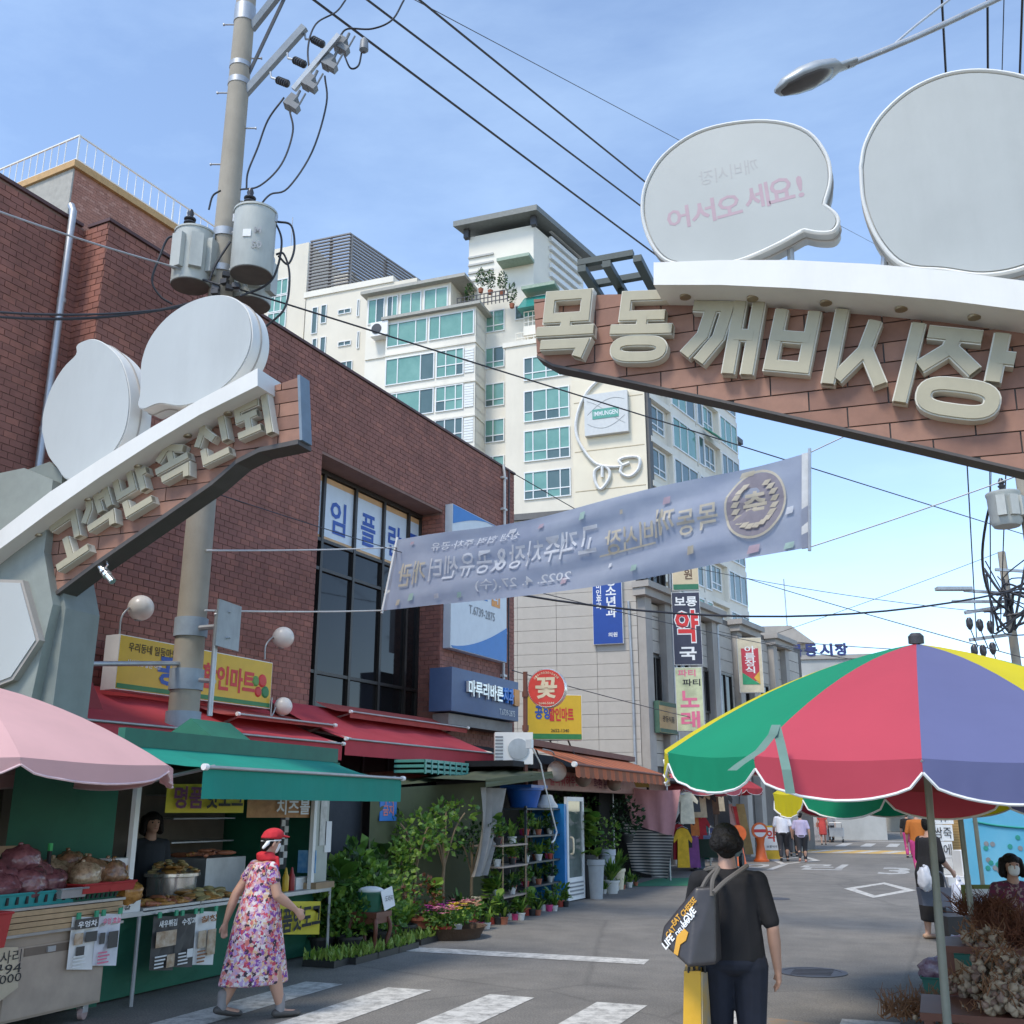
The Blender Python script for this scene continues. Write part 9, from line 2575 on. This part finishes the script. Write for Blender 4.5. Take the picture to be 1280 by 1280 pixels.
# woman in black with the tote bag
BLK = mat('black_cotton', (0.012, 0.011, 0.012), 0.9, var=0.3, bump=0.35, bscale=9)
NVY = mat('navy_denim', (0.008, 0.011, 0.022), 0.85, var=0.3, bump=0.3, bscale=9)
wb = at(921, 1300, 6.35)
wh = FWD * 1.0 + RGT * 0.12
t, T, Z, Hd, A, legs = person('woman in a black tee shirt and navy trousers seen from behind with a tote bag', (wb.x, wb.y, 0), wh, 1.56, {'top': (BLK, 0.85, 0.80), 'trousers': (NVY, 1.02)}, stride=0.07, lead=-1,
    arms={1: ((0.24, -0.03, 1.03), (0.262, 0.05, 0.80)), -1: ((-0.235, 0.04, 1.04), (-0.2, 0.16, 0.80))}, hair='bun', vox=0.007, build=1.06, shoe=(0.03, 0.03, 0.03))
# tote bag
tote = thing('tote_bag', 'large charcoal tote bag with yellow and white print on the shoulder', 'bag', T((-0.33, -0.1, 0.75)))
TB = mat('charcoal_tote', (0.04, 0.035, 0.035), 0.4, var=0.3, scale=4, bump=0.3, bscale=6)
def tq(px, py, D): return at(px, py, D)
T1, T2, B1, B2, L1, L2 = tq(871, 1113, 6.06), tq(891, 1112, 6.05), tq(892, 1202, 6.0), tq(862, 1205, 5.97), tq(830, 1176, 6.12), tq(833, 1160, 6.14)
bk = FWD * 0.16 + RGT * 0.06
soft('bag_body', [tuple((tuple(p), 0.016) for p in (T1, T2, B1, B2, L1, L2, T1 + bk * .5, T2 + bk * .5, B1 + bk, B2 + bk, L1 + bk, L2 + bk))], TB, tote, lambda v: v, 0.008, 3)
pn = (T1 - L1).cross(B2 - L1).normalized()
if pn.dot(FWD) > 0: pn = -pn
pd = (T1 - L2).normalized()
pu = pn.cross(pd); pu = pu if pu.z > 0 else -pu
PY_ = mat('ochre_print', (0.6, 0.3, 0.03), 0.6)
def tp(x, y):
    r = ray(x, y); o = L1 + pn * 0.016
    return CAM + r * ((o - CAM).dot(pn) / r.dot(pn))
for s_, x, y, w_, h_, m_ in (('CHEESE', 861, 1134, 0.12, 0.036, PY_), ('LOVE', 861, 1146, 0.11, 0.042, LW), ('DELICIOUS', 857, 1156, 0.15, 0.03, LW), ('EAT', 846, 1150, 0.06, 0.036, PY_), ('CAT', 839, 1165, 0.07, 0.036, PY_), ('LIFE', 836, 1177, 0.08, 0.045, LW)):
    lettering(tote, s_, tp(x, y), pd, w_, h_, m_, n=pn, up=pu, bold=0.03, off=0.006)
MB().prism([tp(x, y) + pn * 0.003 for x, y in ((847, 1170), (856, 1161), (861, 1166), (858, 1176), (851, 1181), (848, 1195), (843, 1192))], pn * 0.004).build('figure_print', PY_, tote)
STR = mat('taupe_strap', (0.13, 0.115, 0.1), 0.8)
shl = T(Z(-0.13, 0.0, 1.345))
MB().tube(curve_pts([tq(872, 1122, 6.1), tq(884, 1098, 6.1), tq(897, 1084, 6.2), shl], 12), 0.013, 6).build('strap', STR, tote, smooth=50)
MB().tube(curve_pts([tq(890, 1120, 6.03), tq(891, 1100, 6.05), tq(898, 1085, 6.15), shl], 12), 0.013, 6).build('strap', STR, tote, smooth=50)
MB().tube(curve_pts([tq(892, 1116, 6.0), tq(905, 1103, 6.05), tq(920, 1092, 6.12), tq(934, 1082, 6.25)], 12), 0.013, 6).build('cross_strap', STR, tote, smooth=50)
yb = thing('yellow_shopping_bag', 'yellow shopping bag with a grey printed side held below the tote', 'bag', tq(872, 1300, 6.2))
YB = mat('yellow_bag', (0.62, 0.34, 0.02), 0.45, var=0.06, bump=0.2, bscale=8)
MB().prism([tq(855, 1214, 6.2), tq(876, 1214, 6.15), tq(877, 1330, 6.15), tq(853, 1330, 6.2)], FWD * 0.3 + RGT * 0.06).build('bag_body', YB, yb)
MB().prism([tq(876.5, 1215, 6.149), tq(889, 1215, 6.4), tq(889, 1330, 6.4), tq(877.5, 1330, 6.149)], RGT * 0.006 - FWD * 0.002).build('side_print', mat('grey_cat_print', (0.35, 0.33, 0.3), 0.6, c2=(0.6, 0.36, 0.05), scale=8), yb)
for x in (861, 874):
    MB().tube(curve_pts([tq(x, 1216, 6.19), tq(x + 1, 1206, 6.19), tq(x + 6, 1206, 6.2), tq(x + 7, 1216, 6.2)], 10), 0.008, 6).build('handle', INK, yb)

def cloth(n, c, **k): return mat('cloth_' + n, c, 0.85, var=0.12, bump=0.25, bscale=9, **k)
# shopper in black at the garlic stall
b = onz(1158, 1174)
t, T, Z, Hd, A, legs = person('woman in a long black dress shopping beside the parasol poles', (b.x + 0.12, b.y, 0), RGT * 0.9 + FWD * 0.25, 1.56, {'dress': (BLK, 0.22, 1.1), 'sleeve': 0.98}, stride=0.05, arms={1: ((0.24, 0.02, 1.04), (0.2, 0.2, 0.9)), -1: ((-0.23, 0.02, 1.04), (-0.2, 0.2, 0.9))}, vox=0.011, lean=0.1, build=1.1, shoe=(0.4, 0.25, 0.16), mask=True)
hb = thing('handbag', 'slate grey handbag carried by the shopper in black', 'bag', at(1172, 1130, 14.2))
MB().prism([at(1150, 1110, 14.2), at(1196, 1110, 14.2), at(1192, 1135, 14.2), at(1154, 1132, 14.2)], FWD * 0.14).build('bag_body', mat('slate_leather', (0.07, 0.08, 0.11), 0.45), hb)
MB().tube(curve_pts([at(1162, 1110, 14.22), at(1168, 1092, 14.22), at(1178, 1092, 14.22), at(1184, 1110, 14.22)], 10), 0.012, 6).build('handle', MATS['slate_leather'], hb)
p = at(1156, 1098, 14.1)
bag('white plastic carrier bag hanging from the shopper in black', (p.x, p.y, p.z - 0.15), (0.09, 0.09, 0.16), mat('white_carrier', (0.55, 0.56, 0.6), 0.35, bump=0.6, bscale=12), 70, 'plastic bags at the garlic stall')
# seated garlic vendor
v_ = at(1266, 1100, 10.6)
person('garlic vendor in a wine patterned blouse and white mask sitting behind the garlic', (v_.x, v_.y, max(0, v_.z - 1.22)), -FWD - RGT * 0.15, 1.56, {'top': (floral('wine_print_cotton', [(0.12, 0.03, 0.05), (0.3, 0.2, 0.18), (0.16, 0.02, 0.06), (0.1, 0.04, 0.06)], 40), 1.6, 0.9), 'trousers': cloth('charcoal', (0.03, 0.03, 0.035))}, seat=0.5, hair='bob', vox=0.01, mask=True)
# hot dog vendor inside the stall
person('hot dog vendor in dark clothes standing inside the stall', (SX - 0.95, 9.05, 0), (0.9, -0.4), 1.62, {'top': (cloth('dark_slate', (0.03, 0.035, 0.045)), 1.7, 0.85), 'trousers': cloth('charcoal', (0.03, 0.03, 0.035))}, stride=0.02, vox=0.012, hair='bob')
# couple walking away, and people farther down the street
WS = cloth('white', (0.68, 0.7, 0.76)); LV = cloth('lavender', (0.42, 0.37, 0.52)); CH = cloth('charcoal', (0.03, 0.03, 0.035)); PKT = cloth('pink', (0.55, 0.3, 0.3)); RD = cloth('red', (0.5, 0.06, 0.05)); ORG = cloth('orange', (0.42, 0.13, 0.02)); MG = cloth('magenta', (0.5, 0.05, 0.2)); GRY = cloth('grey', (0.25, 0.25, 0.26))
def far(px, py, h, wear, label, **k):
    b = onz(px, py)
    vx = k.pop('vox', 0.02)
    return person(label, (b.x, b.y, 0), k.pop('head', FWD + RGT * 0.3), h, wear, vox=vx, group='people down the street', **k)
far(981, 1077, 1.72, {'top': (WS, 0.9, 0.78), 'trousers': CH}, 'man in a white tee shirt and black trousers walking away', stride=0.16, build=1.15, vox=0.016)
far(1004, 1078, 1.58, {'top': (LV, 0.85, 0.76), 'trousers': CH}, 'woman in a lavender tee shirt walking beside the white shirt', stride=0.12, build=1.15, vox=0.016, shoe=(0.45, 0.2, 0.15))
far(993, 1071, 1.7, {'top': (GRY, 0.9, 0.8), 'trousers': CH}, 'dark trousered person just ahead of the walking couple', stride=0.15)
far(1030, 1056, 1.62, {'dress': (RD, 0.45, 1.25), 'sleeve': 0.3}, 'woman in a red dress beside the trolley', stride=0.08, hair='bun')
far(1040, 1053, 1.6, {'top': (GRY, 0.9, 0.8), 'trousers': CH}, 'person in grey pushing the silver trolley', stride=0.1)
far(1153, 1098, 1.68, {'top': (ORG, 1.0, 0.78), 'trousers': MG}, 'person in an orange top beyond the shopper in black', stride=0.08, build=1.1, vox=0.014)
far(1138, 1072, 1.6, {'top': (BLK, 1.0, 0.8), 'trousers': MG}, 'person in a black top and pink trousers beyond the orange top', stride=0.1)
far(1098, 1039, 1.7, {'top': (BLK, 1.0, 0.8), 'trousers': CH}, 'distant person all in black near the far banners', stride=0.15)
far(1112, 1038, 1.6, {'dress': (PKT, 0.6, 1.1), 'sleeve': 0.4}, 'distant woman in a pink dress', stride=0.1)
far(1127, 1038, 1.6, {'top': (WS, 0.8, 0.82), 'trousers': (CH, 1.2)}, 'distant person in a white top and black shorts', stride=0.12)
far(1137, 1037, 1.65, {'top': (BLK, 0.8, 0.8), 'trousers': GRY}, 'distant person in a black top and grey trousers', stride=0.12)
far(1062, 1040, 1.6, {'top': (GRY, 0.8, 0.8), 'trousers': CH}, 'distant person in grey by the pale stall', stride=0.1)
